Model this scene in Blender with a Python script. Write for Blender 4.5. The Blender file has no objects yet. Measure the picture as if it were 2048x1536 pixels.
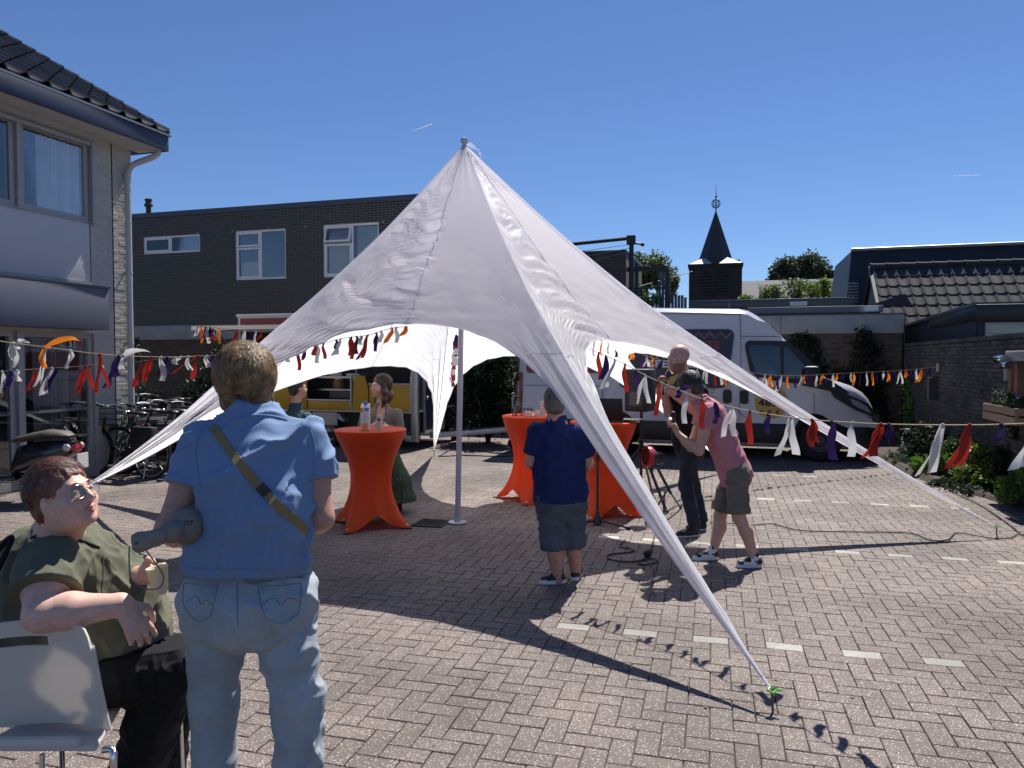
import bpy, math, random
import numpy as np
from mathutils import Vector as V, Matrix, Euler, noise as mnoise
C = bpy.context.scene.collection
SC = bpy.context.scene
rnd = random.Random(7)
R = math.radians
# ------------------------------------------------------------------ camera, light, exposure
FOC = 1479.0                       # focal length in pixels of a 2048 wide frame
CH = 1.75                          # eye height
PITCH = math.atan(50/FOC)          # looking slightly down
cam = bpy.data.cameras.new('camera'); camo = bpy.data.objects.new('camera', cam); C.objects.link(camo)
cam.sensor_width = 36; cam.lens = 36*FOC/2048; cam.clip_end = 6000; cam.clip_start = .05
camo.location = (0, 0, CH); camo.rotation_euler = (R(90)-PITCH, 0, 0)
SC.camera = camo
SUN_AZ, SUN_EL = R(26), R(56)      # azimuth clockwise from +Y
w = bpy.data.worlds.new('World'); SC.world = w; w.use_nodes = True
nt = w.node_tree; bg = nt.nodes['Background']
sky = nt.nodes.new('ShaderNodeTexSky'); sky.sky_type = 'NISHITA'; sky.sun_disc = False
sky.sun_elevation = SUN_EL; sky.sun_rotation = SUN_AZ
sky.air_density = 1.0; sky.dust_density = 0.0; sky.ozone_density = 5.0; sky.altitude = 600
tint = nt.nodes.new('ShaderNodeMix'); tint.data_type = 'RGBA'; tint.blend_type = 'MULTIPLY'; tint.inputs[0].default_value = 1
tint.inputs[7].default_value = (.73, .82, 1.0, 1)
nt.links.new(sky.outputs[0], tint.inputs[6]); nt.links.new(tint.outputs[2], bg.inputs[0]); bg.inputs[1].default_value = 0.070
sl = bpy.data.lights.new('sun', 'SUN'); sl.energy = 5.0; sl.angle = R(.5); sl.color = (1, .95, .88)
so = bpy.data.objects.new('sun', sl); C.objects.link(so)
SUND = V((math.sin(SUN_AZ)*math.cos(SUN_EL), math.cos(SUN_AZ)*math.cos(SUN_EL), math.sin(SUN_EL)))
so.rotation_euler = SUND.to_track_quat('Z', 'Y').to_euler(); so.location = (8, 20, 30)
SC.view_settings.view_transform = 'Standard'; SC.view_settings.look = 'None'
SC.view_settings.exposure = 0.56; SC.view_settings.gamma = 1; SC.view_settings.use_curve_mapping = False
SC.cycles.use_denoising = True; SC.cycles.max_bounces = 7; SC.cycles.diffuse_bounces = 3
SC.cycles.glossy_bounces = 3; SC.cycles.transmission_bounces = 4; SC.cycles.transparent_max_bounces = 12
SC.cycles.caustics_reflective = False; SC.cycles.caustics_refractive = False
SC.cycles.sample_clamp_indirect = 4

# ------------------------------------------------------------------ measuring helpers
cP, sP = math.cos(PITCH), math.sin(PITCH)
def ray(px, py):
    cx = (px-1024)/FOC; cy = -(py-768)/FOC
    return V((cx, cP + cy*sP, -sP + cy*cP))
def P(px, py, Y):
    d = ray(px, py); return V((0, 0, CH)) + d*(Y/d.y)
def G(px, py, z=0.0):
    d = ray(px, py); return V((0, 0, CH)) + d*((z-CH)/d.z)
def pix(p):
    q = V(p) - V((0, 0, CH)); f = q.y*cP - q.z*sP; u = q.y*sP + q.z*cP
    return 1024 + FOC*q.x/f, 768 - FOC*u/f, f
def inview(p, m=20):
    x, y, f = pix(p); return f > .3 and -m < x < 2048+m and -m < y < 1536+m
RA = R(16.9)                       # the garages, trailer, van and houses share one street grid
RM = Matrix.Rotation(-RA, 4, 'Z'); RMI = RM.inverted()
eU, eV = RM @ V((1, 0, 0)), RM @ V((0, 1, 0))
def onv(px, py, v):                # (u, z) where a sight line meets the grid plane v
    d = ray(px, py); s = v/(d.dot(eV)); p = V((0, 0, CH)) + d*s; return (RMI @ p).x, p.z
def onu(px, py, u):                # (v, z) where it meets the grid plane u
    d = ray(px, py); s = u/(d.dot(eU)); p = V((0, 0, CH)) + d*s; return (RMI @ p).y, p.z

# ------------------------------------------------------------------ objects
def tag(o, label=None, cat=None, group=None, kind=None):
    if label: o['label'] = label
    if cat: o['category'] = cat
    if group: o['group'] = group
    if kind: o['kind'] = kind
    return o
def thing(name, label, cat, loc=(0, 0, 0), rotz=0, group=None):
    o = bpy.data.objects.new(name, None); C.objects.link(o); o.empty_display_size = .1
    o.location = loc; o.rotation_euler = (0, 0, rotz)
    return tag(o, label, cat, group)
def wm(o):
    m = o.matrix_basis.copy()
    if o.parent: m = wm(o.parent) @ o.matrix_parent_inverse @ m
    return m
def link(name, me, parent=None, loc=None, rot=None, kind=None):
    o = bpy.data.objects.new(name, me); C.objects.link(o)
    if parent: o.parent = parent
    if loc is not None: o.location = loc
    if rot is not None: o.rotation_euler = rot
    if kind: o['kind'] = kind
    return o
def copy_tree(o, parent=None):
    c = o.copy(); C.objects.link(c); c.parent = parent
    for ch in list(o.children): copy_tree(ch, c)
    return c
def setmat(me, mats):
    for m in (mats if isinstance(mats, (list, tuple)) else [mats]): me.materials.append(m)

class MB:
    """collects geometry in world (or M-frame) coordinates"""
    def __init__(s, M=None): s.v = []; s.f = []; s.mi = []; s.M = M; s.cur = 0
    def add(s, vs, fs):
        n = len(s.v)
        s.v += [(s.M @ V(p)) if s.M else V(p) for p in vs]
        s.f += [tuple(i+n for i in f) for f in fs]; s.mi += [s.cur]*len(fs); return s
    def quad(s, *p): return s.add(p, [tuple(range(len(p)))])
    def box(s, x0, x1, y0, y1, z0, z1):
        if x0 > x1: x0, x1 = x1, x0
        if y0 > y1: y0, y1 = y1, y0
        if z0 > z1: z0, z1 = z1, z0
        return s.add([(x0,y0,z0),(x1,y0,z0),(x1,y1,z0),(x0,y1,z0),(x0,y0,z1),(x1,y0,z1),(x1,y1,z1),(x0,y1,z1)],
                     [(3,2,1,0),(4,5,6,7),(0,1,5,4),(1,2,6,5),(2,3,7,6),(3,0,4,7)])
    def bar(s, a, b, wx, wz, up=(0, 0, 1)):
        a, b = V(a), V(b); d = (b-a).normalized(); x = d.cross(V(up))
        if x.length < 1e-4: x = d.cross(V((1, 0, 0)))
        x.normalize(); z = x.cross(d)
        vs = []
        for p in (a, b):
            for sx, sz in ((-1,-1),(1,-1),(1,1),(-1,1)): vs.append(p + x*sx*wx/2 + z*sz*wz/2)
        return s.add(vs, [(0,1,2,3),(7,6,5,4),(0,4,5,1),(1,5,6,2),(2,6,7,3),(3,7,4,0)])
    def tube(s, pts, r, n=8, caps=True, closed=False):
        pts = [V(p) for p in pts]; k = len(pts); vs = []; fs = []
        rr = r if isinstance(r, (list, tuple)) else [r]*k
        ref = None
        for i, p in enumerate(pts):
            if closed: d = pts[(i+1) % k]-pts[i-1]
            else: d = pts[min(i+1, k-1)]-pts[max(i-1, 0)]
            d = d.normalized() if d.length > 1e-9 else V((0, 0, 1))
            if ref is None: ref = d.orthogonal().normalized()
            x = (ref - d*ref.dot(d))
            x = x.normalized() if x.length > 1e-5 else d.orthogonal().normalized()
            ref = x; y = d.cross(x)
            for j in range(n):
                a = 2*math.pi*j/n; vs.append(p + (x*math.cos(a)+y*math.sin(a))*rr[i])
        m = k if closed else k-1
        for i in range(m):
            for j in range(n):
                a, b = i*n+j, i*n+(j+1) % n; c, d_ = ((i+1) % k)*n+(j+1) % n, ((i+1) % k)*n+j
                fs.append((a, b, c, d_))
        if caps and not closed: fs += [tuple(range(n-1, -1, -1)), tuple((k-1)*n+j for j in range(n))]
        return s.add(vs, fs)
    def lathe(s, prof, c=(0, 0, 0), n=24, axis=None, caps=True):
        c = V(c); Z = V(axis).normalized() if axis else V((0, 0, 1))
        X = Z.orthogonal().normalized() if axis else V((1, 0, 0)); Y = Z.cross(X); vs = []; fs = []
        for r, z in prof:
            for j in range(n):
                a = 2*math.pi*j/n; vs.append(c + X*r*math.cos(a) + Y*r*math.sin(a) + Z*z)
        for i in range(len(prof)-1):
            for j in range(n): fs.append((i*n+j, i*n+(j+1) % n, (i+1)*n+(j+1) % n, (i+1)*n+j))
        if caps:
            if prof[0][0] > 1e-6: fs.append(tuple(range(n-1, -1, -1)))
            if prof[-1][0] > 1e-6: fs.append(tuple((len(prof)-1)*n+j for j in range(n)))
        return s.add(vs, fs)
    def ball(s, c, r, n=12, m=8):
        r = r if isinstance(r, (tuple, list)) else (r, r, r)
        vs = []; fs = []
        for i in range(m+1):
            t = math.pi*i/m
            for j in range(n):
                a = 2*math.pi*j/n; vs.append((c[0]+r[0]*math.sin(t)*math.cos(a), c[1]+r[1]*math.sin(t)*math.sin(a), c[2]-r[2]*math.cos(t)))
        for i in range(m):
            for j in range(n): fs.append((i*n+j, i*n+(j+1) % n, (i+1)*n+(j+1) % n, (i+1)*n+j))
        return s.add(vs, fs)
    def prism(s, poly, ax, h0, h1):
        """poly in the two remaining axes, extruded along axis index ax from h0 to h1"""
        def mk(p, h):
            q = [0, 0, 0]; o = [i for i in range(3) if i != ax]; q[o[0]] = p[0]; q[o[1]] = p[1]; q[ax] = h; return tuple(q)
        n = len(poly); vs = [mk(p, h0) for p in poly]+[mk(p, h1) for p in poly]
        fs = [tuple(range(n-1, -1, -1)), tuple(range(n, 2*n))]+[(i, (i+1) % n, n+(i+1) % n, n+i) for i in range(n)]
        return s.add(vs, fs)
    def build(s, name, mat, parent=None, smooth=False, bevel=0, kind=None, seg=2, origin=None, angle=None):
        me = bpy.data.meshes.new(name)
        inv = None
        if parent is not None: inv = wm(parent).inverted()
        vs = [tuple(inv @ p) if inv else tuple(p) for p in s.v]
        if parent is None and origin is not None: vs = [tuple(V(p)-V(origin)) for p in vs]
        me.from_pydata(vs, [], s.f); setmat(me, mat)
        if any(s.mi): me.polygons.foreach_set('material_index', s.mi)
        import bmesh
        bm = bmesh.new(); bm.from_mesh(me); bmesh.ops.remove_doubles(bm, verts=bm.verts, dist=1e-5) if smooth else None
        bmesh.ops.recalc_face_normals(bm, faces=bm.faces)
        if bevel:
            es = [e for e in bm.edges if len(e.link_faces) == 2 and e.calc_face_angle(0) > R(35)]
            bmesh.ops.bevel(bm, geom=es, offset=bevel, segments=seg, profile=.5, affect='EDGES', clamp_overlap=True)
        bm.to_mesh(me); bm.free()
        if smooth or bevel:
            me.polygons.foreach_set('use_smooth', [True]*len(me.polygons))
            try: me.set_sharp_from_angle(angle=R(angle or 42))
            except Exception: pass
        o = link(name, me, parent, kind=kind)
        if parent is None and origin is not None: o.location = origin
        return o

# ------------------------------------------------------------------ materials
_M = {}
def srgb(h):
    if isinstance(h, str):
        h = h.lstrip('#'); c = [int(h[i:i+2], 16)/255 for i in (0, 2, 4)]
        return tuple(x/12.92 if x <= .04045 else ((x+.055)/1.055)**2.4 for x in c)
    return tuple(h)
def M(name, col, rough=.7, var=.0, scale=3., bump=0., bscale=60., metal=0., coat=0., transl=0., spec=.5,
      isl=0., col2=None, detail=4, stretch=(1, 1, 1), sheen=0., alpha=1., bdist=.01, sss=0.):
    if name in _M: return _M[name]
    m = bpy.data.materials.new(name); m.use_nodes = True; _M[name] = m
    t = m.node_tree; N = t.nodes; L = t.links; b = N['Principled BSDF']; out = N['Material Output']
    c = srgb(col)
    b.inputs['Roughness'].default_value = rough; b.inputs['Metallic'].default_value = metal
    b.inputs['Specular IOR Level'].default_value = spec; b.inputs['Coat Weight'].default_value = coat
    b.inputs['Base Color'].default_value = (*c, 1)
    if sheen: b.inputs['Sheen Weight'].default_value = sheen
    if sss:
        b.inputs['Subsurface Weight'].default_value = sss; b.inputs['Subsurface Radius'].default_value = (.012, .004, .002); b.inputs['Subsurface Scale'].default_value = 1
    geo = N.new('ShaderNodeNewGeometry'); mp = N.new('ShaderNodeMapping'); mp.inputs['Scale'].default_value = stretch
    L.new(geo.outputs['Position'], mp.inputs[0]); vec = mp.outputs[0]
    colout = None
    if var or col2:
        n = N.new('ShaderNodeTexNoise'); n.inputs['Scale'].default_value = scale; n.inputs['Detail'].default_value = detail
        n.inputs['Roughness'].default_value = .6; L.new(vec, n.inputs['Vector'])
        mr = N.new('ShaderNodeMapRange'); mr.inputs[1].default_value = .3; mr.inputs[2].default_value = .7
        L.new(n.outputs[0], mr.inputs[0])
        mx = N.new('ShaderNodeMix'); mx.data_type = 'RGBA'; L.new(mr.outputs[0], mx.inputs[0])
        c2 = srgb(col2) if col2 else tuple(x*(1+var) for x in c); c1 = c if col2 else tuple(x*(1-var) for x in c)
        mx.inputs[6].default_value = (*c1, 1); mx.inputs[7].default_value = (*c2, 1); colout = mx.outputs[2]
    if isl:
        hs = N.new('ShaderNodeHueSaturation'); oi = N.new('ShaderNodeObjectInfo')
        ad = N.new('ShaderNodeMath'); ad.operation = 'ADD'; L.new(geo.outputs['Random Per Island'], ad.inputs[0]); L.new(oi.outputs['Random'], ad.inputs[1])
        fr = N.new('ShaderNodeMath'); fr.operation = 'FRACT'; L.new(ad.outputs[0], fr.inputs[0])
        mr = N.new('ShaderNodeMapRange'); mr.inputs[3].default_value = 1-isl; mr.inputs[4].default_value = 1+isl
        L.new(fr.outputs[0], mr.inputs[0]); L.new(mr.outputs[0], hs.inputs['Value'])
        if colout: L.new(colout, hs.inputs['Color'])
        else: hs.inputs['Color'].default_value = (*c, 1)
        colout = hs.outputs[0]
    if colout: L.new(colout, b.inputs['Base Color'])
    if bump:
        n = N.new('ShaderNodeTexNoise'); n.inputs['Scale'].default_value = bscale; n.inputs['Detail'].default_value = 5
        L.new(vec, n.inputs['Vector']); bp = N.new('ShaderNodeBump'); bp.inputs['Strength'].default_value = bump; bp.inputs['Distance'].default_value = bdist
        L.new(n.outputs[0], bp.inputs['Height']); L.new(bp.outputs[0], b.inputs['Normal'])
    if transl:
        tr = N.new('ShaderNodeBsdfTranslucent'); ms = N.new('ShaderNodeMixShader'); ms.inputs[0].default_value = transl
        if colout: L.new(colout, tr.inputs[0])
        else: tr.inputs[0].default_value = (*c, 1)
        L.new(b.outputs[0], ms.inputs[1]); L.new(tr.outputs[0], ms.inputs[2]); L.new(ms.outputs[0], out.inputs[0])
    return m
def glassmat(name, tint=(.6, .65, .7), rough=.02, refl=1.0, ior=1.5):
    if name in _M: return _M[name]
    m = bpy.data.materials.new(name); m.use_nodes = True; _M[name] = m
    t = m.node_tree; N = t.nodes; L = t.links; N.remove(N['Principled BSDF'])
    tr = N.new('ShaderNodeBsdfTransparent'); tr.inputs[0].default_value = (*tint, 1)
    gl = N.new('ShaderNodeBsdfGlossy'); gl.inputs['Roughness'].default_value = rough
    fr = N.new('ShaderNodeFresnel'); fr.inputs[0].default_value = ior
    mu = N.new('ShaderNodeMath'); mu.operation = 'MULTIPLY_ADD'; mu.inputs[1].default_value = refl; mu.inputs[2].default_value = .03; mu.use_clamp = True
    L.new(fr.outputs[0], mu.inputs[0])
    ms = N.new('ShaderNodeMixShader'); L.new(mu.outputs[0], ms.inputs[0]); L.new(tr.outputs[0], ms.inputs[1]); L.new(gl.outputs[0], ms.inputs[2])
    L.new(ms.outputs[0], N['Material Output'].inputs[0]); return m

def text_mesh(s, size, font_bold=True, extrude=.002, space=1.0, offset=.0):
    cu = bpy.data.curves.new('lettering', 'FONT'); cu.body = s; cu.size = size; cu.extrude = extrude; cu.offset = offset
    cu.align_x = 'LEFT'; cu.space_character = space
    o = bpy.data.objects.new('tmp', cu); C.objects.link(o)
    dg = bpy.context.evaluated_depsgraph_get(); me = bpy.data.meshes.new_from_object(o.evaluated_get(dg))
    bpy.data.objects.remove(o); return me
def curve_pts(ctrl, n=8):
    """Catmull-Rom through control points"""
    ctrl = [V(p) for p in ctrl]; c = [ctrl[0]*2-ctrl[1]]+ctrl+[ctrl[-1]*2-ctrl[-2]]; out = []
    for i in range(1, len(c)-2):
        for k in range(n):
            t = k/n; p0, p1, p2, p3 = c[i-1], c[i], c[i+1], c[i+2]
            out.append(.5*((2*p1)+(p2-p0)*t+(2*p0-5*p1+4*p2-p3)*t*t+(3*p1-p0-3*p2+p3)*t**3))
    out.append(ctrl[-1]); return out
# ================================================================== GROUND
m_bed = M('joint_sand', (.036, .030, .026), .95, col2=(.115, .097, .085), scale=.55, detail=8)
def paver_mat(name, c1, c2, speck):
    m = M(name, c1, .78, col2=c2, scale=2.2, isl=.11, detail=6)
    t = m.node_tree; N = t.nodes; L = t.links; b = N['Principled BSDF']
    src = b.inputs['Base Color'].links[0].from_socket
    geo = [n for n in N if n.bl_idname == 'ShaderNodeNewGeometry'][0]
    # mineral chips
    vo = N.new('ShaderNodeTexVoronoi'); vo.inputs['Scale'].default_value = 150; vo.inputs['Randomness'].default_value = 1
    L.new(geo.outputs['Position'], vo.inputs['Vector'])
    gt = N.new('ShaderNodeMath'); gt.operation = 'GREATER_THAN'; gt.inputs[1].default_value = .80
    sep = N.new('ShaderNodeSeparateColor'); L.new(vo.outputs['Color'], sep.inputs[0]); L.new(sep.outputs[0], gt.inputs[0])
    ls = N.new('ShaderNodeMath'); ls.operation = 'LESS_THAN'; ls.inputs[1].default_value = .42; L.new(vo.outputs['Distance'], ls.inputs[0])
    mu = N.new('ShaderNodeMath'); mu.operation = 'MULTIPLY'; L.new(gt.outputs[0], mu.inputs[0]); L.new(ls.outputs[0], mu.inputs[1])
    mu2 = N.new('ShaderNodeMath'); mu2.operation = 'MULTIPLY'; mu2.inputs[1].default_value = speck; L.new(mu.outputs[0], mu2.inputs[0])
    mx = N.new('ShaderNodeMix'); mx.data_type = 'RGBA'; L.new(mu2.outputs[0], mx.inputs[0]); L.new(src, mx.inputs[6]); mx.inputs[7].default_value = (.62, .58, .55, 1)
    # dark pits + worn lighter patches
    n2 = N.new('ShaderNodeTexNoise'); n2.inputs['Scale'].default_value = 190; n2.inputs['Detail'].default_value = 3; L.new(geo.outputs['Position'], n2.inputs['Vector'])
    mr = N.new('ShaderNodeMapRange'); mr.inputs[1].default_value = .34; mr.inputs[2].default_value = .62; mr.inputs[3].default_value = .45; mr.inputs[4].default_value = 1.25; L.new(n2.outputs[0], mr.inputs[0])
    n3 = N.new('ShaderNodeTexNoise'); n3.inputs['Scale'].default_value = .8; n3.inputs['Detail'].default_value = 5; L.new(geo.outputs['Position'], n3.inputs['Vector'])
    mr3 = N.new('ShaderNodeMapRange'); mr3.inputs[1].default_value = .35; mr3.inputs[2].default_value = .7; mr3.inputs[3].default_value = .72; mr3.inputs[4].default_value = 1.24; L.new(n3.outputs[0], mr3.inputs[0])
    mm = N.new('ShaderNodeMath'); mm.operation = 'MULTIPLY'; L.new(mr.outputs[0], mm.inputs[0]); L.new(mr3.outputs[0], mm.inputs[1])
    vm = N.new('ShaderNodeVectorMath'); vm.operation = 'SCALE'; L.new(mx.outputs[2], vm.inputs[0]); L.new(mm.outputs[0], vm.inputs['Scale'])
    L.new(vm.outputs[0], b.inputs['Base Color'])
    bp = N.new('ShaderNodeBump'); bp.inputs['Strength'].default_value = .55; bp.inputs['Distance'].default_value = .004
    L.new(n2.outputs[0], bp.inputs['Height']); L.new(bp.outputs[0], b.inputs['Normal'])
    return m
m_pave = paver_mat('concrete_paver', (.128, .099, .086), (.190, .151, .131), .9)
m_white = paver_mat('white_paver', (.25, .235, .21), (.48, .46, .42), .3)
PM = Matrix.Rotation(-R(15.2), 4, 'Z'); PMI = PM.inverted()
W_ = .1085; GAP = .0024
pav = MB(); pav.quad((-400, -60, -.012), (400, -60, -.012), (400, 900, -.012), (-400, 900, -.012))
pavement = pav.build('pavement', m_bed, kind='structure'); pavement['label'] = 'brick paved yard laid in herringbone'
def paver_mesh(lx, ly, name):
    b = MB(); hx, hy = lx/2-GAP, ly/2-GAP; c = .0032
    b.add([(-hx,-hy,-.02),(hx,-hy,-.02),(hx,hy,-.02),(-hx,hy,-.02),
           (-hx,-hy,-c),(hx,-hy,-c),(hx,hy,-c),(-hx,hy,-c),
           (-hx+c,-hy+c,0),(hx-c,-hy+c,0),(hx-c,hy-c,0),(-hx+c,hy-c,0)],
          [(0,1,5,4),(1,2,6,5),(2,3,7,6),(3,0,4,7),(4,5,9,8),(5,6,10,9),(6,7,11,10),(7,4,8,11),(8,9,10,11)])
    return b
pm_h, pm_v = paver_mesh(2*W_, W_, 'h'), paver_mesh(W_, 2*W_, 'v')
bricks = []
white_rows = {}
for q, (px, py) in enumerate([(1535, 1293), (1635, 1103), (1571, 999), (1586, 952)]):
    g = PMI @ G(px, py); white_rows[math.floor(g.y/W_)] = q
for y in range(int(2.0/W_), int(24.5/W_)):
    for x in range(int(-17/W_), int(14/W_)):
        c = (x-y) % 4
        if c not in (0, 3): continue
        hz = c == 0
        ctr = V(((x+1)*W_, (y+.5)*W_, 0)) if hz else V(((x+.5)*W_, (y+1)*W_, 0))
        wp = PM @ ctr
        if wp.y < 1.6 or abs(wp.x) > wp.y*.80+1.0 or wp.y > 21: continue
        if (RMI @ wp).y > 17.3 or (RMI @ wp).x < -9.0: continue
        wq = white_rows.get(y) if hz else None
        isw = wq is not None and ((wq < 3 and .2 < wp.x < (2.75, 4.45, 5.3)[wq]) or wq == 3 and 3.9 < wp.x < 4.5)
        bricks.append((wp, hz, isw))
rb = random.Random(3)
def jitter(wp):
    n = mnoise.noise(V((wp.x*.6, wp.y*.6, 0)))
    return n*.006 + rb.uniform(-.0018, .0018), rb.uniform(-.012, .012), rb.uniform(-.012, .012)
vis = [b for b in bricks if inview(b[0], 0) and not b[2]]
vis.sort(key=lambda b: b[0].y); near = set(id(b) for b in vis[:296])
mesh_h = None
def pmesh(b, mat, nm):
    me = bpy.data.meshes.new(nm); me.from_pydata([tuple(p) for p in b.v], [], b.f); setmat(me, mat); return me
mh, mv, mwh = pmesh(pm_h, m_pave, 'paving_brick'), pmesh(pm_v, m_pave, 'paving_brick'), pmesh(pm_h, m_white, 'marking_brick')
TV = {True: np.array([tuple(p) for p in pm_h.v]), False: np.array([tuple(p) for p in pm_v.v])}
av = []; af = []; nv = 0
for b in bricks:
    wp, hz, isw = b; dz, rx, ry = jitter(wp)
    far = wp.y > 11
    if isw or id(b) in near:
        o = link('marking_brick' if isw else 'paving_brick', mwh if isw else (mh if hz else mv), pavement, loc=(wp.x, wp.y, dz*.6), rot=(rx, ry, -R(15.2)+rb.uniform(-.012, .012)))
    else:
        T = TV[hz].copy(); T[:, 2] += T[:, 0]*rx + T[:, 1]*ry + dz*.6
        ca, sa = math.cos(-R(15.2)), math.sin(-R(15.2))
        X = T[:, 0]*ca - T[:, 1]*sa + wp.x; Y = T[:, 0]*sa + T[:, 1]*ca + wp.y
        av.append(np.stack([X, Y, T[:, 2]], 1)); af += [tuple(i+nv for i in f) for f in pm_h.f]; nv += 12
me = bpy.data.meshes.new('paving_brick'); me.from_pydata(np.concatenate(av).tolist(), [], af); setmat(me, m_pave)
link('paving_brick', me, pavement, kind='stuff')
# edge line of the far bay
b = MB(PM)
# soil strip along the right hand wall
m_soil = M('soil', (.05, .038, .028), .95, var=.4, scale=12, bump=.6, bscale=30)
sb = MB(RM)
_v0 = 4.5
pts = []
sb.add([(2.25, 17.3, .0), (2.40, 14.5, .0), (2.50, 12.5, .0), (2.66, 11.4, .0), (2.98, 10.6, .0), (3.24, 9.6, .0), (3.34, 9.5, .0), (3.34, 17.3, .0)]+[(2.30, 17.2, .05), (2.46, 14.4, .06), (2.57, 12.5, .06), (2.73, 11.4, .06), (3.03, 10.6, .05), (3.26, 9.8, .03), (3.33, 9.8, .03), (3.33, 17.2, .09)],
       [(8, 9, 10, 11, 12, 13, 14, 15)]+[(i, (i+1) % 8, (i+1) % 8+8, i+8) for i in range(8)])
tag(sb.build('soil_bed', m_soil, smooth=False), kind='structure')
# grit and crumbs lying on the paving
rg = random.Random(17); gv = []; gf = []
for k in range(2600):
    yy = 2.4+8.5*rg.random()**1.5; xx = rg.uniform(-.72, .72)*yy; r = rg.uniform(.0012, .0036)*(1+yy*.10); a = rg.uniform(0, 6.28); n0 = len(gv)
    gv += [(xx+r*math.cos(a+t*2.1), yy+r*math.sin(a+t*2.1)*rg.uniform(.6, 1), .0065) for t in range(3)]+[(xx, yy, .0065+r*rg.uniform(.6, 1.1))]; gf += [(n0, n0+1, n0+3), (n0+1, n0+2, n0+3), (n0+2, n0, n0+3)]
me = bpy.data.meshes.new('grit'); me.from_pydata(gv, [], gf); setmat(me, M('grit_stone', (.30, .27, .24), .9, isl=.6)); tag(link('grit', me), kind='stuff')
rg = random.Random(5); gv = []; gf = []
for k in range(90):
    yy = 2.6+7*rg.random(); xx = rg.uniform(-.7, .7)*yy; L = rg.uniform(.012, .03); a = rg.uniform(0, 6.28); n0 = len(gv); c_, s_ = math.cos(a), math.sin(a); w2 = L*.3; h_ = rg.uniform(.004, .012)
    gv += [(xx, yy, .007), (xx+c_*L*.5-s_*w2, yy+s_*L*.5+c_*w2, .007+h_), (xx+c_*L, yy+s_*L, .009), (xx+c_*L*.5+s_*w2, yy+s_*L*.5-c_*w2, .007+h_*.6)]; gf += [(n0, n0+1, n0+2, n0+3)]
me = bpy.data.meshes.new('dry_leaves'); me.from_pydata(gv, [], gf); setmat(me, M('dry_leaf', (.16, .10, .05), .9, isl=.5)); tag(link('dry_leaves', me), kind='stuff')
# drain
dg = G(863, 1047)
dr = thing('drain_grate', 'dark iron drain grate let into the paving near the tent pole', 'drain', (dg.x, dg.y, 0), -R(15.2))
mi = M('cast_iron', (.05, .045, .04), .6, metal=.6, var=.3, scale=20)
Md = Matrix.Translation(dg) @ PM
b = MB(Md); b.box(-.17, .17, -.17, .17, -.01, .004); b.build('sump', M('drain_dark', (.01, .01, .01), .9), dr)
b = MB(Md)
for s in (-1, 1): b.box(s*.17, s*.15, -.17, .17, .005, .012); b.box(-.149, .149, s*.17, s*.15, .005, .012)
b.build('frame', mi, dr)
for i in range(6):
    y = -.125+i*.05; b = MB(Md); b.box(-.148, .148, y-.008, y+.008, .005, .011); b.build('grate_bar', mi, dr)
# ================================================================== BUILDINGS
def frame(u, v, z, kind):
    """local frame: x along the face, y into the wall, z up"""
    if kind == 'V': X, Y = eU, eV          # face looks towards the viewer
    elif kind == 'L': X, Y = eV, -eU       # face looks to the right (house on the left)
    else: X, Y = -eV, eU                   # face looks to the left (wall on the right)
    m = Matrix.Identity(4)
    o = eU*u + eV*v
    for i in range(3):
        m[i][0] = X[i]; m[i][1] = Y[i]; m[i][2] = (0, 0, 1)[i]; m[i][3] = o[i]
    m[2][3] = z
    return m
def rects_minus(x0, x1, z0, z1, holes):
    xs = sorted({x0, x1, *[min(max(h[k], x0), x1) for h in holes for k in (0, 1)]})
    zs = sorted({z0, z1, *[min(max(h[k], z0), z1) for h in holes for k in (2, 3)]})
    out = []
    for i in range(len(xs)-1):
        for j in range(len(zs)-1):
            cx, cz = (xs[i]+xs[i+1])/2, (zs[j]+zs[j+1])/2
            if not any(h[0] < cx < h[1] and h[2] < cz < h[3] for h in holes): out.append((xs[i], xs[i+1], zs[j], zs[j+1]))
    return out
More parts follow.
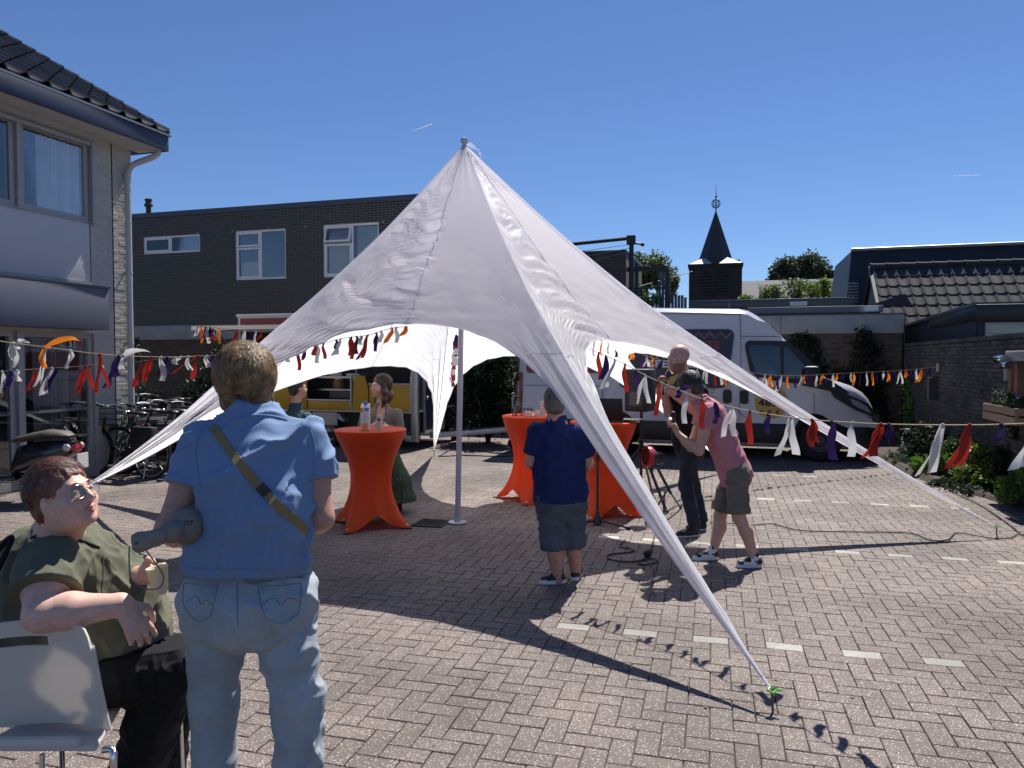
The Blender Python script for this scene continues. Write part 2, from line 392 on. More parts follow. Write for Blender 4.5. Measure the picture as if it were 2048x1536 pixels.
def brick_wall(root, F, x0, x1, z0, z1, holes=(), mat=None, mortar=None, Lb=.215, Hb=.0625, J=.011, proud=.005, zone=None, nparts=300, name='wall', thick=.1, seed=1, rough=.0012, y=0.0):
    b = MB(F)
    for r in rects_minus(x0, x1, z0, z1, holes): b.box(r[0], r[1], y+proud, y+thick, r[2], r[3])
    wall = b.build(name, mortar, root)
    zx0, zx1, zz0, zz1 = zone or (x0, x1, z0, z1)
    r_ = random.Random(seed); full = []; cut = []
    nz0 = int(math.floor((zz0-z0)/Hb)); nz1 = int((zz1-z0)/Hb)
    for j in range(max(nz0, 0), nz1):
        a0, a1 = z0+j*Hb+J/2, z0+(j+1)*Hb-J/2
        if a1 > z1: break
        off = (j % 2)*Lb/2
        i = math.floor((zx0-x0-off)/Lb)
        while True:
            c0 = x0+off+i*Lb+J/2; c1 = c0+Lb-J; i += 1
            if c0 > min(zx1, x1): break
            if c1 < max(x0, zx0): continue
            k0, k1 = max(c0, x0), min(c1, x1)
            hs = [h for h in holes if h[0] < k1 and h[1] > k0 and h[2] < a1 and h[3] > a0]
            if not hs and k1-k0 > Lb-J-1e-6: full.append((k0, a0))
            else:
                for q in (rects_minus(k0, k1, a0, a1, hs) if hs else [(k0, k1, a0, a1)]):
                    if q[1]-q[0] > .02 and q[3]-q[2] > .02: cut.append(q)
    full = [(c, (F @ V((c[0], y, c[1])))) for c in full]
    fv = [c for c in full if inview(c[1], -10)]
    fv.sort(key=lambda c: c[1].y); sel = fv[:nparts] if len(fv) > nparts else fv
    # spread the singly built bricks over the wall face nearest the viewer
    selset = set(c[0] for c in sel)
    me = bpy.data.meshes.new('brick'); l, h, d = Lb-J, Hb-J, .03; c_ = .0025
    me.from_pydata([(0,d,0),(l,d,0),(l,d,h),(0,d,h),(0,c_,0),(l,c_,0),(l,c_,h),(0,c_,h),(c_,0,c_),(l-c_,0,c_),(l-c_,0,h-c_),(c_,0,h-c_)], [],
        [(0,1,5,4),(1,2,6,5),(2,3,7,6),(3,0,4,7),(4,5,9,8),(5,6,10,9),(6,7,11,10),(7,4,8,11),(8,9,10,11)]); setmat(me, mat)
    Wi = wm(wall).inverted() @ F
    rot = Wi.to_euler()
    for c, wp in full:
        if c in selset:
            o = link('brick', me, wall, loc=Wi @ V((c[0], y+r_.uniform(-rough, rough), c[1])), rot=rot)
    st = MB(F)
    for c, wp in full:
        if c not in selset:
            dy = y+r_.uniform(-rough, rough); st.box(c[0], c[0]+l, dy, y+d, c[1], c[1]+h)
    for q in cut: st.box(q[0], q[1], y+r_.uniform(-rough, rough), y+d, q[2], q[3])
    if st.v:
        # leave recalculation out: plain boxes
        me2 = bpy.data.meshes.new('brick'); inv = wm(wall).inverted()
        me2.from_pydata([tuple(inv @ p) for p in st.v], [], st.f); setmat(me2, mat); link('brick', me2, wall, kind='stuff')
    return wall
m_wpaint = M('white_window_paint', (.74, .74, .76), .35, var=.04, scale=4)
m_pane = glassmat('window_glass', (.93, .94, .95), .015, 1.5)
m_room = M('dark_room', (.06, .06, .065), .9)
m_curt = M('curtain_net', (.93, .93, .95), .9, transl=.25, var=.1, scale=3)
m_blind = M('blind_cloth', (.50, .48, .44), .8)
def curtain(root_part, F, x0, x1, z0, z1, y, folds=8, mat=None, name='curtain'):
    b = MB(F); n = folds*6; vs = []
    for i in range(n+1):
        t = i/n; x = x0+(x1-x0)*t; yy = y+.045*math.sin(t*folds*2*math.pi)+.012*math.sin(t*folds*3.3*math.pi+1)
        vs += [(x, yy, z0), (x, yy, z1)]
    b.add(vs, [(2*i, 2*i+2, 2*i+3, 2*i+1) for i in range(n)]); return b.build(name, mat or m_curt, root_part, smooth=True)
def window(root, F, x0, x1, z0, z1, cells, fw=.055, rec=.05, frame_mat=None, room=True, sash=.045, proud=.0, depth=.8, glass=None):
    fm = frame_mat or m_wpaint; W, H = x1-x0, z1-z0
    b = MB(F); y0, y1 = rec-proud, rec+.07
    b.box(x0, x1, y0, y1, z0, z0+fw); b.box(x0, x1, y0, y1, z1-fw, z1)
    b.box(x0, x0+fw, y0+.001, y1, z0+fw, z1-fw); b.box(x1-fw, x1, y0+.001, y1, z0+fw, z1-fw)
    edges_x = {c[k] for c in cells for k in (0, 1)} - {0, 1}
    for e in edges_x: xx = x0+W*e; b.box(xx-fw*.45, xx+fw*.45, y0+.002, y1, z0+fw, z1-fw)
    for c in cells:
        for k in (2, 3):
            if c[k] not in (0, 1):
                zz = z0+H*c[k]; xa = x0+W*c[0]+fw*.45; xb = x0+W*c[1]-fw*.45; b.box(xa, xb, y0+.003, y1-.001, zz-fw*.3, zz+fw*.3)
    win = b.build('window', fm, root)
    for c in cells:
        xa = x0+W*c[0]+(fw if c[0] == 0 else fw*.45)+.002; xb = x0+W*c[1]-(fw if c[1] == 1 else fw*.45)-.002
        za = z0+H*c[2]+(fw if c[2] == 0 else fw*.3)+.002; zb = z0+H*c[3]-(fw if c[3] == 1 else fw*.3)-.002
        kind = c[4] if len(c) > 4 else 'fix'
        FF = F; yy = y0
        if kind == 'tilt':   # top hung light standing open
            FF = F @ Matrix.Translation((0, y0, zb)) @ Matrix.Rotation(-R(14), 4, 'X') @ Matrix.Translation((0, -y0, -zb))
        if kind in ('sash', 'tilt'):
            s = MB(FF); q = sash
            s.box(xa, xb, yy-.018, yy+.03, za, za+q); s.box(xa, xb, yy-.018, yy+.03, zb-q, zb)
            s.box(xa, xa+q, yy-.017, yy+.03, za+q, zb-q); s.box(xb-q, xb, yy-.017, yy+.03, za+q, zb-q)
            s.build('sash', fm, win); g = (xa+q, xb-q, za+q, zb-q)
        else: g = (xa, xb, za, zb)
        p = MB(FF); p.box(g[0], g[1], yy+.018, yy+.024, g[2], g[3]); p.build('pane', glass or m_pane, win)
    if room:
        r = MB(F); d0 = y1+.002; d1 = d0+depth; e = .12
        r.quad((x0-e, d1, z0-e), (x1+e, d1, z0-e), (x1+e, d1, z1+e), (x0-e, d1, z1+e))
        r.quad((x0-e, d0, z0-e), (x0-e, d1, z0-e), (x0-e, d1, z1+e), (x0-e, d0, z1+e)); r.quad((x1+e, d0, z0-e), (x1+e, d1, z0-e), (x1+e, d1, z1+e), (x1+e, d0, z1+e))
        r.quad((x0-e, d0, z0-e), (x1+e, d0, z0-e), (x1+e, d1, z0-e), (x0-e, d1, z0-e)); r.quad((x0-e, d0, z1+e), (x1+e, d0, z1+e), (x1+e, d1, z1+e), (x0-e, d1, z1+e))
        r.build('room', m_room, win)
    return win
# ---------------------------------------------------------------- dark brick building behind
V0 = 17.44
m_dbrick = M('dark_glazed_brick', (.011, .008, .008), .38, var=.35, scale=6, isl=.35, bump=.15, bscale=80)
m_dmort = M('dark_mortar', (.15, .135, .12), .9, var=.2, scale=10)
FV = frame(0, V0, 0, 'V')
uL, zt = onv(265, 430, V0); uR, _ = onv(905, 385, V0); ztop = (onv(265, 432, V0)[1]+onv(850, 391, V0)[1])/2
u_end = onv(262, 430, V0)[0]-2.2
dark = thing('brick_building', 'dark brown brick building with white framed upstairs windows behind the food trailer', 'building', tuple(FV @ V((uL, 0, 0))), -RA)
def rect(pxs, v):
    (xa, ya), (xb, yb) = pxs; a = onv(xa, ya, v); c = onv(xb, yb, v); return a[0], c[0], c[1], a[1]
w1 = rect(((285, 474), (400, 503)), V0); w2 = rect(((469, 462), (572, 557)), V0); w3 = rect(((645, 450), (758, 551)), V0)
brick_wall(dark, FV, u_end, uR, 2.69, ztop, holes=[w1, w2, w3], mat=m_dbrick, mortar=m_dmort, zone=(uL-.1, onv(860, 400, V0)[0], 2.69, ztop), seed=2, thick=.25, J=.020)
win1 = window(dark, FV, *w1, cells=[(0, .48, 0, 1, 'sash'), (.48, 1, 0, 1, 'fix')])
win2 = window(dark, FV, *w2, cells=[(0, .5, 0, .66, 'sash'), (0, .5, .66, 1, 'sash'), (.5, 1, 0, 1, 'fix')])
win3 = window(dark, FV, *w3, cells=[(0, .52, 0, .64, 'sash'), (0, .52, .64, 1, 'tilt'), (.52, 1, 0, 1, 'fix')])
b = MB(FV); b.box(w3[0]+.1, w3[0]+(w3[1]-w3[0])*.48, .14, .15, w3[2]+.08, w3[2]+(w3[3]-w3[2])*.6); b.build('blind', m_blind, win3)
curtain(win3, FV, w3[0]+(w3[1]-w3[0])*.56, w3[1]-.04, w3[2]+.06, w3[3]-.06, .17, 14)
curtain(win3, FV, w3[0]+.06, w3[0]+(w3[1]-w3[0])*.5, w3[3]-.45, w3[3]-.06, .2, 10)
b = MB(FV); zz = w2[2]+(w2[3]-w2[2])*.38; b.box(w2[0]+.1, w2[0]+(w2[1]-w2[0])*.46, .16, .165, w2[2]+.08, zz); b.build('blind', m_blind, win2)
b = MB(FV); b.box(w1[0]+.7, w1[0]+.78, .2, .28, w1[2]+.06, w1[2]+.18); b.lathe([(.03, 0), (.045, .06), (.02, .1), (.03, .15)], (w1[0]+1.0, .25, w1[2]+.06), 12); b.build('vase', m_blind, win1)
m_coping = M('roof_edge_metal', (.06, .065, .075), .35, metal=.3)
b = MB(FV); b.box(u_end-.03, uR+.03, -.03, 9.0, ztop, ztop+.05); b.box(u_end-.03, uR+.03, -.035, -.03, ztop-.08, ztop+.05); b.build('roof_edge', m_coping, dark)
b = MB(FV)                                                     # side and back walls, so the block has its depth
b.box(uR-.3, uR, .26, 8.9, 0, ztop-.01); b.box(u_end, u_end+.3, .26, 8.9, 0, ztop-.01); b.box(u_end+.3, uR-.3, 8.6, 8.9, 0, ztop-.01); b.build('side_wall', m_dmort, dark)
b = MB(FV)
for i in range(7):                                             # small open joints high in the wall
    uu = uL+1.1+i*1.15; b.box(uu, uu+.012, -.004, .01, ztop-.62, ztop-.57)
b.build('weep_vent', m_wpaint, dark)
m_pipe = M('black_flue', (.02, .02, .022), .5)
fu, fz = onv(297, 420, V0+1.0)
b = MB(FV); c = (fu, 1.0, 0)
b.lathe([(.10, 0), (.10, .12)], (c[0], c[1], ztop+.05), 16); base = b.build('flue_collar', M('zinc', (.45, .46, .48), .4, metal=.7), dark)
b = MB(FV); b.lathe([(.075, .12), (.075, .42), (.12, .44), (.125, .50), (.085, .52), (.085, .60), (.105, .61), (.105, .66), (.0, .67)], (c[0], c[1], ztop+.05), 16); b.build('flue', m_pipe, dark)
fu, fz = onv(431, 412, V0+1.2)
b = MB(FV); b.lathe([(.07, 0), (.07, .06), (.10, .07), (.10, .17), (.07, .20), (0, .2)], (fu, 1.2, ztop+.05), 16); b.build('roof_vent', m_pipe, dark)
# ---------------------------------------------------------------- garage row
m_fasc = M('weathered_concrete', (.29, .29, .285), .85, var=.18, scale=2.5, bump=.25, bscale=25)
m_gbrick = M('brown_garage_brick', (.085, .060, .047), .85, var=.25, scale=5, isl=.3, bump=.4, bscale=90)
m_gmort = M('garage_mortar', (.10, .085, .07), .95, var=.2, scale=8)
UE = 3.35
def garage(u0, u1, lab, zones, seed):
    g = thing('garage', lab, 'garage', tuple(FV @ V(((u0+u1)/2, 0, 0))), -RA)
    for i, zn in enumerate(zones):
        brick_wall(g, FV, zn[0], zn[1], 0.0, 2.30, mat=m_gbrick, mortar=m_gmort, zone=(zn[2], zn[3], .1, 2.3), seed=seed+i, thick=.22)
    b = MB(FV); b.box(u0-.02, u1+.02, -.10, 0, 2.30, 2.70)
    b.build('fascia', m_fasc, g, bevel=.008)
    b = MB(FV); b.box(u0-.03, u1+.03, -.115, .05, 2.70, 2.725); b.build('roof_trim', m_coping, g)
    return g
gl_u1 = onv(1040, 650, V0)[0]
gl = garage(u_end, gl_u1, 'flat garage with a cream fascia under the dark brick building at left', [(u_end, gl_u1, onv(262, 700, V0)[0], onv(560, 700, V0)[0])], 11)
gr = garage(gl_u1+.05, UE, 'flat brown brick garage with a grey concrete fascia behind the white van', [(gl_u1+.05, UE, onv(1560, 700, V0)[0], UE)], 21)
b = MB(FV); b.box(gl_u1+.05, UE, .22, 6, 2.60, 2.69); b.build('roof', M('roof_felt', (.045, .045, .05), .9, var=.2), gr)
b = MB(FV); b.box(UE-.22, UE, .22, 6, 0, 2.60); b.build('side_wall', m_gmort, gr)
# panel joints on the fascia and its rain pipe at the corner
b = MB(FV)
for px in (1561,): uu = onv(px, 640, V0)[0]; b.box(uu-.006, uu+.006, -.103, -.1, 2.32, 2.69)
b.build('joint', m_pipe, gr)
b = MB(FV); b.tube([(UE+.02, -.12, 2.6), (UE+.02, -.12, 2.1), (UE+.02, -.02, 2.0)], .012, 8); b.build('drip_pipe', m_pipe, gr)
# ---------------------------------------------------------------- house on the left
UH = -9.14
FL = frame(UH, 0, 0, 'L')
vC = onu(268, 700, UH)[0]                                   # far corner
house = thing('house', 'two storey house with black tiled roof and blue gutter board at the left edge', 'house', tuple(FL @ V((vC, 0, 0))), -RA)
m_pbrick = M('painted_brick', (.42, .40, .365), .6, var=.10, scale=3, isl=.05, bump=.3, bscale=60)
m_pmort = M('painted_mortar', (.40, .385, .35), .7)
m_greyp = M('grey_frame_paint', (.33, .33, .345), .45, var=.05)
m_panel = M('pale_facade_panel', (.50, .49, .50), .5, var=.03, scale=1.5)
m_blue = M('blue_gutter_board', (.022, .030, .066), .5, var=.12, scale=2)
m_canopy = M('grey_blue_canopy', (.105, .11, .145), .55, var=.06, scale=2)
vp = onu(182, 500, UH)[0]; v_lo = 3.2
zpt = 5.06
u2t = onu(178, 285, UH)[1]; u2b = onu(180, 447, UH)[1]; pb = onu(182, 567, UH)[1]
g_t = onu(190, 668, UH)[1]
vj = onu(188, 700, UH)[0]
# wall pieces: pier and bands round the openings
holes = [(v_lo-3, vp, pb-.06, u2t+.28), (v_lo-3, vj, .0, g_t)]
brick_wall(house, FL, v_lo, vC, 0, zpt, holes=holes, mat=m_pbrick, mortar=m_pmort, zone=(vj-.6, vC, .2, zpt), seed=31, thick=.28, rough=.003, proud=.003, Hb=.0625, J=.008)
b = MB(FL); b.box(vC-.2, vC, .28, 8, 0, zpt+.0); b.build('side_wall', m_pbrick, house)
# expansion joint & pilaster
vjn = onu(226, 500, UH)[0]
b = MB(FL); b.box(vjn-.008, vjn+.008, -.006, .0, .1, zpt); b.build('expansion_joint', M('joint_dark', (.02, .02, .02), .9), house)
# upper window
vm = onu(41, 350, UH)[0]
wa = (vm, vp-.01, u2b, u2t)
W1 = window(house, FL, vm, vp-.01, u2b+.02, u2t, cells=[(0, 1, 0, 1, 'fix')], fw=.07, rec=.02, frame_mat=m_greyp, depth=1.5, glass=glassmat('clear_glass', (.98, .98, .98), .015, .45))
W0 = window(house, FL, v_lo, vm-.07, u2b+.02, u2t, cells=[(0, .5, 0, 1, 'fix'), (.5, 1, 0, 1, 'fix')], fw=.07, rec=.02, frame_mat=m_greyp, depth=1.5, glass=glassmat('clear_glass', (.98, .98, .98), .015, .45))
b = MB(FL); b.box(vm-.065, vm-.005, -.03, .09, u2b, u2t+.08); b.build('mullion_post', m_greyp, house)
c0 = onu(90, 380, UH)[0]
curtain(W1, FL, c0, vp-.1, u2b+.08, u2t-.08, .13, 9)
curtain(W1, FL, onu(120, 380, UH)[0], vp-.09, u2b+.08, u2t-.08, .19, 6)
# roller shutter box
b = MB(FL)
b.prism([(-.12, u2t+.04), (-.02, u2t+.0), (.02, u2t+.0), (.02, u2t+.27), (-.10, u2t+.27), (-.14, u2t+.2)], 0, v_lo, vp+.03)
b.build('shutter_box', m_greyp, house, bevel=.006)
b = MB(FL); b.box(v_lo, vp-.02, -.05, -.01, u2t-.06, u2t-.005); b.build('shutter_slat', m_greyp, house)
b = MB(FL); b.box(vp, vp+.05, -.05, -.005, u2b-.02, u2t+.02); b.build('shutter_rail', m_greyp, house)
# panel
b = MB(FL); b.box(v_lo, vp-.02, .0, .03, pb+.02, u2b-.0); b.build('facade_panel', m_panel, house, bevel=.004)
b = MB(FL); b.box(v_lo, vp+.03, -.03, .05, pb-.06, pb+.015); b.box(v_lo, vp+.03, -.02, .05, u2b, u2b+.018); b.build('sill', m_greyp, house)
# awning box over the ground floor
UCN = UH+.42; va_ = onu(218, 600, UCN)[0]; zc1 = onu(218, 578, UCN)[1]; zc0 = onu(218, 660, UCN)[1]
b = MB(FL); b.box(v_lo, va_, -.42, .0, zc0, zc1); b.build('awning_box', m_canopy, house, bevel=.006)
b = MB(FL); b.box(v_lo, va_+.02, -.44, .0, zc1+.002, zc1+.03); b.build('awning_trim', m_coping, house)
# ground floor glazing
m_post = m_greyp; vgm = onu(40, 760, UH)[0]; ztr = onu(100, 832, UH)[1]
b = MB(FL); b.box(v_lo, vj, .01, .1, g_t, zc0); b.build('head_board', m_greyp, house)
WG = window(house, FL, vgm+.04, vj, .12, g_t, cells=[(0, 1, 0, ztr/g_t, 'fix'), (0, 1, ztr/g_t, 1, 'fix')], fw=.07, rec=.04, frame_mat=m_greyp, depth=1.8, glass=glassmat('clear_glass', (.98, .98, .98), .015, .45))
WH = window(house, FL, v_lo, vgm-.04, .12, g_t, cells=[(0, .5, 0, ztr/g_t, 'fix'), (0, .5, ztr/g_t, 1, 'fix'), (.5, 1, 0, ztr/g_t, 'fix'), (.5, 1, ztr/g_t, 1, 'fix')], fw=.07, rec=.04, frame_mat=m_greyp, depth=1.8, glass=glassmat('clear_glass', (.98, .98, .98), .015, .45))
b = MB(FL); b.box(vgm-.035, vgm+.035, -.02, .11, .0, g_t); b.build('mullion_post', m_greyp, house)
curtain(WG, FL, onu(100, 760, UH)[0], onu(165, 760, UH)[0], .2, g_t-.08, .3, 6, mat=M('curtain_grey', (.24, .26, .30), .9, transl=.2))
b = MB(FL); b.box(v_lo, vj, .0, .1, 0, .12); b.build('plinth', m_fasc, house)
# eaves
UF = UH+.54; vE = onu(337, 268, UF)[0]; zg = onu(337, 270, UF)[1]
b = MB(FL); b.box(v_lo, vE, -.54, -.50, zg-.26, zg-.02); b.build('gutter_board', m_blue, house, bevel=.003)
b = MB(FL); b.box(vE-.02, vE+.003, -.50, .3, zg-.26, zg-.03); b.build('end_board', m_blue, house)
b = MB(FL); b.prism([(-.57, zg-.03), (-.57, zg+.0), (-.40, zg+.0), (-.40, zg-.1), (-.49, zg-.1), (-.499, zg-.03)], 0, v_lo, vE+.03); b.build('gutter', M('zinc_gutter', (.25, .27, .3), .45, metal=.6), house)
b = MB(FL); b.box(v_lo, vE-.03, -.495, .0, zg-.25, zg-.22)
b.build('soffit', M('soffit_white', (.5, .49, .48), .7, var=.05), house)
# downpipe
vpz = onu(258, 500, UH+.09)[0]
b = MB(FL)
b.tube(curve_pts([(vpz+.30, -.42, zg-.26), (vpz+.24, -.36, zg-.36), (vpz+.06, -.13, zg-.52), (vpz, -.085, zg-.70), (vpz, -.085, zg-1.0)], 6)+[(vpz, -.085, .05)], .045, 14)
dp = b.build('downpipe', M('pvc_grey', (.42, .42, .43), .45), house, smooth=True)
for z in (4.4, 3.1, 2.0, .9):
    b = MB(FL); b.lathe([(.052, -.03), (.052, .03)], (vpz, -.085, z), 14); b.box(vpz-.01, vpz+.01, -.05, .0, z-.015, z+.015); b.build('bracket', dp.data.materials[0], dp)
# roof tiles
def tile_mesh(w_, ex, amp, mat, name='roof_tile', fr=.022):
    b = MB(); n = 9; L = ex+.06; vs = []
    def zz(x):
        t = x/w_; return amp*(math.exp(-((t-.12)/.14)**2)+.9*math.exp(-((t-1.10)/.14)**2)) + amp*.12*math.sin(t*math.pi)
    for j, (y, zo) in enumerate(((0, fr), (L, 0))):
        for i in range(n+1):
            x = (w_+.035)*i/n; vs.append((x, y, zz(x)+zo))
    k = len(vs)
    for i in range(n+1): x = (w_+.035)*i/n; vs.append((x, 0.004, zz(x)+fr-.022))
    fs = [(i, i+1, n+1+i+1, n+1+i) for i in range(n)]+[(i+1, i, k+i, k+i+1) for i in range(n)]
    b.add(vs, fs)
    me = bpy.data.meshes.new(name); me.from_pydata([tuple(p) for p in b.v], [], b.f); setmat(me, mat)
    me.polygons.foreach_set('use_smooth', [True]*len(me.polygons)); me.set_sharp_from_angle(angle=R(50)); return me
def tiled_roof(root, F, pitch, ncol, nrow, w_, ex, amp, mat, under, x_start=0.0, cond=None, seed=5, skew=0):
    """F: x along the eave, y horizontally up-slope, z up"""
    FP = F @ Matrix.Rotation(pitch, 4, 'X')
    b = MB(FP); b.box(x_start, x_start+ncol*w_, .0, nrow*ex+.02, -.10, -.03); roof = b.build('roof', under, root)
    me = tile_mesh(w_, ex, amp, mat); Wi = wm(roof).inverted() @ FP; r_ = random.Random(seed); k = 0
    for j in range(nrow):
        for i in range(ncol):
            p = V((x_start+i*w_, j*ex-.03, j*.0))
            wp = FP @ p
            if cond and not cond(wp): continue
            o = link('roof_tile', me, roof)
            o.matrix_basis = Wi @ Matrix.Translation(p+V((0, r_.uniform(-.004, .004), r_.uniform(0, .003)))) @ Matrix.Rotation(R(r_.uniform(-.5, .5)), 4, 'Z'); k += 1
    return roof
m_btile = M('black_roof_tile', (.022, .022, .026), .42, var=.3, scale=4, isl=.3, bump=.15, bscale=40)
m_under = M('roof_underlay', (.02, .02, .02), .9)
FR = frame(0, 0, 0, 'L')
# eave line at UF-.04, running along v; upslope is -u  (local y)
FRF = FL @ Matrix.Translation((v_lo+.0, -.50, zg+.03))
nc = int((vE-.05-v_lo)/.30)
roofL = tiled_roof(house, FRF, R(30), nc, 12, (vE-.03-v_lo)/nc, .345, .075, m_btile, m_under)
b = MB(FRF @ Matrix.Rotation(R(30), 4, 'X'))
for j in range(12):                                            # verge tiles folding over the gable edge
    y0 = j*.345-.03; b.box(vE-.03-v_lo+.0, vE-v_lo+.03, y0, y0+.40, -.14+.02, .065-(.0 if j % 2 else .004))
b.build('verge', m_btile, house, bevel=.008)
# ---------------------------------------------------------------- wall on the right
FRR = frame(UE, 0, 0, 'R')                                     # local x = -v
m_rbrick = M('rough_wall_brick', (.040, .036, .034), .9, col2=(.105, .098, .092), scale=1.6, isl=.3, bump=.5, bscale=70)
m_rmort = M('wall_mortar', (.032, .029, .027), .95, var=.2)
ywall = thing('garden_wall', 'weathered brick garden wall with the flower crate, right of the van', 'wall', tuple(FRR @ V((-11, 0, 0))), -RA)
ZW = 2.07
brick_wall(ywall, FRR, -17.2, -6.0, 0, ZW-.06, mat=m_rbrick, mortar=m_rmort, zone=(-17.1, -8.3, .35, ZW-.06), seed=41, thick=.2, rough=.005, proud=.007)
b = MB(FRR)
x = -17.2
while x < -6.0:
    b2 = MB(FRR); b2.box(x+.004, x+.096, -.012, .21, ZW-.055, ZW+rnd.uniform(-.004, .006)); b2.build('coping_brick', m_rbrick, ywall); x += .1
# ---------------------------------------------------------------- black lean-to behind that wall, tiled roof and dark gable house
m_black = M('black_boarding', (.018, .02, .028), .6, var=.2, scale=3)
ZL = lambda px, py, u: onu(px, py, u)
US = UE+.45
va1, za1 = ZL(1812, 655, US); vb1, zb1 = ZL(1953, 612, US); vc1, zc_ = ZL(2048, 663, US)
shed = thing('shed', 'black boarded shed rising behind the brick garden wall at right', 'shed', tuple(RM @ V((US+1, (va1+vb1)/2, 0))), -RA)
b = MB(RM)
b.prism([(vb1, 0), (va1, 0), (va1, za1), (vb1, zb1)], 0, US, US+1.6)   # side face
b.build('wall', m_black, shed)
b = MB(RM); b.prism([(vb1-.03, zb1+.0), (va1+.1, za1+.0), (va1+.1, za1+.06), (vb1-.03, zb1+.06)], 0, US-.05, US+1.7); b.build('roof_edge', m_coping, shed)
# the front annex with a long narrow window
vA = vb1
b = MB(RM); u_a = US+.12; z_a = onv(2048, 604, vA)[1]
b.box(US+.02, US+5.0, vA-.02, vA+3, 0, zb1-.25); b.build('annex_wall', m_black, shed)
b = MB(RM); b.box(US-.03, US+5.1, vA-.10, vA+3, zb1-.25, zb1+.02); b.build('annex_fascia', M('black_fascia', (.008, .008, .012), .35), shed, bevel=.01)
FA = frame(0, vA-.02, 0, 'V')
b = MB(FA); wz1 = onv(1990, 645, vA)[1]
for (za, zb, m_) in ((wz1-.03, wz1, 0), (wz1-.2, wz1-.17, 0), (wz1-.34, wz1-.31, 0)): b.box(US+.12, US+3.4, -.03, .0, za, zb)
b.box(US+.12, US+.15, -.031, .0, wz1-.6, wz1-.03); wf = b.build('window', m_greyp, shed)
b = MB(FA); b.box(US+.15, US+3.4, -.012, -.005, wz1-.6, wz1-.03); b.build('pane', m_pane, wf)
# tiled roof
m_ctile = M('grey_concrete_tile', (.022, .024, .029), .85, var=.35, scale=2.5, isl=.28, bump=.3, bscale=50, col2=(.048, .050, .056))
vEv, vRd = 20.3, 22.0
uT0 = onv(1739, 530, vRd)[0]; zE = onv(1850, 651, vEv)[1]; zR = onv(1850, 533, vRd)[1]
pit = math.atan2(zR-zE, vRd-vEv); slen = math.hypot(zR-zE, vRd-vEv)
barn = thing('tiled_roof_house', 'low house with wavy grey concrete roof tiles behind the black shed', 'house', tuple(RM @ V((uT0+4, vEv, 0))), -RA)
FT = Matrix.Identity(4)
FT = frame(0, vEv, zE, 'V')
wT = .262; nC = 27; nR = 6; exT = slen/nR
tiled_roof(barn, FT, pit, nC, nR, wT, exT, .062, m_ctile, m_under, x_start=uT0+.05)
for i in range(20):
    b = MB(RM); x0_ = uT0+i*.37
    b.lathe([(.095, 0), (.11, .03), (.095, .07), (.085, .37)], (x0_, vRd-.02, zR+.03), 12, axis=(1, 0, 0)); b.build('ridge_tile', m_ctile, barn, smooth=True)
b = MB(RM); b.box(uT0+.1, uT0+7.3, vEv+.25, vEv+.5, 0, zE); b.prism([(vEv+.3, 0), (vRd+1.6, 0), (vRd+1.6, zE), (vRd, zR-.12), (vEv+.3, zE)], 0, uT0+.08, uT0+.3); b.build('wall', m_black, barn)
b = MB(RM); b.prism([(vEv-.12, zE-.06), (vEv-.1, zE+.04), (vRd, zR+.06), (vRd, zR-.12)], 0, uT0-.02, uT0+.06); b.build('verge_board', m_black, barn)
b = MB(RM); b.prism([(vRd, zR-.05), (vRd+1.9, zE-.1), (vRd+1.9, zE-.2), (vRd, zR-.15)], 0, uT0, uT0+7.3); b.build('back_slope', m_under, barn)
# dark gable house behind
vD = 25.0
gz = onv(1703, 502, vD)[1]; gu0 = onv(1703, 502, vD)[0]; gub = onv(1686, 612, vD-1.2)[0]
gab = thing('dark_house', 'tall dark house block behind the grey tiled roof', 'house', tuple(RM @ V((gu0+4, vD, 0))), -RA)
b = MB(RM); zb_ = 2.2
b.add([(gu0, vD, gz), (gu0+9, vD, gz), (gu0+9, vD-1.2, zb_), (gub, vD-1.2, zb_), (gu0, vD+4, gz), (gu0+9, vD+4, gz), (gu0+9, vD+4, zb_), (gub, vD+4, zb_)],
      [(0, 1, 2, 3), (4, 5, 1, 0), (0, 3, 7, 4), (1, 5, 6, 2), (5, 4, 7, 6), (3, 2, 6, 7)])
b.build('roof', M('dark_slate', (.014, .017, .024), .55, var=.2, scale=2), gab)
b = MB(RM); b.tube([(gu0-.02, vD-.05, gz+.03), (gu0+9, vD-.05, gz+.03)], .05, 8); b.build('ridge', M('zinc', (.4, .4, .42), .4), gab)
b = MB(RM); b.box(gub+.1, gu0+9, vD-.9, vD+3.9, 0, zb_); b.build('wall', m_black, gab)
gv = onv(1700, 585, vD-.95); b = MB(RM)
for k in range(7): b.box(gv[0]-.05, gv[0]+.2, vD-1.13, vD-1.02, gv[1]-.3+k*.09, gv[1]-.26+k*.09)
b.build('vent_grille', M('zinc_grille', (.2, .21, .23), .4), gab)
# flat roofed sheds behind the van
def flat(v, pxa, pya, pxb, pyb, h, lab, depth, mf, mw, nm='flat_building'):
    ua, z1 = onv(pxa, pya, v); ub, z2 = onv(pxb, pyb, v); zt_ = (z1+z2)/2
    g = thing(nm, lab, 'building', tuple(RM @ V(((ua+ub)/2, v, 0))), -RA)
    b = MB(RM); b.box(ua, ub, v+.06, v+depth, 0, zt_-h); b.build('wall', mw, g)
    b = MB(RM); b.box(ua-.05, ub+.05, v, v+depth+.05, zt_-h, zt_); b.build('roof_edge', mf, g, bevel=.01)
    return g, ua, ub, zt_
m_fd = M('dark_fascia', (.05, .052, .06), .6, var=.2)
g, ua, ub, zt_ = flat(21.5, 1381, 598, 1705, 598, .22, 'long flat roofed brick extension below the church tower', 1.2, m_coping, m_dmort)
b = MB(RM); su, sz = onv(1597, 606, 21.4)
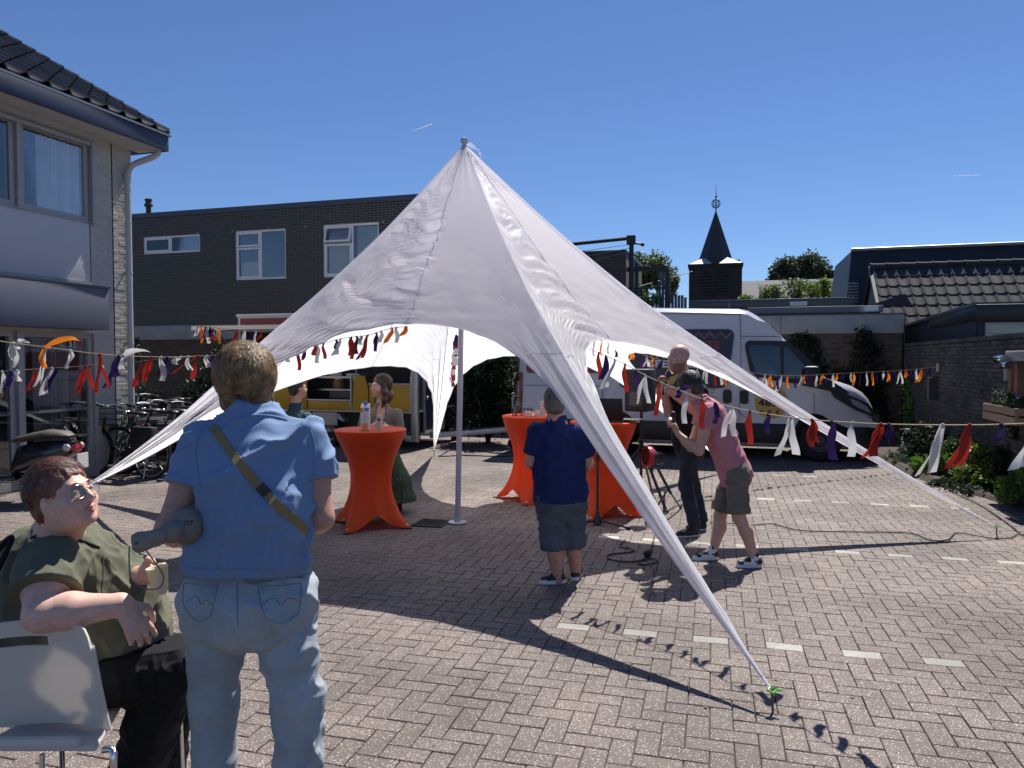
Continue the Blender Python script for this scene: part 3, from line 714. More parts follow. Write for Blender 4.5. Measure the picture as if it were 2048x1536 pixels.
b.box(su-.22, su+.22, 21.40, 21.5, sz-.07, sz+.04)
for k in range(5): b.box(su-.18, su+.18, 21.385, 21.4, sz-.055+k*.018, sz-.045+k*.018)
b.build('wall_vent', M('zinc', (.4, .4, .4), .4), g)
b = MB(RM); s1 = onv(1458, 600, 21.4)[0]; b.tube([(s1, 21.42, zt_-.1), (s1, 21.42, 1)], .04, 8); b.build('downpipe', m_fasc, g)
b = MB(RM); s1 = onv(1550, 590, 22)[0]; b.tube([(s1, 21.9, zt_), (s1, 21.9, zt_+.25)], .05, 8); b.build('vent_pipe', m_pipe, g)
g2, ua, ub, zt2 = flat(19.6, 1500, 613, 1762, 613, .16, 'lower flat roof with grey edge between the van and the tiled roof', 1.5, M('grey_trim', (.16, .17, .19), .5), m_black)
su, sz = onv(1742, 616, 19.4)
b = MB(RM); b.box(su-.15, su+.15, 19.35, 19.5, sz-.07, sz+.05); b.build('lamp', M('skylight_white', (.8, .8, .78), .3), g2)  # plain white box is the bright skylight at the roof end, no lamp
b = MB(RM); s0 = onv(1742, 607, 19.8)[0]; b.prism([(s0-.1, zt2), (s0+.9, zt2+.0), (s0+.75, zt2+.28)], 1, 19.8, 20.1); b.build('roof_gusset', m_black, g2)
# brick stairwell volume right of the tent
vS = 23.0
uS0, _ = onv(1060, 505, vS); uS1, zS = onv(1252, 500, vS)
stv = thing('brick_block', 'windowless dark brick block with flat top between the tent and the pergola', 'building', tuple(RM @ V((uS0, vS, 0))), -RA)
m_sbrick = M('grey_brown_brick', (.065, .06, .062), .85, var=.2, scale=3, isl=.28)
brick_wall(stv, frame(0, vS, 0, 'V'), uS0, uS1, 0, zS-.05, mat=m_sbrick, mortar=m_dmort, zone=(onv(1100, 550, vS)[0], uS1, 3.0, zS), seed=51, thick=.22)
b = MB(RM); b.box(uS0, uS1-.001, vS+.22, vS+4, 0, zS-.06); b.build('core', m_dmort, stv)
b = MB(RM); b.box(uS0, uS1+.02, vS-.03, vS+4, zS-.05, zS+.01); b.build('roof_edge', m_coping, stv)
# pergola frame and plank screens on the roof terrace
m_steel = M('dark_steel', (.018, .02, .024), .5, metal=.2)
vq = 22.4
perg = thing('pergola_frame', 'black steel pole with a long overhead rail and wires against the sky', 'pergola', tuple(RM @ V((onv(1263, 600, vq)[0], vq, 0))), -RA)
pA = onv(1263, 482, vq); pB = onv(1268, 612, vq); pC = onv(1000, 503, vq); pD = onv(1256, 477, vq)
b = MB(RM); b.tube([(pA[0], vq, pA[1]), (pA[0], vq, 0)], .07, 10); b.build('pole', m_steel, perg, smooth=True)
b = MB(RM); b.tube([(pD[0], vq, pD[1]), (pC[0], vq, pC[1])], .055, 10); b.box(pA[0]-.14, pA[0]+.12, vq-.08, vq+.08, pA[1]-.1, pA[1]+.16); b.tube([(pA[0], vq, pA[1]-.05), (pA[0]+.35, vq, pA[1]-.12)], .03, 8); b.ball((pA[0]+.33, vq, pA[1]-.12), .06); b.build('rail', m_steel, perg)
b = MB(RM)
for k in range(3): b.tube([(pA[0], vq, pA[1]-.1-.1*k), (pC[0], vq, pC[1]-.35-.35*k)], .008, 5)
b.tube([(pA[0]+.3, vq-.3, 3.9), onv(1385, 543, vq+2)[0:1]+(vq+2,)+onv(1385, 543, vq+2)[1:2]], .012, 5); b.build('wire', m_steel, perg)
m_plank = M('grey_weathered_plank', (.13, .135, .15), .85, var=.25, scale=5, isl=.25, stretch=(1, 1, .1))
scr = thing('plank_screen', 'grey upright plank screens in a black frame on the roof terrace, right of the pole', 'fence', tuple(RM @ V((onv(1320, 600, 23)[0], 23, 0))), -RA)
vf = 23.0
f0 = onv(1253, 538, vf); f1 = onv(1336, 534, vf)
b = MB(RM); b.box(f0[0], f1[0], vf-.05, vf+.05, f1[1]-.1, f1[1]+.03); b.box(f1[0]-.05, f1[0]+.05, vf-.05, vf+.05, 2.0, f1[1]-.1)
for px in (1283, 1306, 1323): uu = onv(px, 600, vf)[0]; b.box(uu-.03, uu+.03, vf-.03, vf+.03, 2.0, onv(px, 575+(px-1283)*.5, vf)[1])
b.box(f0[0], onv(1330, 600, vf)[0], vf-.02, vf+.02, onv(1283, 575, vf)[1]-.05, onv(1283, 575, vf)[1]); b.build('frame', m_steel, scr)
for k in range(18):
    px = 1266+k*6.3 if k < 2 else 1262+k*6.4
    top = 524+abs(k)*.6 if k < 3 else (None if k < 9 else (540+(k-9)*3 if k < 13 else 585+(k-13)*2))
    if top is None: continue
    u_, z_ = onv(px, top, vf+.15); b = MB(RM); b.box(u_-.042, u_+.042, vf+.13, vf+.16, 2.0, z_+rnd.uniform(-.03, .03)); b.build('plank', m_plank, scr)
# ---------------------------------------------------------------- church
DC = 100.0
chx = P(1431, 500, DC)
church = thing('church', 'dark brick church with slate spire, openwork ball and long grey nave roof', 'church', (chx.x, chx.y, 0), R(-15.4))
CM = Matrix.Translation((chx.x, chx.y, 0)) @ Matrix.Rotation(R(-15.4), 4, 'Z')
m_chb = M('church_brick', (.032, .027, .027), .9, var=.25, scale=.8)
m_slate = M('church_slate', (.030, .033, .040), .6, var=.15, scale=.6)
m_lead = M('sunlit_lead', (.38, .38, .4), .55, var=.1, scale=1)
hw = 3.45; zt3 = P(1431, 527, DC).z
b = MB(CM); b.box(-hw, hw, 0, 2*hw, 0, zt3); b.build('tower', m_chb, church)
b = MB(CM); b.box(-hw-.15, hw+.15, -.15, 2*hw+.15, zt3-.35, zt3); b.build('cornice', m_chb, church)
for s in (-1, 1):
    x = s*.95-.2; zc = P(1431, 545, DC).z
    b = MB(CM); pts = [(x-.7, zc-3.0), (x+.7, zc-3.0), (x+.7, zc-.5)]+[(x+.7*math.cos(a), zc-.5+.7*math.sin(a)) for a in [math.pi*k/8 for k in range(1, 8)]]+[(x-.7, zc-.5)]
    b.prism(pts, 1, -.06, -.02); w_ = b.build('belfry_window', M('belfry_dark', (.012, .012, .014), .9), church)
    for k in range(7):
        b = MB(CM); b.box(x-.66, x+.66, -.16, -.06, zc-2.9+k*.42, zc-2.78+k*.42); b.build('louvre', m_slate, w_)
zs = zt3; zap = P(1431, 420, DC+3.5).z; cy = hw
b = MB(CM); n = 8; r0 = 2.45; ring = [(r0*math.cos(math.pi/8+k*math.pi/4), cy+r0*math.sin(math.pi/8+k*math.pi/4), zs+.7) for k in range(8)]
r1 = 1.95; ring0 = [(2.6*math.cos(math.pi/8+k*math.pi/4), cy+2.6*math.sin(math.pi/8+k*math.pi/4), zs) for k in range(8)]
b.add(ring0+ring+[(0, cy, zap)], [(i, (i+1) % 8, 8+(i+1) % 8, 8+i) for i in range(8)]+[(8+i, 8+(i+1) % 8, 16) for i in range(8)])
b.build('spire', m_slate, church)
for sx in (-1, 1):
    for sy in (-1, 1):
        b = MB(CM); cx0, cy0 = sx*hw, cy+sy*hw
        b.add([(cx0, cy0, zs+.02), (cx0-sx*3.0, cy0, zs+.02), (cx0, cy0-sy*3.0, zs+.02), (cx0-sx*2.0, cy0-sy*2.0, zs+1.1), (cx0-sx*3.0, cy0-sy*3.0, zs+.02)], [(0, 1, 3), (0, 3, 2), (1, 4, 3), (4, 2, 3)])
        b.build('broach', m_lead, church)
b = MB(CM); b.box(2.5, 3.3, cy+1.5, cy+2.3, zs, zs+1.05); b.build('chimney', m_chb, church)
zb3 = P(1431, 408, DC+3.5).z
b = MB(CM); b.tube([(0, cy, zap-.3), (0, cy, P(1431, 368, DC+3.5).z)], [.09, .02], 6)
for k in range(4):
    a = k*math.pi/4; b.tube([(.58*math.cos(t)*math.cos(a), cy+.58*math.cos(t)*math.sin(a), zb3+.62*math.sin(t)) for t in [2*math.pi*j/20 for j in range(20)]], .035, 5, closed=True)
for z, r in ((0, .58), (.33, .48), (-.33, .48)): b.tube([(r*math.cos(t), cy+r*math.sin(t), zb3+z) for t in [2*math.pi*j/20 for j in range(20)]], .035, 5, closed=True)
b.ball((0, cy, zb3+.95), .16); b.build('finial', m_steel, church)
nz0, nz1 = P(1600, 600, DC).z, P(1600, 557, DC).z
x1_ = P(1720, 560, DC).x-chx.x+6
b = MB(CM); zlo = nz0-1.5; b.prism([(.6, zlo), (5.4, nz1+.1), (10.2, zlo)], 0, hw, x1_+3); b.build('nave_roof', M('nave_slate', (.20, .205, .22), .7, var=.15, scale=.5), church)
b = MB(CM); b.box(hw, x1_+2.8, 1.0, 9.8, 0, zlo); b.build('nave_wall', m_chb, church)
# ---------------------------------------------------------------- vapour trails
m_trail = M('vapour_trail', (.92, .93, .95), 1, transl=.85)
def trail(a, b_, D, w0, lab):
    A, B_ = P(*a, D), P(*b_, D); n = 14; mb = MB()
    pts = [A.lerp(B_, i/n)+V((0, 0, rnd.uniform(-.35, .35)*w0)) for i in range(n+1)]
    mb.tube(pts, [w0*(.25+.75*math.sin(math.pi*min(i/n*1.2, 1)*.5))*rnd.uniform(.6, 1.1) for i in range(n)]+[.05], 6)
    o = mb.build('vapour_trail', m_trail, None, smooth=True, origin=tuple(A)); tag(o, lab, 'vapour trail')
trail((822, 263), (866, 247), 1500, .7, 'short white vapour trail slanting up in the sky left of the tent peak')
trail((1900, 352), (1962, 350), 1500, .45, 'thin level vapour trail in the sky above the dark gable house')
# utility post at the far back, fence behind the trailer draw bar
# ================================================================== VAN
m_vwhite = M('van_white_paint', (.54, .54, .56), .22, coat=.6, var=.02)
m_vblack = M('van_black_plastic', (.012, .012, .014), .5)
m_rub = M('tyre_rubber', (.014, .014, .015), .8, bump=.2, bscale=60)
m_vglass = M('van_dark_glass', (.012, .016, .02), .06, spec=.8, coat=.3)
m_navy = M('navy_foil', (.016, .018, .04), .35)
m_red = M('dull_red_foil', (.25, .03, .045), .45)
m_yel = M('mustard_foil', (.52, .36, .07), .45)
m_chrome = M('chrome', (.7, .7, .72), .15, metal=1.)
m_steelg = M('galvanised_steel', (.42, .43, .45), .42, metal=.75, var=.15, scale=6)
m_wht = M('white_print', (.75, .75, .77), .5)
m_blk = M('black_print', (.015, .015, .015), .5)
def cap_text(name, s, F, x, z, h, y, mat, root, align='l', space=1.0, bold=.0, width=None):
    """flat lettering; F frame x along, y into the surface"""
    me = text_mesh(s, 1.0, extrude=.0, space=space, offset=0)
    co = np.empty(len(me.vertices)*3); me.vertices.foreach_get('co', co); co = co.reshape(-1, 3)
    if len(co) == 0: return None
    mn, mx = co.min(0), co.max(0); sc = h/.70
    sx = sc if width is None else width/(mx[0]-mn[0])
    w_ = (mx[0]-mn[0])*sx; off = {'l': 0, 'r': -w_, 'c': -w_/2}[align]
    out = []; Wi = wm(root).inverted() @ F
    for p in co: out.append(tuple(Wi @ V((x+off+(p[0]-mn[0])*sx, y, z+(p[1])*sc))))
    fs = [tuple(p.vertices) for p in me.polygons]
    m2 = bpy.data.meshes.new(name); vs = list(out); fl = list(fs)
    # embolden by stacking slightly shifted copies
    if bold:
        n = len(out)
        for k, (dx, dz) in enumerate(((bold, 0), (0, bold), (bold, bold))):
            for p in co: vs.append(tuple(Wi @ V((x+off+(p[0]-mn[0])*sx+dx, y-.0004*(k+1), z+p[1]*sc+dz))))
            fl += [tuple(i+n*(k+1) for i in f) for f in fs]
    m2.from_pydata(vs, [], fl); setmat(m2, mat); return link(name, m2, root)
VS = 13.44; FVn = frame(0, VS, 0, 'V')
o_ = onv(1400, 925, VS)[0]
van = thing('delivery_van', 'white high roofed delivery van with dark food lettering panel parked behind the tent', 'van', tuple(FVn @ V((o_, 0, 0))), -RA)
def vp_(px, py): return onv(px, py, VS)
side = [(1041, 836), (1037, 780), (1039, 700), (1044, 625), (1060, 612)]+[(1300, 613), (1478, 615), (1497, 619), (1515, 629), (1535, 645), (1560, 668), (1582, 688), (1602, 706), (1622, 727), (1640, 744), (1658, 758), (1682, 764), (1708, 773), (1730, 786), (1743, 800), (1751, 815), (1757, 832), (1761, 850)]
prof = [vp_(*p) for p in side]; zs_ = .62
prof[0] = (prof[0][0], zs_); prof[-1] = (prof[-1][0], .60)
wr = .36; fwu = vp_(1641, 890)[0]; rwu = fwu-3.52
def archpts(cu, r=.47, z0=.60):
    a0 = math.asin(min((z0-wr)/r, .99)); return [(cu+r*math.cos(t), wr+r*math.sin(t)) for t in np.linspace(a0, math.pi-a0, 12)]
bott = [(prof[-1][0]-.0, .60)]+archpts(fwu)+archpts(rwu)
poly = prof[:-1]+bott
WID = 2.0
# loft between left and right side with tumblehome: several rings across the width
def van_ring(inset, shrink):
    out = []
    for (x, z) in poly:
        cx = x; cz = z
        # nose pulls in, roof rounds over
        out.append((x, z))
    return out
import bmesh
bm = bmesh.new(); n = len(poly); rings = []
def q(x, z, t):       # t in [-1,1] across
    a = abs(t); hx = 0.0
    zz = z; xx = x; yy = (t*.5+.5)*WID
    top = max(0, min(1, (z-1.2)/1.4)); nose = max(0, min(1, (x-fwu+.1)/1.1))
    k = max(0, (a-.72)/.28)
    inset = .13*top**1.5 + .16*nose**2
    yy = WID/2 + (WID/2-inset)*t
    if z > 2.5: zz = z-.09*k**2.2
    if z > .7: xx = x-(.30 if x > vp_(1500, 700)[0] else 0)*nose*k**2*.6
    if x > fwu-.6 and z > .65: xx = xx-.10*k**2
    return xx, yy, zz
ts = [-1, -.93, -.84, -.72, -.35, 0, .35, .72, .84, .93, 1]
for t in ts:
    rings.append([bm.verts.new(FVn @ V((lambda r: (r[0], r[1], r[2]))(q(x, z, t)))) for x, z in poly])
for i in range(len(ts)-1):
    for j in range(n): bm.faces.new((rings[i][j], rings[i][(j+1) % n], rings[i+1][(j+1) % n], rings[i+1][j]))
bm.faces.new(rings[0]); bm.faces.new(list(reversed(rings[-1])))
bmesh.ops.triangulate(bm, faces=[f for f in bm.faces if len(f.verts) > 4])
bmesh.ops.recalc_face_normals(bm, faces=bm.faces); bm.transform(wm(van).inverted())
me = bpy.data.meshes.new('body'); bm.to_mesh(me); bm.free(); setmat(me, m_vwhite)
me.polygons.foreach_set('use_smooth', [True]*len(me.polygons)); me.set_sharp_from_angle(angle=R(30))
link('body', me, van)
# surfaces laid on the near side follow the tumblehome
def sidey(x, z, off):
    top = max(0, min(1, (z-1.2)/1.4)); nose = max(0, min(1, (x-fwu+.1)/1.1)); return .13*top**1.5+.16*nose**2-off
def side_panel(name, pts, mat, off=.004, par=None, subdiv=True):
    P2 = [vp_(*p) for p in pts]
    cx = sum(p[0] for p in P2)/len(P2); cz = sum(p[1] for p in P2)/len(P2)
    mb = MB(FVn); vs = []; fs = []; n = len(P2); rg = [1, .66, .33]
    for s in rg: vs += [(cx+(p[0]-cx)*s, sidey(cx+(p[0]-cx)*s, cz+(p[1]-cz)*s, off), cz+(p[1]-cz)*s) for p in P2]
    vs.append((cx, sidey(cx, cz, off), cz))
    for k in range(2): fs += [(k*n+i, k*n+(i+1) % n, (k+1)*n+(i+1) % n, (k+1)*n+i) for i in range(n)]
    fs += [(2*n+i, 2*n+(i+1) % n, 3*n) for i in range(n)]
    mb.add(vs, fs); return mb.build(name, mat, par or van)
def rrect(x0, y0, x1, y1, r=10, sk=0):
    out = []
    for cx, cy, a0 in ((x1-r, y0+r, -90), (x1-r, y1-r, 0), (x0+r, y1-r, 90), (x0+r, y0+r, 180)):
        for k in range(5):
            a = R(a0+k*22.5); out.append((cx+r*math.cos(a)+sk*(cy+r*math.sin(a)-y0), cy+r*math.sin(a)))
    return out
side_panel('lettering_panel', [(x if x < 1300 else x-(y-660)*.12 if y > 690 else x, y) for x, y in rrect(1238, 658, 1468, 776, 12)], m_navy)
side_panel('rear_panel', rrect(1052, 700, 1216, 746, 8), m_red)
side_panel('cab_window', [(1497, 681), (1574, 682), (1600, 700), (1622, 722), (1642, 744), (1650, 757), (1600, 768), (1560, 764), (1510, 752), (1500, 742), (1491, 700), (1490, 688)], m_vblack, off=.003)
side_panel('side_window', [(1501, 690), (1560, 692), (1562, 756), (1512, 746), (1498, 700)], m_vglass, off=.008)
side_panel('quarter_window', [(1568, 694), (1577, 695), (1606, 728), (1616, 745), (1600, 757), (1568, 756)], m_vglass, off=.008)
side_panel('door_grip', rrect(1446, 779, 1463, 807, 6), m_vblack, off=.006); side_panel('door_grip', rrect(1480, 780, 1497, 808, 6), m_vblack, off=.006)
side_panel('headlight', [(1660, 781), (1690, 787), (1715, 797), (1738, 808), (1750, 822), (1755, 838), (1735, 829), (1712, 821), (1690, 808), (1668, 795)], m_vblack, off=.012)
side_panel('lamp_lens', [(1700, 797), (1718, 803), (1736, 814), (1745, 828), (1722, 818), (1705, 808)], M('lens', (.25, .27, .3), .1, spec=1), off=.02)
side_panel('a_pillar', [(1600, 770), (1650, 757), (1662, 760), (1700, 786), (1690, 789), (1640, 778)], m_vblack, off=.005)
side_panel('fog_lamp', rrect(1746, 829, 1762, 846, 5), m_chrome, off=.02)
# seams
def seam(pts, wpx=.008, mat=m_blk, name='seam', off=.0035):
    mb = MB(FVn); P2 = [vp_(*p) for p in pts]
    mb.tube([(x, sidey(x, z, off-.003), z) for x, z in P2], wpx*.6, 5); mb.build(name, mat, van)
seam([(1300, 626), (1482, 628)]); seam([(1480, 628), (1482, 700), (1480, 770), (1478, 842)]); seam([(1300, 626), (1301, 655)]); seam([(1482, 672), (1560, 673), (1578, 679)])
seam([(1628, 786), (1629, 838)]); seam([(1462, 815), (1478, 822), (1489, 835)]); seam([(1205, 700), (1204, 836)]); seam([(1050, 770), (1200, 772)])
# windscreen & bonnet shut line
mb = MB(FVn); a = vp_(1536, 650); c = vp_(1640, 744)
ws = []
for k in range(7):
    t = k/6; px = 1540+t*98; py = 651+t*92
    idx = [i for i in range(len(side)-1) if side[i][0] <= px <= side[i+1][0] and i > 4][0]
    p0, p1 = side[idx], side[idx+1]; f = (px-p0[0])/(p1[0]-p0[0]); ws.append(vp_(px, p0[1]+(p1[1]-p0[1])*f))
vs = []; fs = []
for x, z in ws:
    for t in (-.86, -.6, -.3, 0, .3, .6, .86):
        r_ = q(x, z, t); vs.append((r_[0]+.012, r_[1], r_[2]+.012))
for i in range(6):
    for j in range(6): fs.append((i*7+j, i*7+j+1, (i+1)*7+j+1, (i+1)*7+j))
mb.add(vs, fs); mb.build('windscreen', m_vglass, van, smooth=True)
# lower cladding, bumper, floor
mb = MB(FVn)
xs0, xs1 = prof[0][0], prof[-1][0]
mb.box(rwu+.49, fwu-.49, -.012, WID+.012, .30, .64); mb.box(xs0-.02, rwu-.48, -.012, WID+.012, .32, .64); mb.box(xs0+.2, xs1-.5, .25, WID-.25, .35, .8)
mb.build('cladding', m_vblack, van, bevel=.015)
mb = MB(FVn); mb.prism([(.0+.12, fwu+.48), (.02, fwu+.5), (.0+.16, xs1+.01), (.4, xs1+.13), (WID-.4, xs1+.13), (WID-.16, xs1+.01), (WID-.02, fwu+.5)][0:0] or [(fwu+.48, -.008), (xs1-.15, .06), (xs1+.06, .35), (xs1+.06, WID-.35), (xs1-.15, WID-.06), (fwu+.48, WID+.008)], 2, .24, .61); mb.build('bumper', m_vblack, van, bevel=.03)
def wheel(root, F, cu, cy, r, wdt, hub_mat, nm='wheel', holes=10):
    b = MB(F); c = (cu, cy, r)
    b.lathe([(r*.62, -wdt/2), (r*.9, -wdt/2), (r*.98, -wdt*.36), (r, 0), (r*.98, wdt*.36), (r*.9, wdt/2), (r*.62, wdt/2)], c, 32, axis=(0, 1, 0), caps=False)
    w_ = b.build(nm, m_rub, root, smooth=True)
    b = MB(F); b.lathe([(r*.63, -wdt/2+.004), (r*.60, -wdt/2+.02), (r*.56, -wdt*.2), (r*.30, -wdt*.14), (r*.24, -wdt*.34), (.0, -wdt*.36)], c, 24, axis=(0, 1, 0), caps=False)
    b.lathe([(r*.60, wdt/2-.02), (0, wdt/2-.02)], c, 24, axis=(0, 1, 0), caps=False); b.build('rim', hub_mat, w_, smooth=True)
    b = MB(F)
    for k in range(holes):
        a = 2*math.pi*k/holes; b.lathe([(r*.062, -wdt*.19), (r*.062, -wdt*.16)], (cu+math.cos(a)*r*.45, cy, r+math.sin(a)*r*.45), 8, axis=(0, 1, 0))
    b.build('rim_holes', m_blk, w_); return w_
m_rim = M('steel_rim', (.30, .31, .33), .4, metal=.5)
for cu in (fwu, rwu):
    wheel(van, FVn, cu, .17, wr, .24, M('van_rim', (.06, .06, .065), .5, metal=.4)); wheel(van, FVn, cu, WID-.17, wr, .24, m_rim)
# mirror
mu_, mz = vp_(1618, 752); mb = MB(FVn); mb.box(mu_-.10, mu_+.14, -.26, -.10, mz-.17, mz+.17); mi_ = mb.build('mirror', m_vblack, van, bevel=.05)
mb = MB(FVn); mb.bar((mu_+.05, .02, mz-.12), (mu_+.05, -.14, mz-.1), .05, .06); mb.build('mirror_arm', m_vblack, mi_)
mb = MB(FVn); mb.box(prof[0][0]-.03, prof[0][0]+.03, -.004, .12, vp_(1040, 830)[1], vp_(1040, 745)[1]); mb.build('tail_lamp', M('tail_lamp_red', (.2, .015, .02), .15), van, bevel=.01)
# lettering
def vt(s, px, py, hpx, mat, align='l', px2=None, bold=.012, nm='lettering', off=.0075):
    u, z = vp_(px, py); h = hpx*13.2/1479; wd = None
    if px2: wd = abs(vp_(px2, py)[0]-u)
    cap_text(nm, s, FVn, u, z, h, sidey(u, z, off)+.0, mat, van, align, bold=bold, width=wd)
vt('LEUKSTE', 1439, 697, 14, m_red, 'r', 1342); vt('FASTFOOD', 1301, 717, 14, m_yel, 'l', 1431); vt('SPECIALIST', 1297, 735, 14, m_wht, 'l', 1432)
for k in range(2):
    pts = [(1375+i*11, 663+k*4+(11 if i % 2 else 0)) for i in range(9)]
    pts = [(x, y) for x, y in pts if x < 1466]
    seam(pts, .007, m_yel, 'zigzag', off=.008)
# round stickers
for (cx, cy, r_) in ((1542.5, 804, 33), (1368, 792, 46)):
    side_panel('round_sticker', [(cx+r_*math.cos(t), cy+r_*math.sin(t)) for t in np.linspace(0, 2*math.pi, 36)[:-1]], m_yel, off=.005)
vt('4829', 1516, 812, 12, m_blk, 'l', 1568, nm='number'); vt('EET', 1330, 793, 9, m_blk, 'l', 1352)
def arc_text(s, cx, cy, rr, a0, step, hpx, mat):
    for i, ch in enumerate(s):
        a = R(a0+i*step); px, py = cx+rr*math.cos(a), cy+rr*math.sin(a); u, z = vp_(px, py)
        me = text_mesh(ch, hpx*13.2/1479/.7); b_ = MB(FVn)
        if not len(me.vertices): continue
        rot = -(a+math.pi/2); vs = [(u+p.co.x*math.cos(rot)-p.co.y*math.sin(rot), sidey(u, z, .009), z+p.co.x*math.sin(rot)+p.co.y*math.cos(rot)) for p in me.vertices]
        b_.add(vs, [tuple(p.vertices) for p in me.polygons]); b_.build('lettering', mat, van)
arc_text('INFORMATIE', 1542, 804, 24, -150, 13, 5, m_blk); arc_text('OP LOCATIE', 1368, 792, 54, -80, 9.0, 7, m_blk)
for k in range(3): side_panel('figure_mark', rrect(1520+k*16, 820, 1526+k*16, 828, 2), m_red, off=.009)

# ================================================================== FOOD TRAILER
VT = 12.9; FT_ = frame(0, VT, 0, 'V')
def tp(px, py): return onv(px, py, VT)
uA = tp(476, 640)[0]; uB = tp(834, 700)[0]; zTop = tp(480, 632)[1]; zFl = tp(760, 824)[1]; TD = 2.15
tr = thing('food_trailer', 'yellow and white food trailer with an open serving hatch behind the orange tables', 'trailer', tuple(FT_ @ V(((uA+uB)/2, 0, 0))), -RA)
m_tyel = M('trailer_yellow', (.50, .29, .02), .35, var=.04)
m_twht = M('trailer_white', (.66, .66, .68), .35)
m_tint = M('trailer_interior', (.13, .11, .10), .8, var=.2)
m_tdark = M('trailer_dark_blue', (.012, .017, .035), .3)
m_alu = M('aluminium_trim', (.5, .5, .52), .35, metal=.8)
zc = tp(760, 768)[1]                 # counter height
zh = tp(760, 662)[1]                 # top of the opening
mb = MB(FT_); mb.box(uA, uB, .0, .03, zh+.02, zTop-.02); mb.box(uA, uB, TD-.03, TD, zFl, zTop-.02); mb.box(uA, uA+.03, .031, TD-.031, zFl, zTop-.02); mb.box(uB-.03, uB, .031, TD-.031, zFl, zTop-.02); mb.box(uA+.03, uB-.03, .03, TD-.03, zTop-.08, zTop-.03); mb.build('body', m_twht, tr)
mb = MB(FT_); mb.box(uA-.03, uB+.03, -.03, TD+.03, zTop-.02, zTop+.03); mb.build('roof', m_twht, tr, bevel=.01)
mb = MB(FT_); mb.box(uA+.06, tp(720, 640)[0], -.012, .0, tp(480, 650)[1], tp(480, 637)[1]); mb.build('sign_band', m_red, tr)
mb = MB(FT_); mb.box(uA+.031, uB-.031, .04, TD-.04, zFl, zFl+.03); mb.box(uA+.031, uB-.031, TD-.07, TD-.04, zFl+.03, zTop-.1); mb.box(uA+.031, uA+.05, .04, TD-.08, zFl+.03, zTop-.1); mb.build('interior', m_tint, tr)
uM0, uM1 = tp(614, 740)[0], tp(702, 740)[0]; zlow = tp(650, 800)[1]
for (a, c, z0, z1) in ((uA, uM0, zFl, zc+.2), (tp(738, 800)[0], uB-.12, zFl, zc), (uM0+.01, uM1, zFl, zlow-.02)):
    mb = MB(FT_); mb.box(a+.01, c-.01, -.004, .03, z0+.02, z1); mb.build('yellow_panel', m_tyel, tr, bevel=.004)
mb = MB(FT_); mb.prism([(tp(704, 818)[0], zFl+.02), (tp(736, 818)[0], zFl+.02), (tp(736, 778)[0], tp(736, 778)[1]), (tp(729, 752)[0], tp(729, 752)[1]), (tp(709, 750)[0], tp(709, 750)[1])], 1, -.004, .03); mb.build('yellow_panel', m_tyel, tr)
mb = MB(FT_)
for (a, c, z) in ((uM0, uM1, zlow), (uA, uB-.12, zFl), (tp(738, 800)[0], uB-.12, zc), (uA, uM0, zc+.2)): mb.box(a, c, -.02, .03, z-.012, z+.016)
for u in (uM1+.0, uB-.13): mb.box(u-.012, u+.016, -.018, .032, zFl+.02, zc+.16)
mb.build('trim', m_alu, tr)
# shelf, pots, appliance, basket inside
mb = MB(FT_); mb.box(tp(622, 752)[0], uM1+.02, .25, .75, tp(650, 757)[1], tp(650, 753)[1]); sh = mb.build('shelf', m_alu, tr)
def pot(px, py, r, h, mat, cat, lab, y=.5):
    u, z = tp(px, py); z = tp(650, 753)[1]; b_ = MB(FT_); b_.lathe([(r*.85, 0), (r, .02), (r, h), (r*.9, h+.01)], (u, y, z), 16); b_.build(lab, mat, tr, smooth=True)
m_jar = M('preserve_jar', (.3, .16, .07), .3)
for px, r, h in ((652, .13, .18), (690, .12, .16)):
    u = tp(px, 780)[0]; z = tp(px, 777)[1]-.02
    b_ = MB(FT_); b_.lathe([(r*.9, 0), (r, .03), (r, h-.03), (r*.9, h)], (u, .5, z), 18); jj = b_.build('jar', m_jar, tr, smooth=True)
    b_ = MB(FT_); b_.lathe([(r*.95, h), (r*.95, h+.03), (0, h+.035)], (u, .5, z), 18); b_.build('lid', m_alu, jj)
b_ = MB(FT_); z = tp(650, 777)[1]-.02; b_.box(uM0+.05, uM1-.04, .3, .8, z-.03, z); b_.build('shelf', m_alu, tr)
for px, w_ in ((655, .28), (690, .3)):
    u = tp(px, 750)[0]; z = tp(650, 753)[1]; b_ = MB(FT_); b_.box(u-w_/2, u+w_/2, .3, .6, z, z+.06); b_.tube([(u, .45, z+.06), (u, .45, z+.22)], .03, 8); b_.box(u-.09, u+.09, .38, .52, z+.2, z+.26); b_.build('weighing_scale', m_steelg, tr, bevel=.01)
b_ = MB(FT_); u = tp(672, 790)[0]; z0, z1 = zlow+.02, tp(672, 778)[1]-.03; b_.box(u-.35, u+.42, .34, .7, z0, z1); b_.build('fryer', M('fryer_grey', (.10, .10, .115), .5, metal=.4), tr)
b_ = MB(FT_); u0, z0 = tp(740, 760); u1, z1 = tp(776, 714); b_.box(u0, u1, 1.9, 1.93, z0-.2, z1+.2); b_.build('green_cloth', M('green_cloth', (.01, .07, .03), .8), tr)
b_ = MB(FT_)
for k in range(7):
    u = uA+.3+k*.17; b_.lathe([(.03, 0), (.035, .02), (.03, .17), (.012, .22), (.012, .27)], (u, .35, zc+.25+.0), 10)
b_.box(uA+.1, uM0, .2, .6, zc+.21, zc+.245); b_.build('sauce_bottles', M('sauce_red', (.35, .05, .02), .4), tr)
b_ = MB(FT_); u0 = tp(785, 700)[0]; b_.box(u0, uB-.16, 1.4, 1.43, zc, zh); b_.build('back_panel', M('steel_wall', (.25, .24, .24), .4, metal=.5), tr)
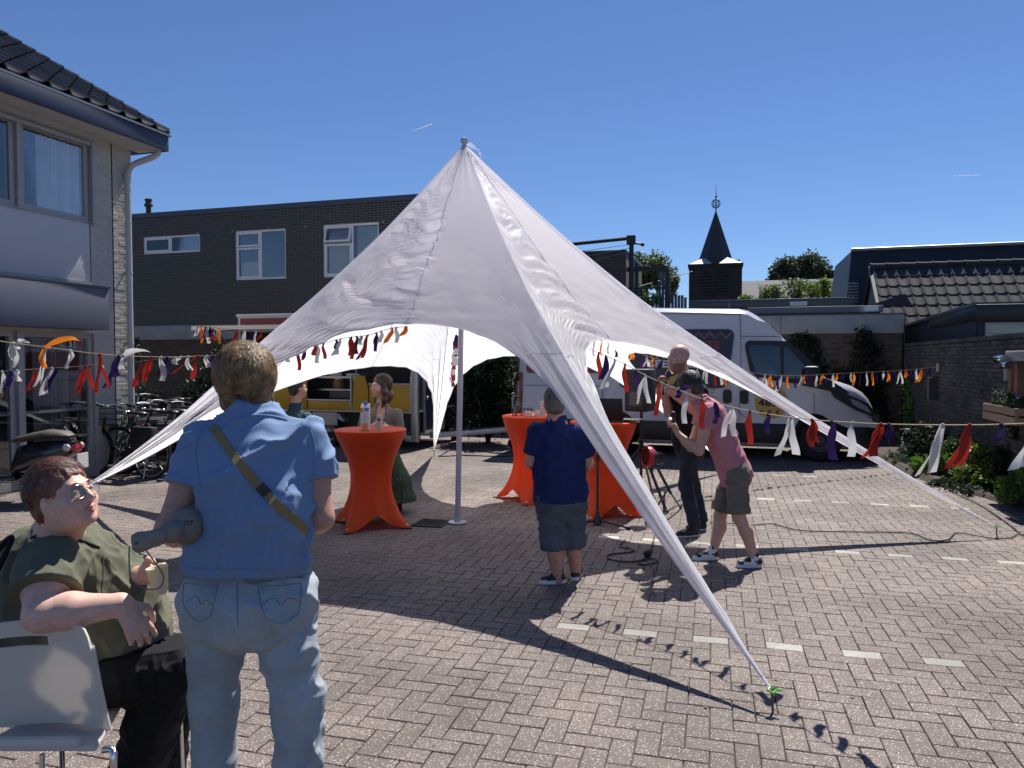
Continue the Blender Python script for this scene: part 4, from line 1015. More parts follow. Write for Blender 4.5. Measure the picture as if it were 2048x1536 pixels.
# hatch
uh0 = onv(396, 655, VT-1.05)[0]
mb = MB(FT_); zhh = tp(560, 655)[1]-.05; mb.box(uA-.25, tp(720, 650)[0], -1.05, -.0, zhh, zhh+.035); mb.box(uA-.25, tp(720, 650)[0], -1.07, -1.04, zhh-.03, zhh+.05); mb.build('hatch', m_alu, tr)
mb = MB(FT_); mb.tube([(uA+.1, -.9, zhh), (uA+.1, .02, zhh-.55)], .012, 6); mb.tube([(uA+2.2, -.9, zhh), (uA+2.2, .02, zhh-.55)], .012, 6); mb.build('gas_strut', m_steelg, tr)
# front post, end wall with door, chassis
mb = MB(FT_); mb.box(uB-.12, uB+.02, -.03, .05, tp(830, 882)[1], zTop-.03); mb.build('corner_post', m_alu, tr, bevel=.01)
mb = MB(FT_); mb.box(uB+.0, uB+.012, .05, TD-.05, zFl+.05, zTop-.1); mb.build('end_panel', m_tdark, tr)
mb = MB(FT_); zb0 = tp(830, 882)[1]
for (y0, y1, z0, z1) in ((.25, .29, zb0+.12, 1.55), (1.2, 1.24, zb0+.12, 1.55), (.29, 1.2, 1.51, 1.55), (.29, 1.2, zb0+.12, zb0+.16)): mb.box(uB+.013, uB+.05, y0, y1, z0, z1)
ed = mb.build('end_door', m_alu, tr)
mb = MB(FT_); mb.box(uB+.013, uB+.03, .29, 1.2, zb0+.16, 1.51); mb.build('door_leaf', m_tdark, ed)
mb = MB(FT_); mb.box(uB+.03, uB+.07, 1.0, 1.08, .95, 1.0); mb.ball((uB+.06, .35, 1.0), .03); mb.build('handle', m_chrome, ed)
mb = MB(FT_); mb.box(uA+.1, uB, .05, .15, zb0+.0, zb0+.12); mb.box(uA+.1, uB, TD-.15, TD-.05, zb0, zb0+.12); mb.box(uA+.1, uB-.02, .16, TD-.16, zb0+.14, zFl); mb.build('chassis', m_vblack, tr)
mb = MB(FT_); mb.box(uB-.25, uB+.02, -.02, .06, zb0-.02, zb0+.10); mb.bar((uB, .6, zb0+.04), (uB+1.5, .95, .36), .06, .10); mb.bar((uB, TD-.5, zb0+.04), (uB+1.5, 1.1, .36), .06, .10); mb.bar((uB+1.4, 1.02, .36), (uB+2.3, 1.02, .36), .08, .11); mb.build('drawbar', m_steelg, tr, bevel=.006)
cpu = uB+2.3
mb = MB(FT_); mb.bar((cpu, 1.02, .37), (cpu+.28, 1.02, .36), .07, .09); mb.ball((cpu+.3, 1.02, .35), .06); mb.tube([(cpu-.1, 1.02, .43), (cpu+.1, 1.02, .58), (cpu+.3, 1.02, .54)], .016, 8); mb.build('coupling', m_steelg, tr)
ju = tp(967, 850)[0]+.0
jx = uB+1.62
mb = MB(FT_); mb.tube([(jx, .92, .12), (jx, .92, 1.0)], .03, 10); mb.tube([(jx, .92, 1.0), (jx, .92, 1.03), (jx+.22, .92, 1.04), (jx+.22, .92, 1.14)], .011, 8); jk = mb.build('jockey_stand', m_steelg, tr, smooth=True)
mb = MB(FT_); mb.lathe([(.10, -.03), (.10, .03)], (jx, .92, .10), 20, axis=(0, 1, 0)); mb.build('jockey_wheel', m_rub, jk)
wu = tp(653, 869)[0]; wrr = .30
wheel(tr, FT_, wu, .14, wrr, .18, M('silver_rim', (.42, .43, .45), .35, metal=.6), holes=14)
wheel(tr, FT_, wu, TD-.14, wrr, .18, m_rim)
mb = MB(FT_); g0, gt = tp(618, 845), tp(650, 822); hx = .42
mb.prism([(wu-hx, .52), (wu-hx*.8, zFl-.05), (wu+hx*.7, zFl-.05), (wu+hx, .52), (wu+hx-.03, .52), (wu+hx*.66, zFl-.16), (wu-hx*.76, zFl-.16), (wu-hx+.03, .52)], 1, -.02, .26); mb.box(wu-hx*.7, wu+hx*.62, -.03, -.02, zFl-.28, zFl-.03)
mb.build('mudguard', m_steelg, tr)
# curly cable by the coupling
mb = MB(FT_); pts = []
for i in range(120):
    t = i/120; pts.append((cpu-.3+t*.9, .9+.04*math.cos(i*1.1), .55+.04*math.sin(i*1.1)-.25*math.sin(math.pi*t)))
mb.tube(pts, .008, 5); mb.build('spiral_cable', m_blk, tr)

# ================================================================== BICYCLES
m_bk = M('bike_black', (.012, .012, .014), .3, coat=.3)
m_sad = M('saddle_leather', (.02, .018, .018), .45)
def bicycle(label, frame_mat=m_bk, group='bicycles parked by the house', basket=False, pannier=False, col=None):
    r = thing('bicycle', label, 'bicycle', (0, 0, 0), 0, group)
    RW = .345; WB = 1.12
    for k, x in enumerate((0, WB)):
        b = MB(); b.tube([(x+RW*math.cos(t), 0, RW+.005+RW*math.sin(t)) for t in np.linspace(0, 2*math.pi, 37)[:-1]], .020, 7, closed=True); wl = b.build('wheel', m_rub, r, smooth=True)
        b = MB(); b.tube([(x+(RW-.03)*math.cos(t), 0, RW+.005+(RW-.03)*math.sin(t)) for t in np.linspace(0, 2*math.pi, 33)[:-1]], .011, 5, closed=True); b.lathe([(.028, -.05), (.028, .05)], (x, 0, RW), 10, axis=(0, 1, 0)); b.build('rim', m_steelg, wl, smooth=True)
        b = MB()
        for s in range(18):
            a = 2*math.pi*s/18; b.bar((x+.02*math.cos(a+1), (-1)**s*.03, RW+.02*math.sin(a+1)), (x+(RW-.03)*math.cos(a), 0, RW+(RW-.03)*math.sin(a)), .0025, .0025)
        b.build('spokes', m_steelg, wl)
        b = MB(); n = 14; a0, a1 = (R(-10), R(150)) if k == 0 else (R(20), R(215))
        for i in range(n):
            t0, t1 = a0+(a1-a0)*i/n, a0+(a1-a0)*(i+1)/n; q_ = RW+.035
            b.add([(x+q_*math.cos(t0), -.028, RW+q_*math.sin(t0)), (x+q_*math.cos(t1), -.028, RW+q_*math.sin(t1)), (x+q_*math.cos(t1), .028, RW+q_*math.sin(t1)), (x+q_*math.cos(t0), .028, RW+q_*math.sin(t0))], [(0, 1, 2, 3)])
        b.build('mudguard', m_bk, r)
    b = MB(); bb = (.50, 0, .30); st = (.34, 0, .82); hd = (.93, 0, .88); hb = (.97, 0, .70)
    b.tube([bb, st], .016); b.tube([hb, (.75, 0, .45), bb], .022); b.tube([hd, hb], .02); b.tube([(.37, 0, .72), (.62, 0, .50)], .014)
    for s in (-1, 1): b.tube([(0, s*.055, RW), (bb[0], s*.02, bb[2])], .010); b.tube([(0, s*.055, RW), (.36, s*.015, .74)], .009)
    b.build('frame', frame_mat, r, smooth=True)
    b = MB()
    for s in (-1, 1): b.tube([(.98, s*.045, .66), (1.06, s*.05, .45), (WB, s*.05, RW)], .011)
    b.bar((.98, -.05, .66), (.98, .05, .66), .03, .03); b.build('fork', frame_mat, r, smooth=True)
    b = MB(); b.tube([hd, (.90, 0, 1.03)], .013)
    for s in (-1, 1): b.tube(curve_pts([(.90, 0, 1.04), (.93, s*.12, 1.07), (.86, s*.24, 1.08), (.70, s*.29, 1.04)], 4), .010)
    h = b.build('handlebar', m_steelg, r, smooth=True)
    for s in (-1, 1): b = MB(); b.tube([(.80, s*.268, 1.067), (.68, s*.295, 1.035)], .017); b.build('grip', m_rub, h, smooth=True)
    b = MB(); b.tube([(.36, 0, .78), (.32, 0, .93)], .012); b.build('seat_post', m_steelg, r)
    b = MB(); b.ball((.27, 0, .955), (.13, .09, .032)); b.ball((.40, 0, .955), (.11, .035, .025)); b.build('saddle', m_sad, r, smooth=True)
    b = MB()
    for s in (-1, 1): b.tube([(-.16, s*.06, .74), (.26, s*.06, .75)], .006); b.tube([(0, s*.06, RW), (-.06, s*.06, .74)], .006)
    for i in range(6): b.tube([(-.15+i*.07, -.06, .742), (-.15+i*.07, .06, .742)], .004)
    b.build('rack', m_bk, r)
    b = MB(); b.prism([(0-.02, RW-.05), (0-.02, RW+.05), (.50, .39), (.58, .30), (.5, .21)], 1, .045, .07); b.build('chain_case', m_bk, r, bevel=.01)
    b = MB(); b.tube([(.5, -.1, .3), (.5, .1, .3)], .012); b.bar((.5, .1, .3), (.60, .11, .17), .012, .022); b.bar((.5, -.1, .3), (.40, -.11, .43), .012, .022); b.box(.55, .65, .10, .18, .16, .18); b.box(.35, .45, -.18, -.10, .42, .44); b.build('crank', m_steelg, r)
    b = MB(); b.box(-.20, -.17, -.03, .03, .68, .73); b.build('rear_lamp', m_red, r); b = MB(); b.ball((1.02, 0, .93), (.045, .04, .04)); b.build('head_lamp', m_chrome, r, smooth=True)
    b = MB(); b.tube([(.02, .07, RW-.04), (-.04, .16, .01)], .010); b.build('kick_stand', m_steelg, r)
    if basket:
        b = MB(); x0, x1, y0, y1, z0, z1 = 1.0, 1.30, -.2, .2, .76, 1.0
        for z in (z0, z0+.08, z0+.16, z1): b.tube([(x0, y0, z), (x1, y0, z), (x1, y1, z), (x0, y1, z)], .005, 5, closed=True)
        for i in range(9):
            t = i/8
            for a, c in (((x0+(x1-x0)*t, y0), 0), ((x0+(x1-x0)*t, y1), 0), ((x0, y0+(y1-y0)*t), 0), ((x1, y0+(y1-y0)*t), 0)): b.tube([(a[0], a[1], z0), (a[0], a[1], z1)], .003, 4)
        b.box(x0, x1, y0, y1, z0-.004, z0); b.build('basket', m_bk, r)
    if pannier:
        b = MB(); [b.box(-.18, .22, s*.07, s*.20, .42, .76) for s in (-1, 1)]; b.build('pannier', M('pannier_cloth', (.02, .02, .022), .6, var=.3), r, bevel=.03)
    return r
def place(o, px, py, head, tilt=0):
    g = G(px, py); o.location = (g.x, g.y, 0); o.rotation_euler = (tilt, 0, R(head)); return o
bikeA = bicycle('black city bicycle with a front wire basket, nearest the house corner', basket=True); place(bikeA, 372, 952, 172, R(4))
bikeB = bicycle('black bicycle with bulging saddle bags beside the house pier', pannier=True); place(bikeB, 345, 938, 205, R(-3))
bikeC = copy_tree(bikeB); bikeC['label'] = 'dark bicycle second from the drainpipe, partly behind the white tent strip'; place(bikeC, 420, 930, 190, R(3))
bikeD = bicycle('blue framed bicycle with a wire basket at the left picture edge', frame_mat=M('bike_blue', (.02, .06, .35), .3, coat=.4), basket=True); place(bikeD, -70, 950, 8, R(-3))
bikeE = copy_tree(bikeA); bikeE['label'] = 'black basket bicycle between the scooter and the glazed house front'; place(bikeE, 262, 925, 190, R(2))
bikeF = copy_tree(bikeB); bikeF['label'] = 'black bicycle behind the blue shirted woman, front wheel by her elbow'; place(bikeF, 330, 905, 8, R(-4))
bikeG = bicycle('light framed bicycle leaning by the shrub at the garage wall', frame_mat=M('bike_cream', (.32, .30, .24), .4)); place(bikeG, 372, 900, 182, R(3))

for k_, (src_, lab_, px_, py_, hd_, tl_) in enumerate(((bikeB, 'dark bicycle standing closest to the scooter rack', 300, 958, 160, 5), (bikeA, 'black bicycle with basket crammed against the painted pier', 268, 940, 176, -4), (bikeB, 'black bicycle half hidden behind the basket bicycle', 395, 945, 186, 2),
        (bikeA, 'bicycle farthest back by the cream garage fascia', 330, 893, 12, 3), (bikeB, 'bicycle with saddle bags in the middle of the tight row', 310, 925, 192, -2), (bikeF, 'black bicycle at the right end of the row by the woman in blue', 450, 940, 178, 4))):
    bk_ = copy_tree(src_); bk_['label'] = lab_; place(bk_, px_, py_, hd_, R(tl_))
# ================================================================== SCOOTER
m_sc = M('scooter_black', (.012, .012, .013), .22, coat=.6)
m_scs = M('scooter_seat', (.085, .08, .068), .55, bump=.1)
sc_ = thing('motor_scooter', 'black motor scooter with brown seat and red tail lamp parked at the left', 'scooter', (0, 0, 0))
def wheel2(root, x, r, w_):
    b = MB(); b.tube([(x+r*.8*math.cos(t), 0, r+r*.8*math.sin(t)) for t in np.linspace(0, 2*math.pi, 29)[:-1]], r*.22, 8, closed=True); wl = b.build('wheel', m_rub, root, smooth=True)
    b = MB(); b.lathe([(r*.6, -.03), (r*.3, -.04), (.03, -.05), (.03, .05), (r*.3, .04), (r*.6, .03)], (x, 0, r), 16, axis=(0, 1, 0)); b.build('rim', m_steelg, wl, smooth=True)
wheel2(sc_, 0, .23, .1); wheel2(sc_, 1.25, .23, .1)
b = MB()
sec = [(-.26, .70, .05, .05), (-.18, .66, .13, .10), (0, .60, .17, .16), (.25, .56, .17, .18), (.45, .52, .14, .17), (.52, .40, .12, .12)]
vs = []; fs = []; n = 14
for (x, z, ry, rz) in sec:
    for j in range(n): a = 2*math.pi*j/n; vs.append((x, ry*math.copysign(abs(math.cos(a))**.7, math.cos(a)), z+rz*math.copysign(abs(math.sin(a))**.7, math.sin(a))))
for i in range(len(sec)-1):
    for j in range(n): fs.append((i*n+j, i*n+(j+1) % n, (i+1)*n+(j+1) % n, (i+1)*n+j))
fs += [tuple(range(n)), tuple((len(sec)-1)*n+j for j in range(n))]
b.add(vs, fs); b.build('rear_body', m_sc, sc_, smooth=True)
b = MB(); b.box(.45, .95, -.15, .15, .26, .33); b.build('footboard', m_sc, sc_, bevel=.03)
b = MB(); b.add([(.95, -.19, .28), (.95, .19, .28), (1.10, .20, .62), (1.10, -.20, .62), (1.04, -.12, .92), (1.04, .12, .92), (1.02, -.19, .28), (1.02, .19, .28), (1.20, .17, .62), (1.20, -.17, .62), (1.12, -.08, .94), (1.12, .08, .94)],
     [(0, 1, 2, 3), (3, 2, 5, 4), (6, 9, 8, 7), (9, 10, 11, 8), (0, 3, 9, 6), (3, 4, 10, 9), (1, 7, 8, 2), (2, 8, 11, 5), (4, 5, 11, 10), (0, 6, 7, 1)]); b.build('leg_shield', m_sc, sc_, bevel=.03)
b = MB(); b.ball((1.25, 0, .40), (.22, .09, .12)); b.build('front_mudguard', m_sc, sc_, smooth=True)
b = MB(); b.tube([(1.06, 0, .9), (1.04, 0, 1.02)], .05); b.ball((1.06, 0, 1.02), (.10, .12, .08)); b.tube(curve_pts([(1.04, 0, 1.04), (1.0, .2, 1.08), (.93, .36, 1.05)], 4), .016); b.tube(curve_pts([(1.04, 0, 1.04), (1.0, -.2, 1.08), (.93, -.36, 1.05)], 4), .016); hb_ = b.build('handlebar', m_sc, sc_, smooth=True)
for s in (-1, 1): b = MB(); b.tube([(1.0, s*.22, 1.08), (.98, s*.3, 1.28)], .006); b.lathe([(.06, -.01), (.06, .01)], (.98, s*.31, 1.31), 16, axis=(1, 0, 0)); b.build('mirror', m_chrome, hb_)
b = MB(); vs = []; fs = []; sec = [(-.20, .80, .06, .02), (-.10, .83, .13, .045), (.1, .84, .15, .05), (.3, .80, .14, .05), (.5, .76, .10, .04), (.56, .74, .05, .02)]
for (x, z, ry, rz) in sec:
    for j in range(n): a = 2*math.pi*j/n; vs.append((x, ry*math.cos(a), z+rz*math.sin(a)))
for i in range(len(sec)-1):
    for j in range(n): fs.append((i*n+j, i*n+(j+1) % n, (i+1)*n+(j+1) % n, (i+1)*n+j))
fs += [tuple(range(n)), tuple((len(sec)-1)*n+j for j in range(n))]
b.add(vs, fs); b.build('seat', m_scs, sc_, smooth=True)
b = MB(); b.ball((-.24, 0, .66), (.05, .10, .06)); b.build('tail_lamp', M('lamp_red', (.35, .01, .02), .1, coat=.5), sc_, smooth=True)
b = MB()
for s in (-1, 1): b.ball((-.20, s*.13, .68), (.05, .03, .045))
b.build('indicator', M('lens_clear', (.6, .55, .55), .15), sc_, smooth=True)
b = MB(); b.tube([(-.33, -.1, .82), (-.05, -.12, .80)], .01); b.tube([(-.33, .1, .82), (-.05, .12, .80)], .01); b.tube([(-.33, -.1, .82), (-.35, 0, .82), (-.33, .1, .82)], .01)
for i in range(4): b.tube([(-.3+i*.07, -.1, .82), (-.3+i*.07, .1, .82)], .006)
b.build('rack', m_bk, sc_)
b = MB(); b.tube([(-.05, -.14, .25), (.2, -.16, .28)], .045, 10); b.build('exhaust', m_steelg, sc_, smooth=True)
b = MB(); b.box(-.02, .35, -.10, .12, .2, .42); b.build('engine', m_vblack, sc_, bevel=.04)
b = MB()
for s in (-1, 1): b.tube([(.40, s*.05, .25), (.32, s*.17, .02), (.26, s*.18, .02)], .012)
b.build('centre_stand', m_steelg, sc_)
b = MB(); b.box(-.32, -.30, -.10, .10, .42, .60); b.build('number_plate', M('plate_white', (.6, .6, .58), .4), sc_)
place(sc_, 118, 1003, 176)
# ================================================================== STAR TENT
m_tent = M('tent_nylon', (.95, .94, .97), .5, transl=.66, spec=.3, bump=.12, bscale=14, bdist=.02, var=.02, scale=1)
m_seam = M('tent_seam', (.85, .84, .90), .6, transl=.55)
TC = V((-.50, 7.84, 0))
def gxy(px, py): g = G(px, py); return V((g.x, g.y, 0))
stakes = [gxy(1543, 1424), gxy(1992, 1076), V((3.35, 11.45, 0)), gxy(868, 913), gxy(160, 996), gxy(160, 996)]
bows = [0, 0, 0, 0, 0, 0]; M5 = V((-2.12, 6.70, 0))   # the sixth arm is pulled round to its neighbour's stake                # sideways bend of the arm in plan (left of its direction positive = clockwise seen from above)
zprof = [(0, 4.0), (.1, 3.49), (.2, 3.0), (.35, 2.34), (.475, 1.88), (.65, 1.24), (.83, .64), (.92, .35), (1, .11)]
zdrop = [0, 0, 0, 0, -.18, -.12]
def zr(s):
    for (a, za), (c, zc_) in zip(zprof, zprof[1:]):
        if s <= c: return za+(zc_-za)*(s-a)/(c-a)
    return zprof[-1][1]
_zt = [sum(zr(min(max(i/200+k/200, 0), 1)) for k in range(-7, 8))/15 if 8 < i < 192 else zr(i/200) for i in range(201)]
def zs(s): f = min(max(s, 0), 1)*200; i = min(int(f), 199); return _zt[i]+(_zt[i+1]-_zt[i])*(f-i)
def arm(k, s):
    v = stakes[k]-TC; d = v.normalized(); n = V((d.y, -d.x, 0)); e = 4*s*(1-s)*(1-.35*s)
    # bows: + bends to the right of the outward direction
    p = TC + v*s + n*bows[k]*e
    if k == 5:
        def pl(q): return TC.lerp(M5, q/.4) if q < .4 else M5.lerp(stakes[5], (q-.4)/.6)
        p = sum((pl(min(1, max(0, s+d_*.012*min(1, (1-s)*12, s*12)))) for d_ in range(-5, 6)), V((0, 0, 0)))/11
    return V((p.x, p.y, zs(s)+zdrop[k]*math.sin(math.pi*s)))
edge_tab = [(0, 1.0, .0), (.10, .93, .0035), (.2, .84, .011), (.30, .74, .020), (.40, .63, .033), (.50, .545, .058), (.60, .485, .10), (.70, .437, .17), (.80, .402, .265), (.90, .382, .38), (1.0, .375, .5)]
def edge(t, smid):
    """t 0..1 from stake to the middle of the opening -> s, w"""
    for a, b_ in zip(edge_tab, edge_tab[1:]):
        if t <= b_[0]+1e-9:
            f = (t-a[0])/(b_[0]-a[0]); s = a[1]+(b_[1]-a[1])*f; w_ = a[2]+(b_[2]-a[2])*f; break
    k = (smid/.375); s2 = s*(1+(k-1)*max(0, min(1, (1-s)/.5))); return s2, w_
#         pair     smid  sag
panels = [((5, 0), .375, .07, 'wr'), ((0, 1), .40, .17, 'wr'), ((1, 2), .42, .2, ''), ((2, 3), .42, .22, ''), ((3, 4), .43, .24, ''), ((4, 5), .43, .20, '')]
tent = thing('star_tent', 'white star shaped party tent with stretched arms and a single centre pole', 'tent', (TC.x, TC.y, 0))
def pt(k, w_, s, q_):
    (i, j), smid, sag, kind = panels[k]
    A, B_ = arm(i, s), arm(j, s); p = A.lerp(B_, w_)
    ch = (A-B_).length; d = min(w_, 1-w_)*ch
    drop = sag*4*w_*(1-w_)*min(1, s/smid)**1.3 + .33*d/(1+d/.22)*min(1, s*3)*(.0 if kind == 'n' else 1)
    return V((p.x, p.y, p.z-drop)), d
def wrink(k, w_, s, d):
    kind = panels[k][3]; h = 0
    seed = k*7.3
    L_ = s*9
    if kind == 'n': return 0
    env = 0
    if kind == 'wr':
        env = max(0, min(1, (w_-.02)/.10))*max(0, min(1, (.53-w_)/.06))
        env2 = .22
    else: env2 = .3
    wz = 1.5*mnoise.noise(V((w_*4, s*5, seed)))-w_*3
    a = .55-1.9*abs(mnoise.noise(V((w_*2.0+seed, s*46+wz, .3))))
    a2 = .5-1.7*abs(mnoise.noise(V((w_*4+seed, s*95+wz*2, 4.3))))
    big = mnoise.noise(V((w_*2.2+seed, s*9, 9.1)))
    low = max(0, min(1, (s-.22)/.1))
    g_ = 2.3 if k == 0 else .9
    h += (env*g_*(.030*a+.012*a2+.035*big) + env2*(.016*a*low+.014*a2*low))*min(1, s*6)
    # crumples low in the middle of the panels
    c = mnoise.noise(V((w_*17+seed, s*38, 1.7))); h += .010*c*low*(1 if kind == 'wr' else .4)
    # folds gathered at the peak
    h += .018*math.sin(w_*36+seed)*max(0, 1-s/.13)*min(1, s*20)
    # lengthwise folds down the arms
    if s > .42:
        hw_ = max(.02, .34*(1-s)**1.1+.012); u = d/hw_
        h += .045*min(1, (s-.42)/.12)*hw_**.8*(math.sin(u*9+seed)+.45*math.sin(u*17+1))
    return h
NQ, NR = 64, 230
_r = [((i/NR)**.93) for i in range(NR+1)]
edges3 = {}
for k, ((i, j), smid, sag, kind) in enumerate(panels):
    nq, nr = (NQ, NR) if kind == 'wr' else (40, 110)
    if kind == 'n': nq, nr = 16, 90
    vs = []
    for a in range(nq+1):
        q_ = a/nq
        # slower near the ridges
        t = 1-abs(2*q_-1); t = t**1.0
        s_e, w_e = edge(t, smid); w_ = w_e if q_ <= .5 else 1-w_e
        if kind == 'n': w_ = q_; s_e = .985-(.985-smid)*math.sin(math.pi*q_)**.5*1.0
        for b_ in range(nr+1):
            s = s_e*(b_/nr)**.93; p, d = pt(k, w_, s, q_)
            vs.append((p, w_, s, d))
    P_ = [v[0] for v in vs]; out = []
    m = nr+1
    for a in range(nq+1):
        for b_ in range(m):
            idx = a*m+b_; p, w_, s, d = vs[idx]
            h = wrink(k, w_, s, d)
            if a in (0, nq): h = 0
            elif a in (1, nq-1): h *= .5
            if h:
                du = P_[min(a+1, nq)*m+b_]-P_[max(a-1, 0)*m+b_]; dv = P_[a*m+min(b_+1, nr)]-P_[a*m+max(b_-1, 0)]
                nn = du.cross(dv)
                if nn.length > 1e-9:
                    nn.normalize(); nn = nn if nn.z > 0 else -nn; p = p+nn*h
            out.append(p)
    mb = MB(); mb.add(out, [(a*m+b_, (a+1)*m+b_, (a+1)*m+b_+1, a*m+b_+1) for a in range(nq) for b_ in range(nr)])
    me = bpy.data.meshes.new('canopy_panel'); inv = wm(tent).inverted()
    me.from_pydata([tuple(inv @ p) for p in mb.v], [], mb.f); setmat(me, m_tent)
    me.polygons.foreach_set('use_smooth', [True]*len(me.polygons)); link('canopy_panel', me, tent)
    # hem cord along the free edge, and the seam up the middle of the panel
    hem = [out[a*m+nr] for a in range(nq+1)]
    if kind != 'n':
        b = MB(); b.tube(hem, .006, 5); b.build('hem', m_tent, tent, smooth=True)
        mid = nq//2; b = MB(); b.tube([out[mid*m+b_]+V((0, 0, .002)) for b_ in range(4, nr+1, 2)], .0045, 5); b.build('seam', m_seam, tent, smooth=True)
    if kind == 'wr' or k in (2, 3, 4):
        for side_ in (0, 1):
            b = MB(); pts = []
            for n_ in range(9):
                w_ = .085*n_/8; w2 = w_ if side_ == 0 else 1-w_; p, d = pt(k, w2, .50-.02*n_/8, 0); p = p+V((0, 0, .008)); pts.append(p)
            b.tube(pts, .004, 5); b.build('seam', m_seam, tent)
for k in range(6):
    b = MB(); b.tube([arm(k, s)+V((0, 0, .003)) for s in np.linspace(.02, .985, 60)], .006, 5); b.build('ridge_tape', m_tent, tent, smooth=True)
m_alup = M('pole_aluminium', (.45, .44, .50), .35, metal=.25)
b = MB(); b.tube([(TC.x-.08, TC.y, .01), (TC.x, TC.y, 3.98)], .030, 18); pole = b.build('pole', m_alup, tent, smooth=True)
b = MB(); b.lathe([(.10, 0), (.10, .012), (.04, .02), (.035, .06)], (TC.x-.08, TC.y, .004), 28); b.build('base_plate', m_alup, pole)
b = MB(); b.lathe([(.040, 3.94), (.022, 3.99), (.022, 4.01), (.036, 4.02), (.042, 4.04), (.036, 4.06), (.015, 4.07), (0, 4.07)], (TC.x, TC.y, 0), 18); b.build('peak_cap', M('cap_grey_white', (.5, .5, .54), .6), tent, smooth=True)
b = MB()
for k in range(3): b.tube(curve_pts([(TC.x+.02, TC.y-.03, 3.98), (TC.x+.07, TC.y-.05, 4.0-.02*k), (TC.x+.13+.02*k, TC.y-.05, 3.94-.02*k), (TC.x+.16, TC.y-.05, 3.93-.05*k)], 4), .004, 4)
b.build('tie_cord', m_tent, tent)
m_clip = M('green_clip', (.12, .55, .06), .4); m_iron = M('stake_iron', (.16, .10, .07), .6, metal=.4)
for k in (0, 1, 2, 3, 4):
    st_ = stakes[k]; d = (st_-TC).normalized(); e = arm(k, 1)
    b = MB(); b.tube([(st_.x+d.x*.01, st_.y+d.y*.01, -.01), (st_.x, st_.y, .115)], .006, 8); b.tube([(st_.x, st_.y, .115), (st_.x-d.y*.03, st_.y+d.x*.03, .118)], .006, 6); s_ = b.build('stake', m_iron, tent)
    b = MB(); b.tube([e+V((-.02, 0, 0)), e+V((.0, .02, .012)), e+V((.025, 0, 0)), e+V((0, -.02, -.005))], .0065, 7, closed=True); b.tube([e+V((.01, 0, 0)), e+V((.045, -.01, .004))], .006, 6); b.build('clip', m_clip, s_, smooth=True)
# round mark printed on the back arm
p, d = pt(3, .93, .56, 0)

# ================================================================== RAG BUNTING
m_rag = {'w': M('rag_white', (.60, .60, .60), .8, transl=.4, bump=.2, bscale=120), 'r': M('rag_red_orange', (.36, .025, .015), .8, transl=.3, bump=.2, bscale=120),
         'o': M('rag_orange', (.85, .24, .02), .8, transl=.42, bump=.2, bscale=120), 'p': M('rag_purple', (.035, .014, .09), .8, transl=.25, bump=.2, bscale=120)}
m_cord = M('jute_cord', (.42, .34, .20), .9)
rr_ = random.Random(11)
def bunting(label, rope, strips, ln=.25, wd=.055, wind=-.0, group='rag bunting strings', sd=0):
    pts3 = [P(px, py, Y) for px, py, Y in rope]
    cv = curve_pts(pts3, 8)
    o = thing('bunting', label, 'bunting', tuple(cv[0]), 0)
    o['group'] = group
    b = MB(); b.tube(cv, .0035, 5, caps=True); b.build('cord', m_cord, o)
    pxs = [pix(c)[0] for c in cv]
    for st_ in strips:
        px, col = st_[0], st_[1]; kind = st_[2] if len(st_) > 2 else None; sc = st_[3] if len(st_) > 3 else 1
        best = min(range(len(cv)-1), key=lambda i: abs((pxs[i]+pxs[i+1])/2-px)); f = (px-pxs[best])/((pxs[best+1]-pxs[best]) or 1); f = max(0, min(1, f))
        p0 = cv[best].lerp(cv[best+1], f); dr = (cv[best+1]-cv[best]).normalized()
        b = MB()
        L = ln*sc*rr_.uniform(.85, 1.12); Wd = wd*rr_.uniform(.8, 1.15)
        b.ball((p0.x, p0.y, p0.z-.004), (Wd*.22, .012, .014), 8, 5)
        tails = [(rr_.uniform(-.05, .05)+wind, L, rr_.uniform(-.3, .3))]
        if kind == 'f': tails = [(-.75, L*1.25, .3)]          # flying to the left
        if kind == 'F': tails = [(.9, L*1.1, .3), (-.1, L*.6, 0)]
        if kind == 's': tails = [(-.4, L*1.1, .2), (-.28, L, -.3)]
        if kind == 't': tails = [(-.28, L, .3), (.10, L*.95, -.3)]
        if kind is None and rr_.random() < .35: tails.append((tails[0][0]+rr_.uniform(-.25, .25), L*rr_.uniform(.6, .95), rr_.uniform(-.4, .4)))
        for (dx, l_, tw) in tails:
            n_ = 9; ph = rr_.uniform(0, 6); vs = []
            ang = rr_.uniform(-.5, .5)
            for i in range(n_+1):
                t = i/n_; y_ = .022*math.sin(t*4+ph)*t+tw*.04*t
                x_ = dx*l_*t+.010*math.sin(t*5+ph)
                if kind == 'F' and dx > .5: z_ = -.05*l_+l_*(.25*t - .55*(t-.5)**2+.13)
                elif kind == 'f': z_ = -l_*(.55*t**1.1)
                else: z_ = -l_*t*math.sqrt(max(.1, 1-dx*dx*.6))
                c_ = p0+V((x_, y_, z_)); wv = Wd*(.28+.72*min(1, t*3.2))*.5
                a_ = ang+tw*1.4*t+.25*math.sin(t*6+ph); nx, ny = math.cos(a_)*wv, math.sin(a_)*wv
                dz = -nx*dx*.8
                cc = .008*math.sin(ph)
                vs += [c_+V((-nx, -ny, -dz)), c_+V((0, cc+.004, 0)), c_+V((nx, ny, dz))]
            b.add(vs, [(3*i+k_, 3*i+k_+1, 3*i+k_+4, 3*i+k_+3) for i in range(n_) for k_ in range(2)])
        me = bpy.data.meshes.new('rag_strip'); inv = wm(o).inverted(); me.from_pydata([tuple(inv @ q_) for q_ in b.v], [], b.f); setmat(me, m_rag[col])
        me.polygons.foreach_set('use_smooth', [True]*len(me.polygons)); link('rag_strip', me, o)
    return o
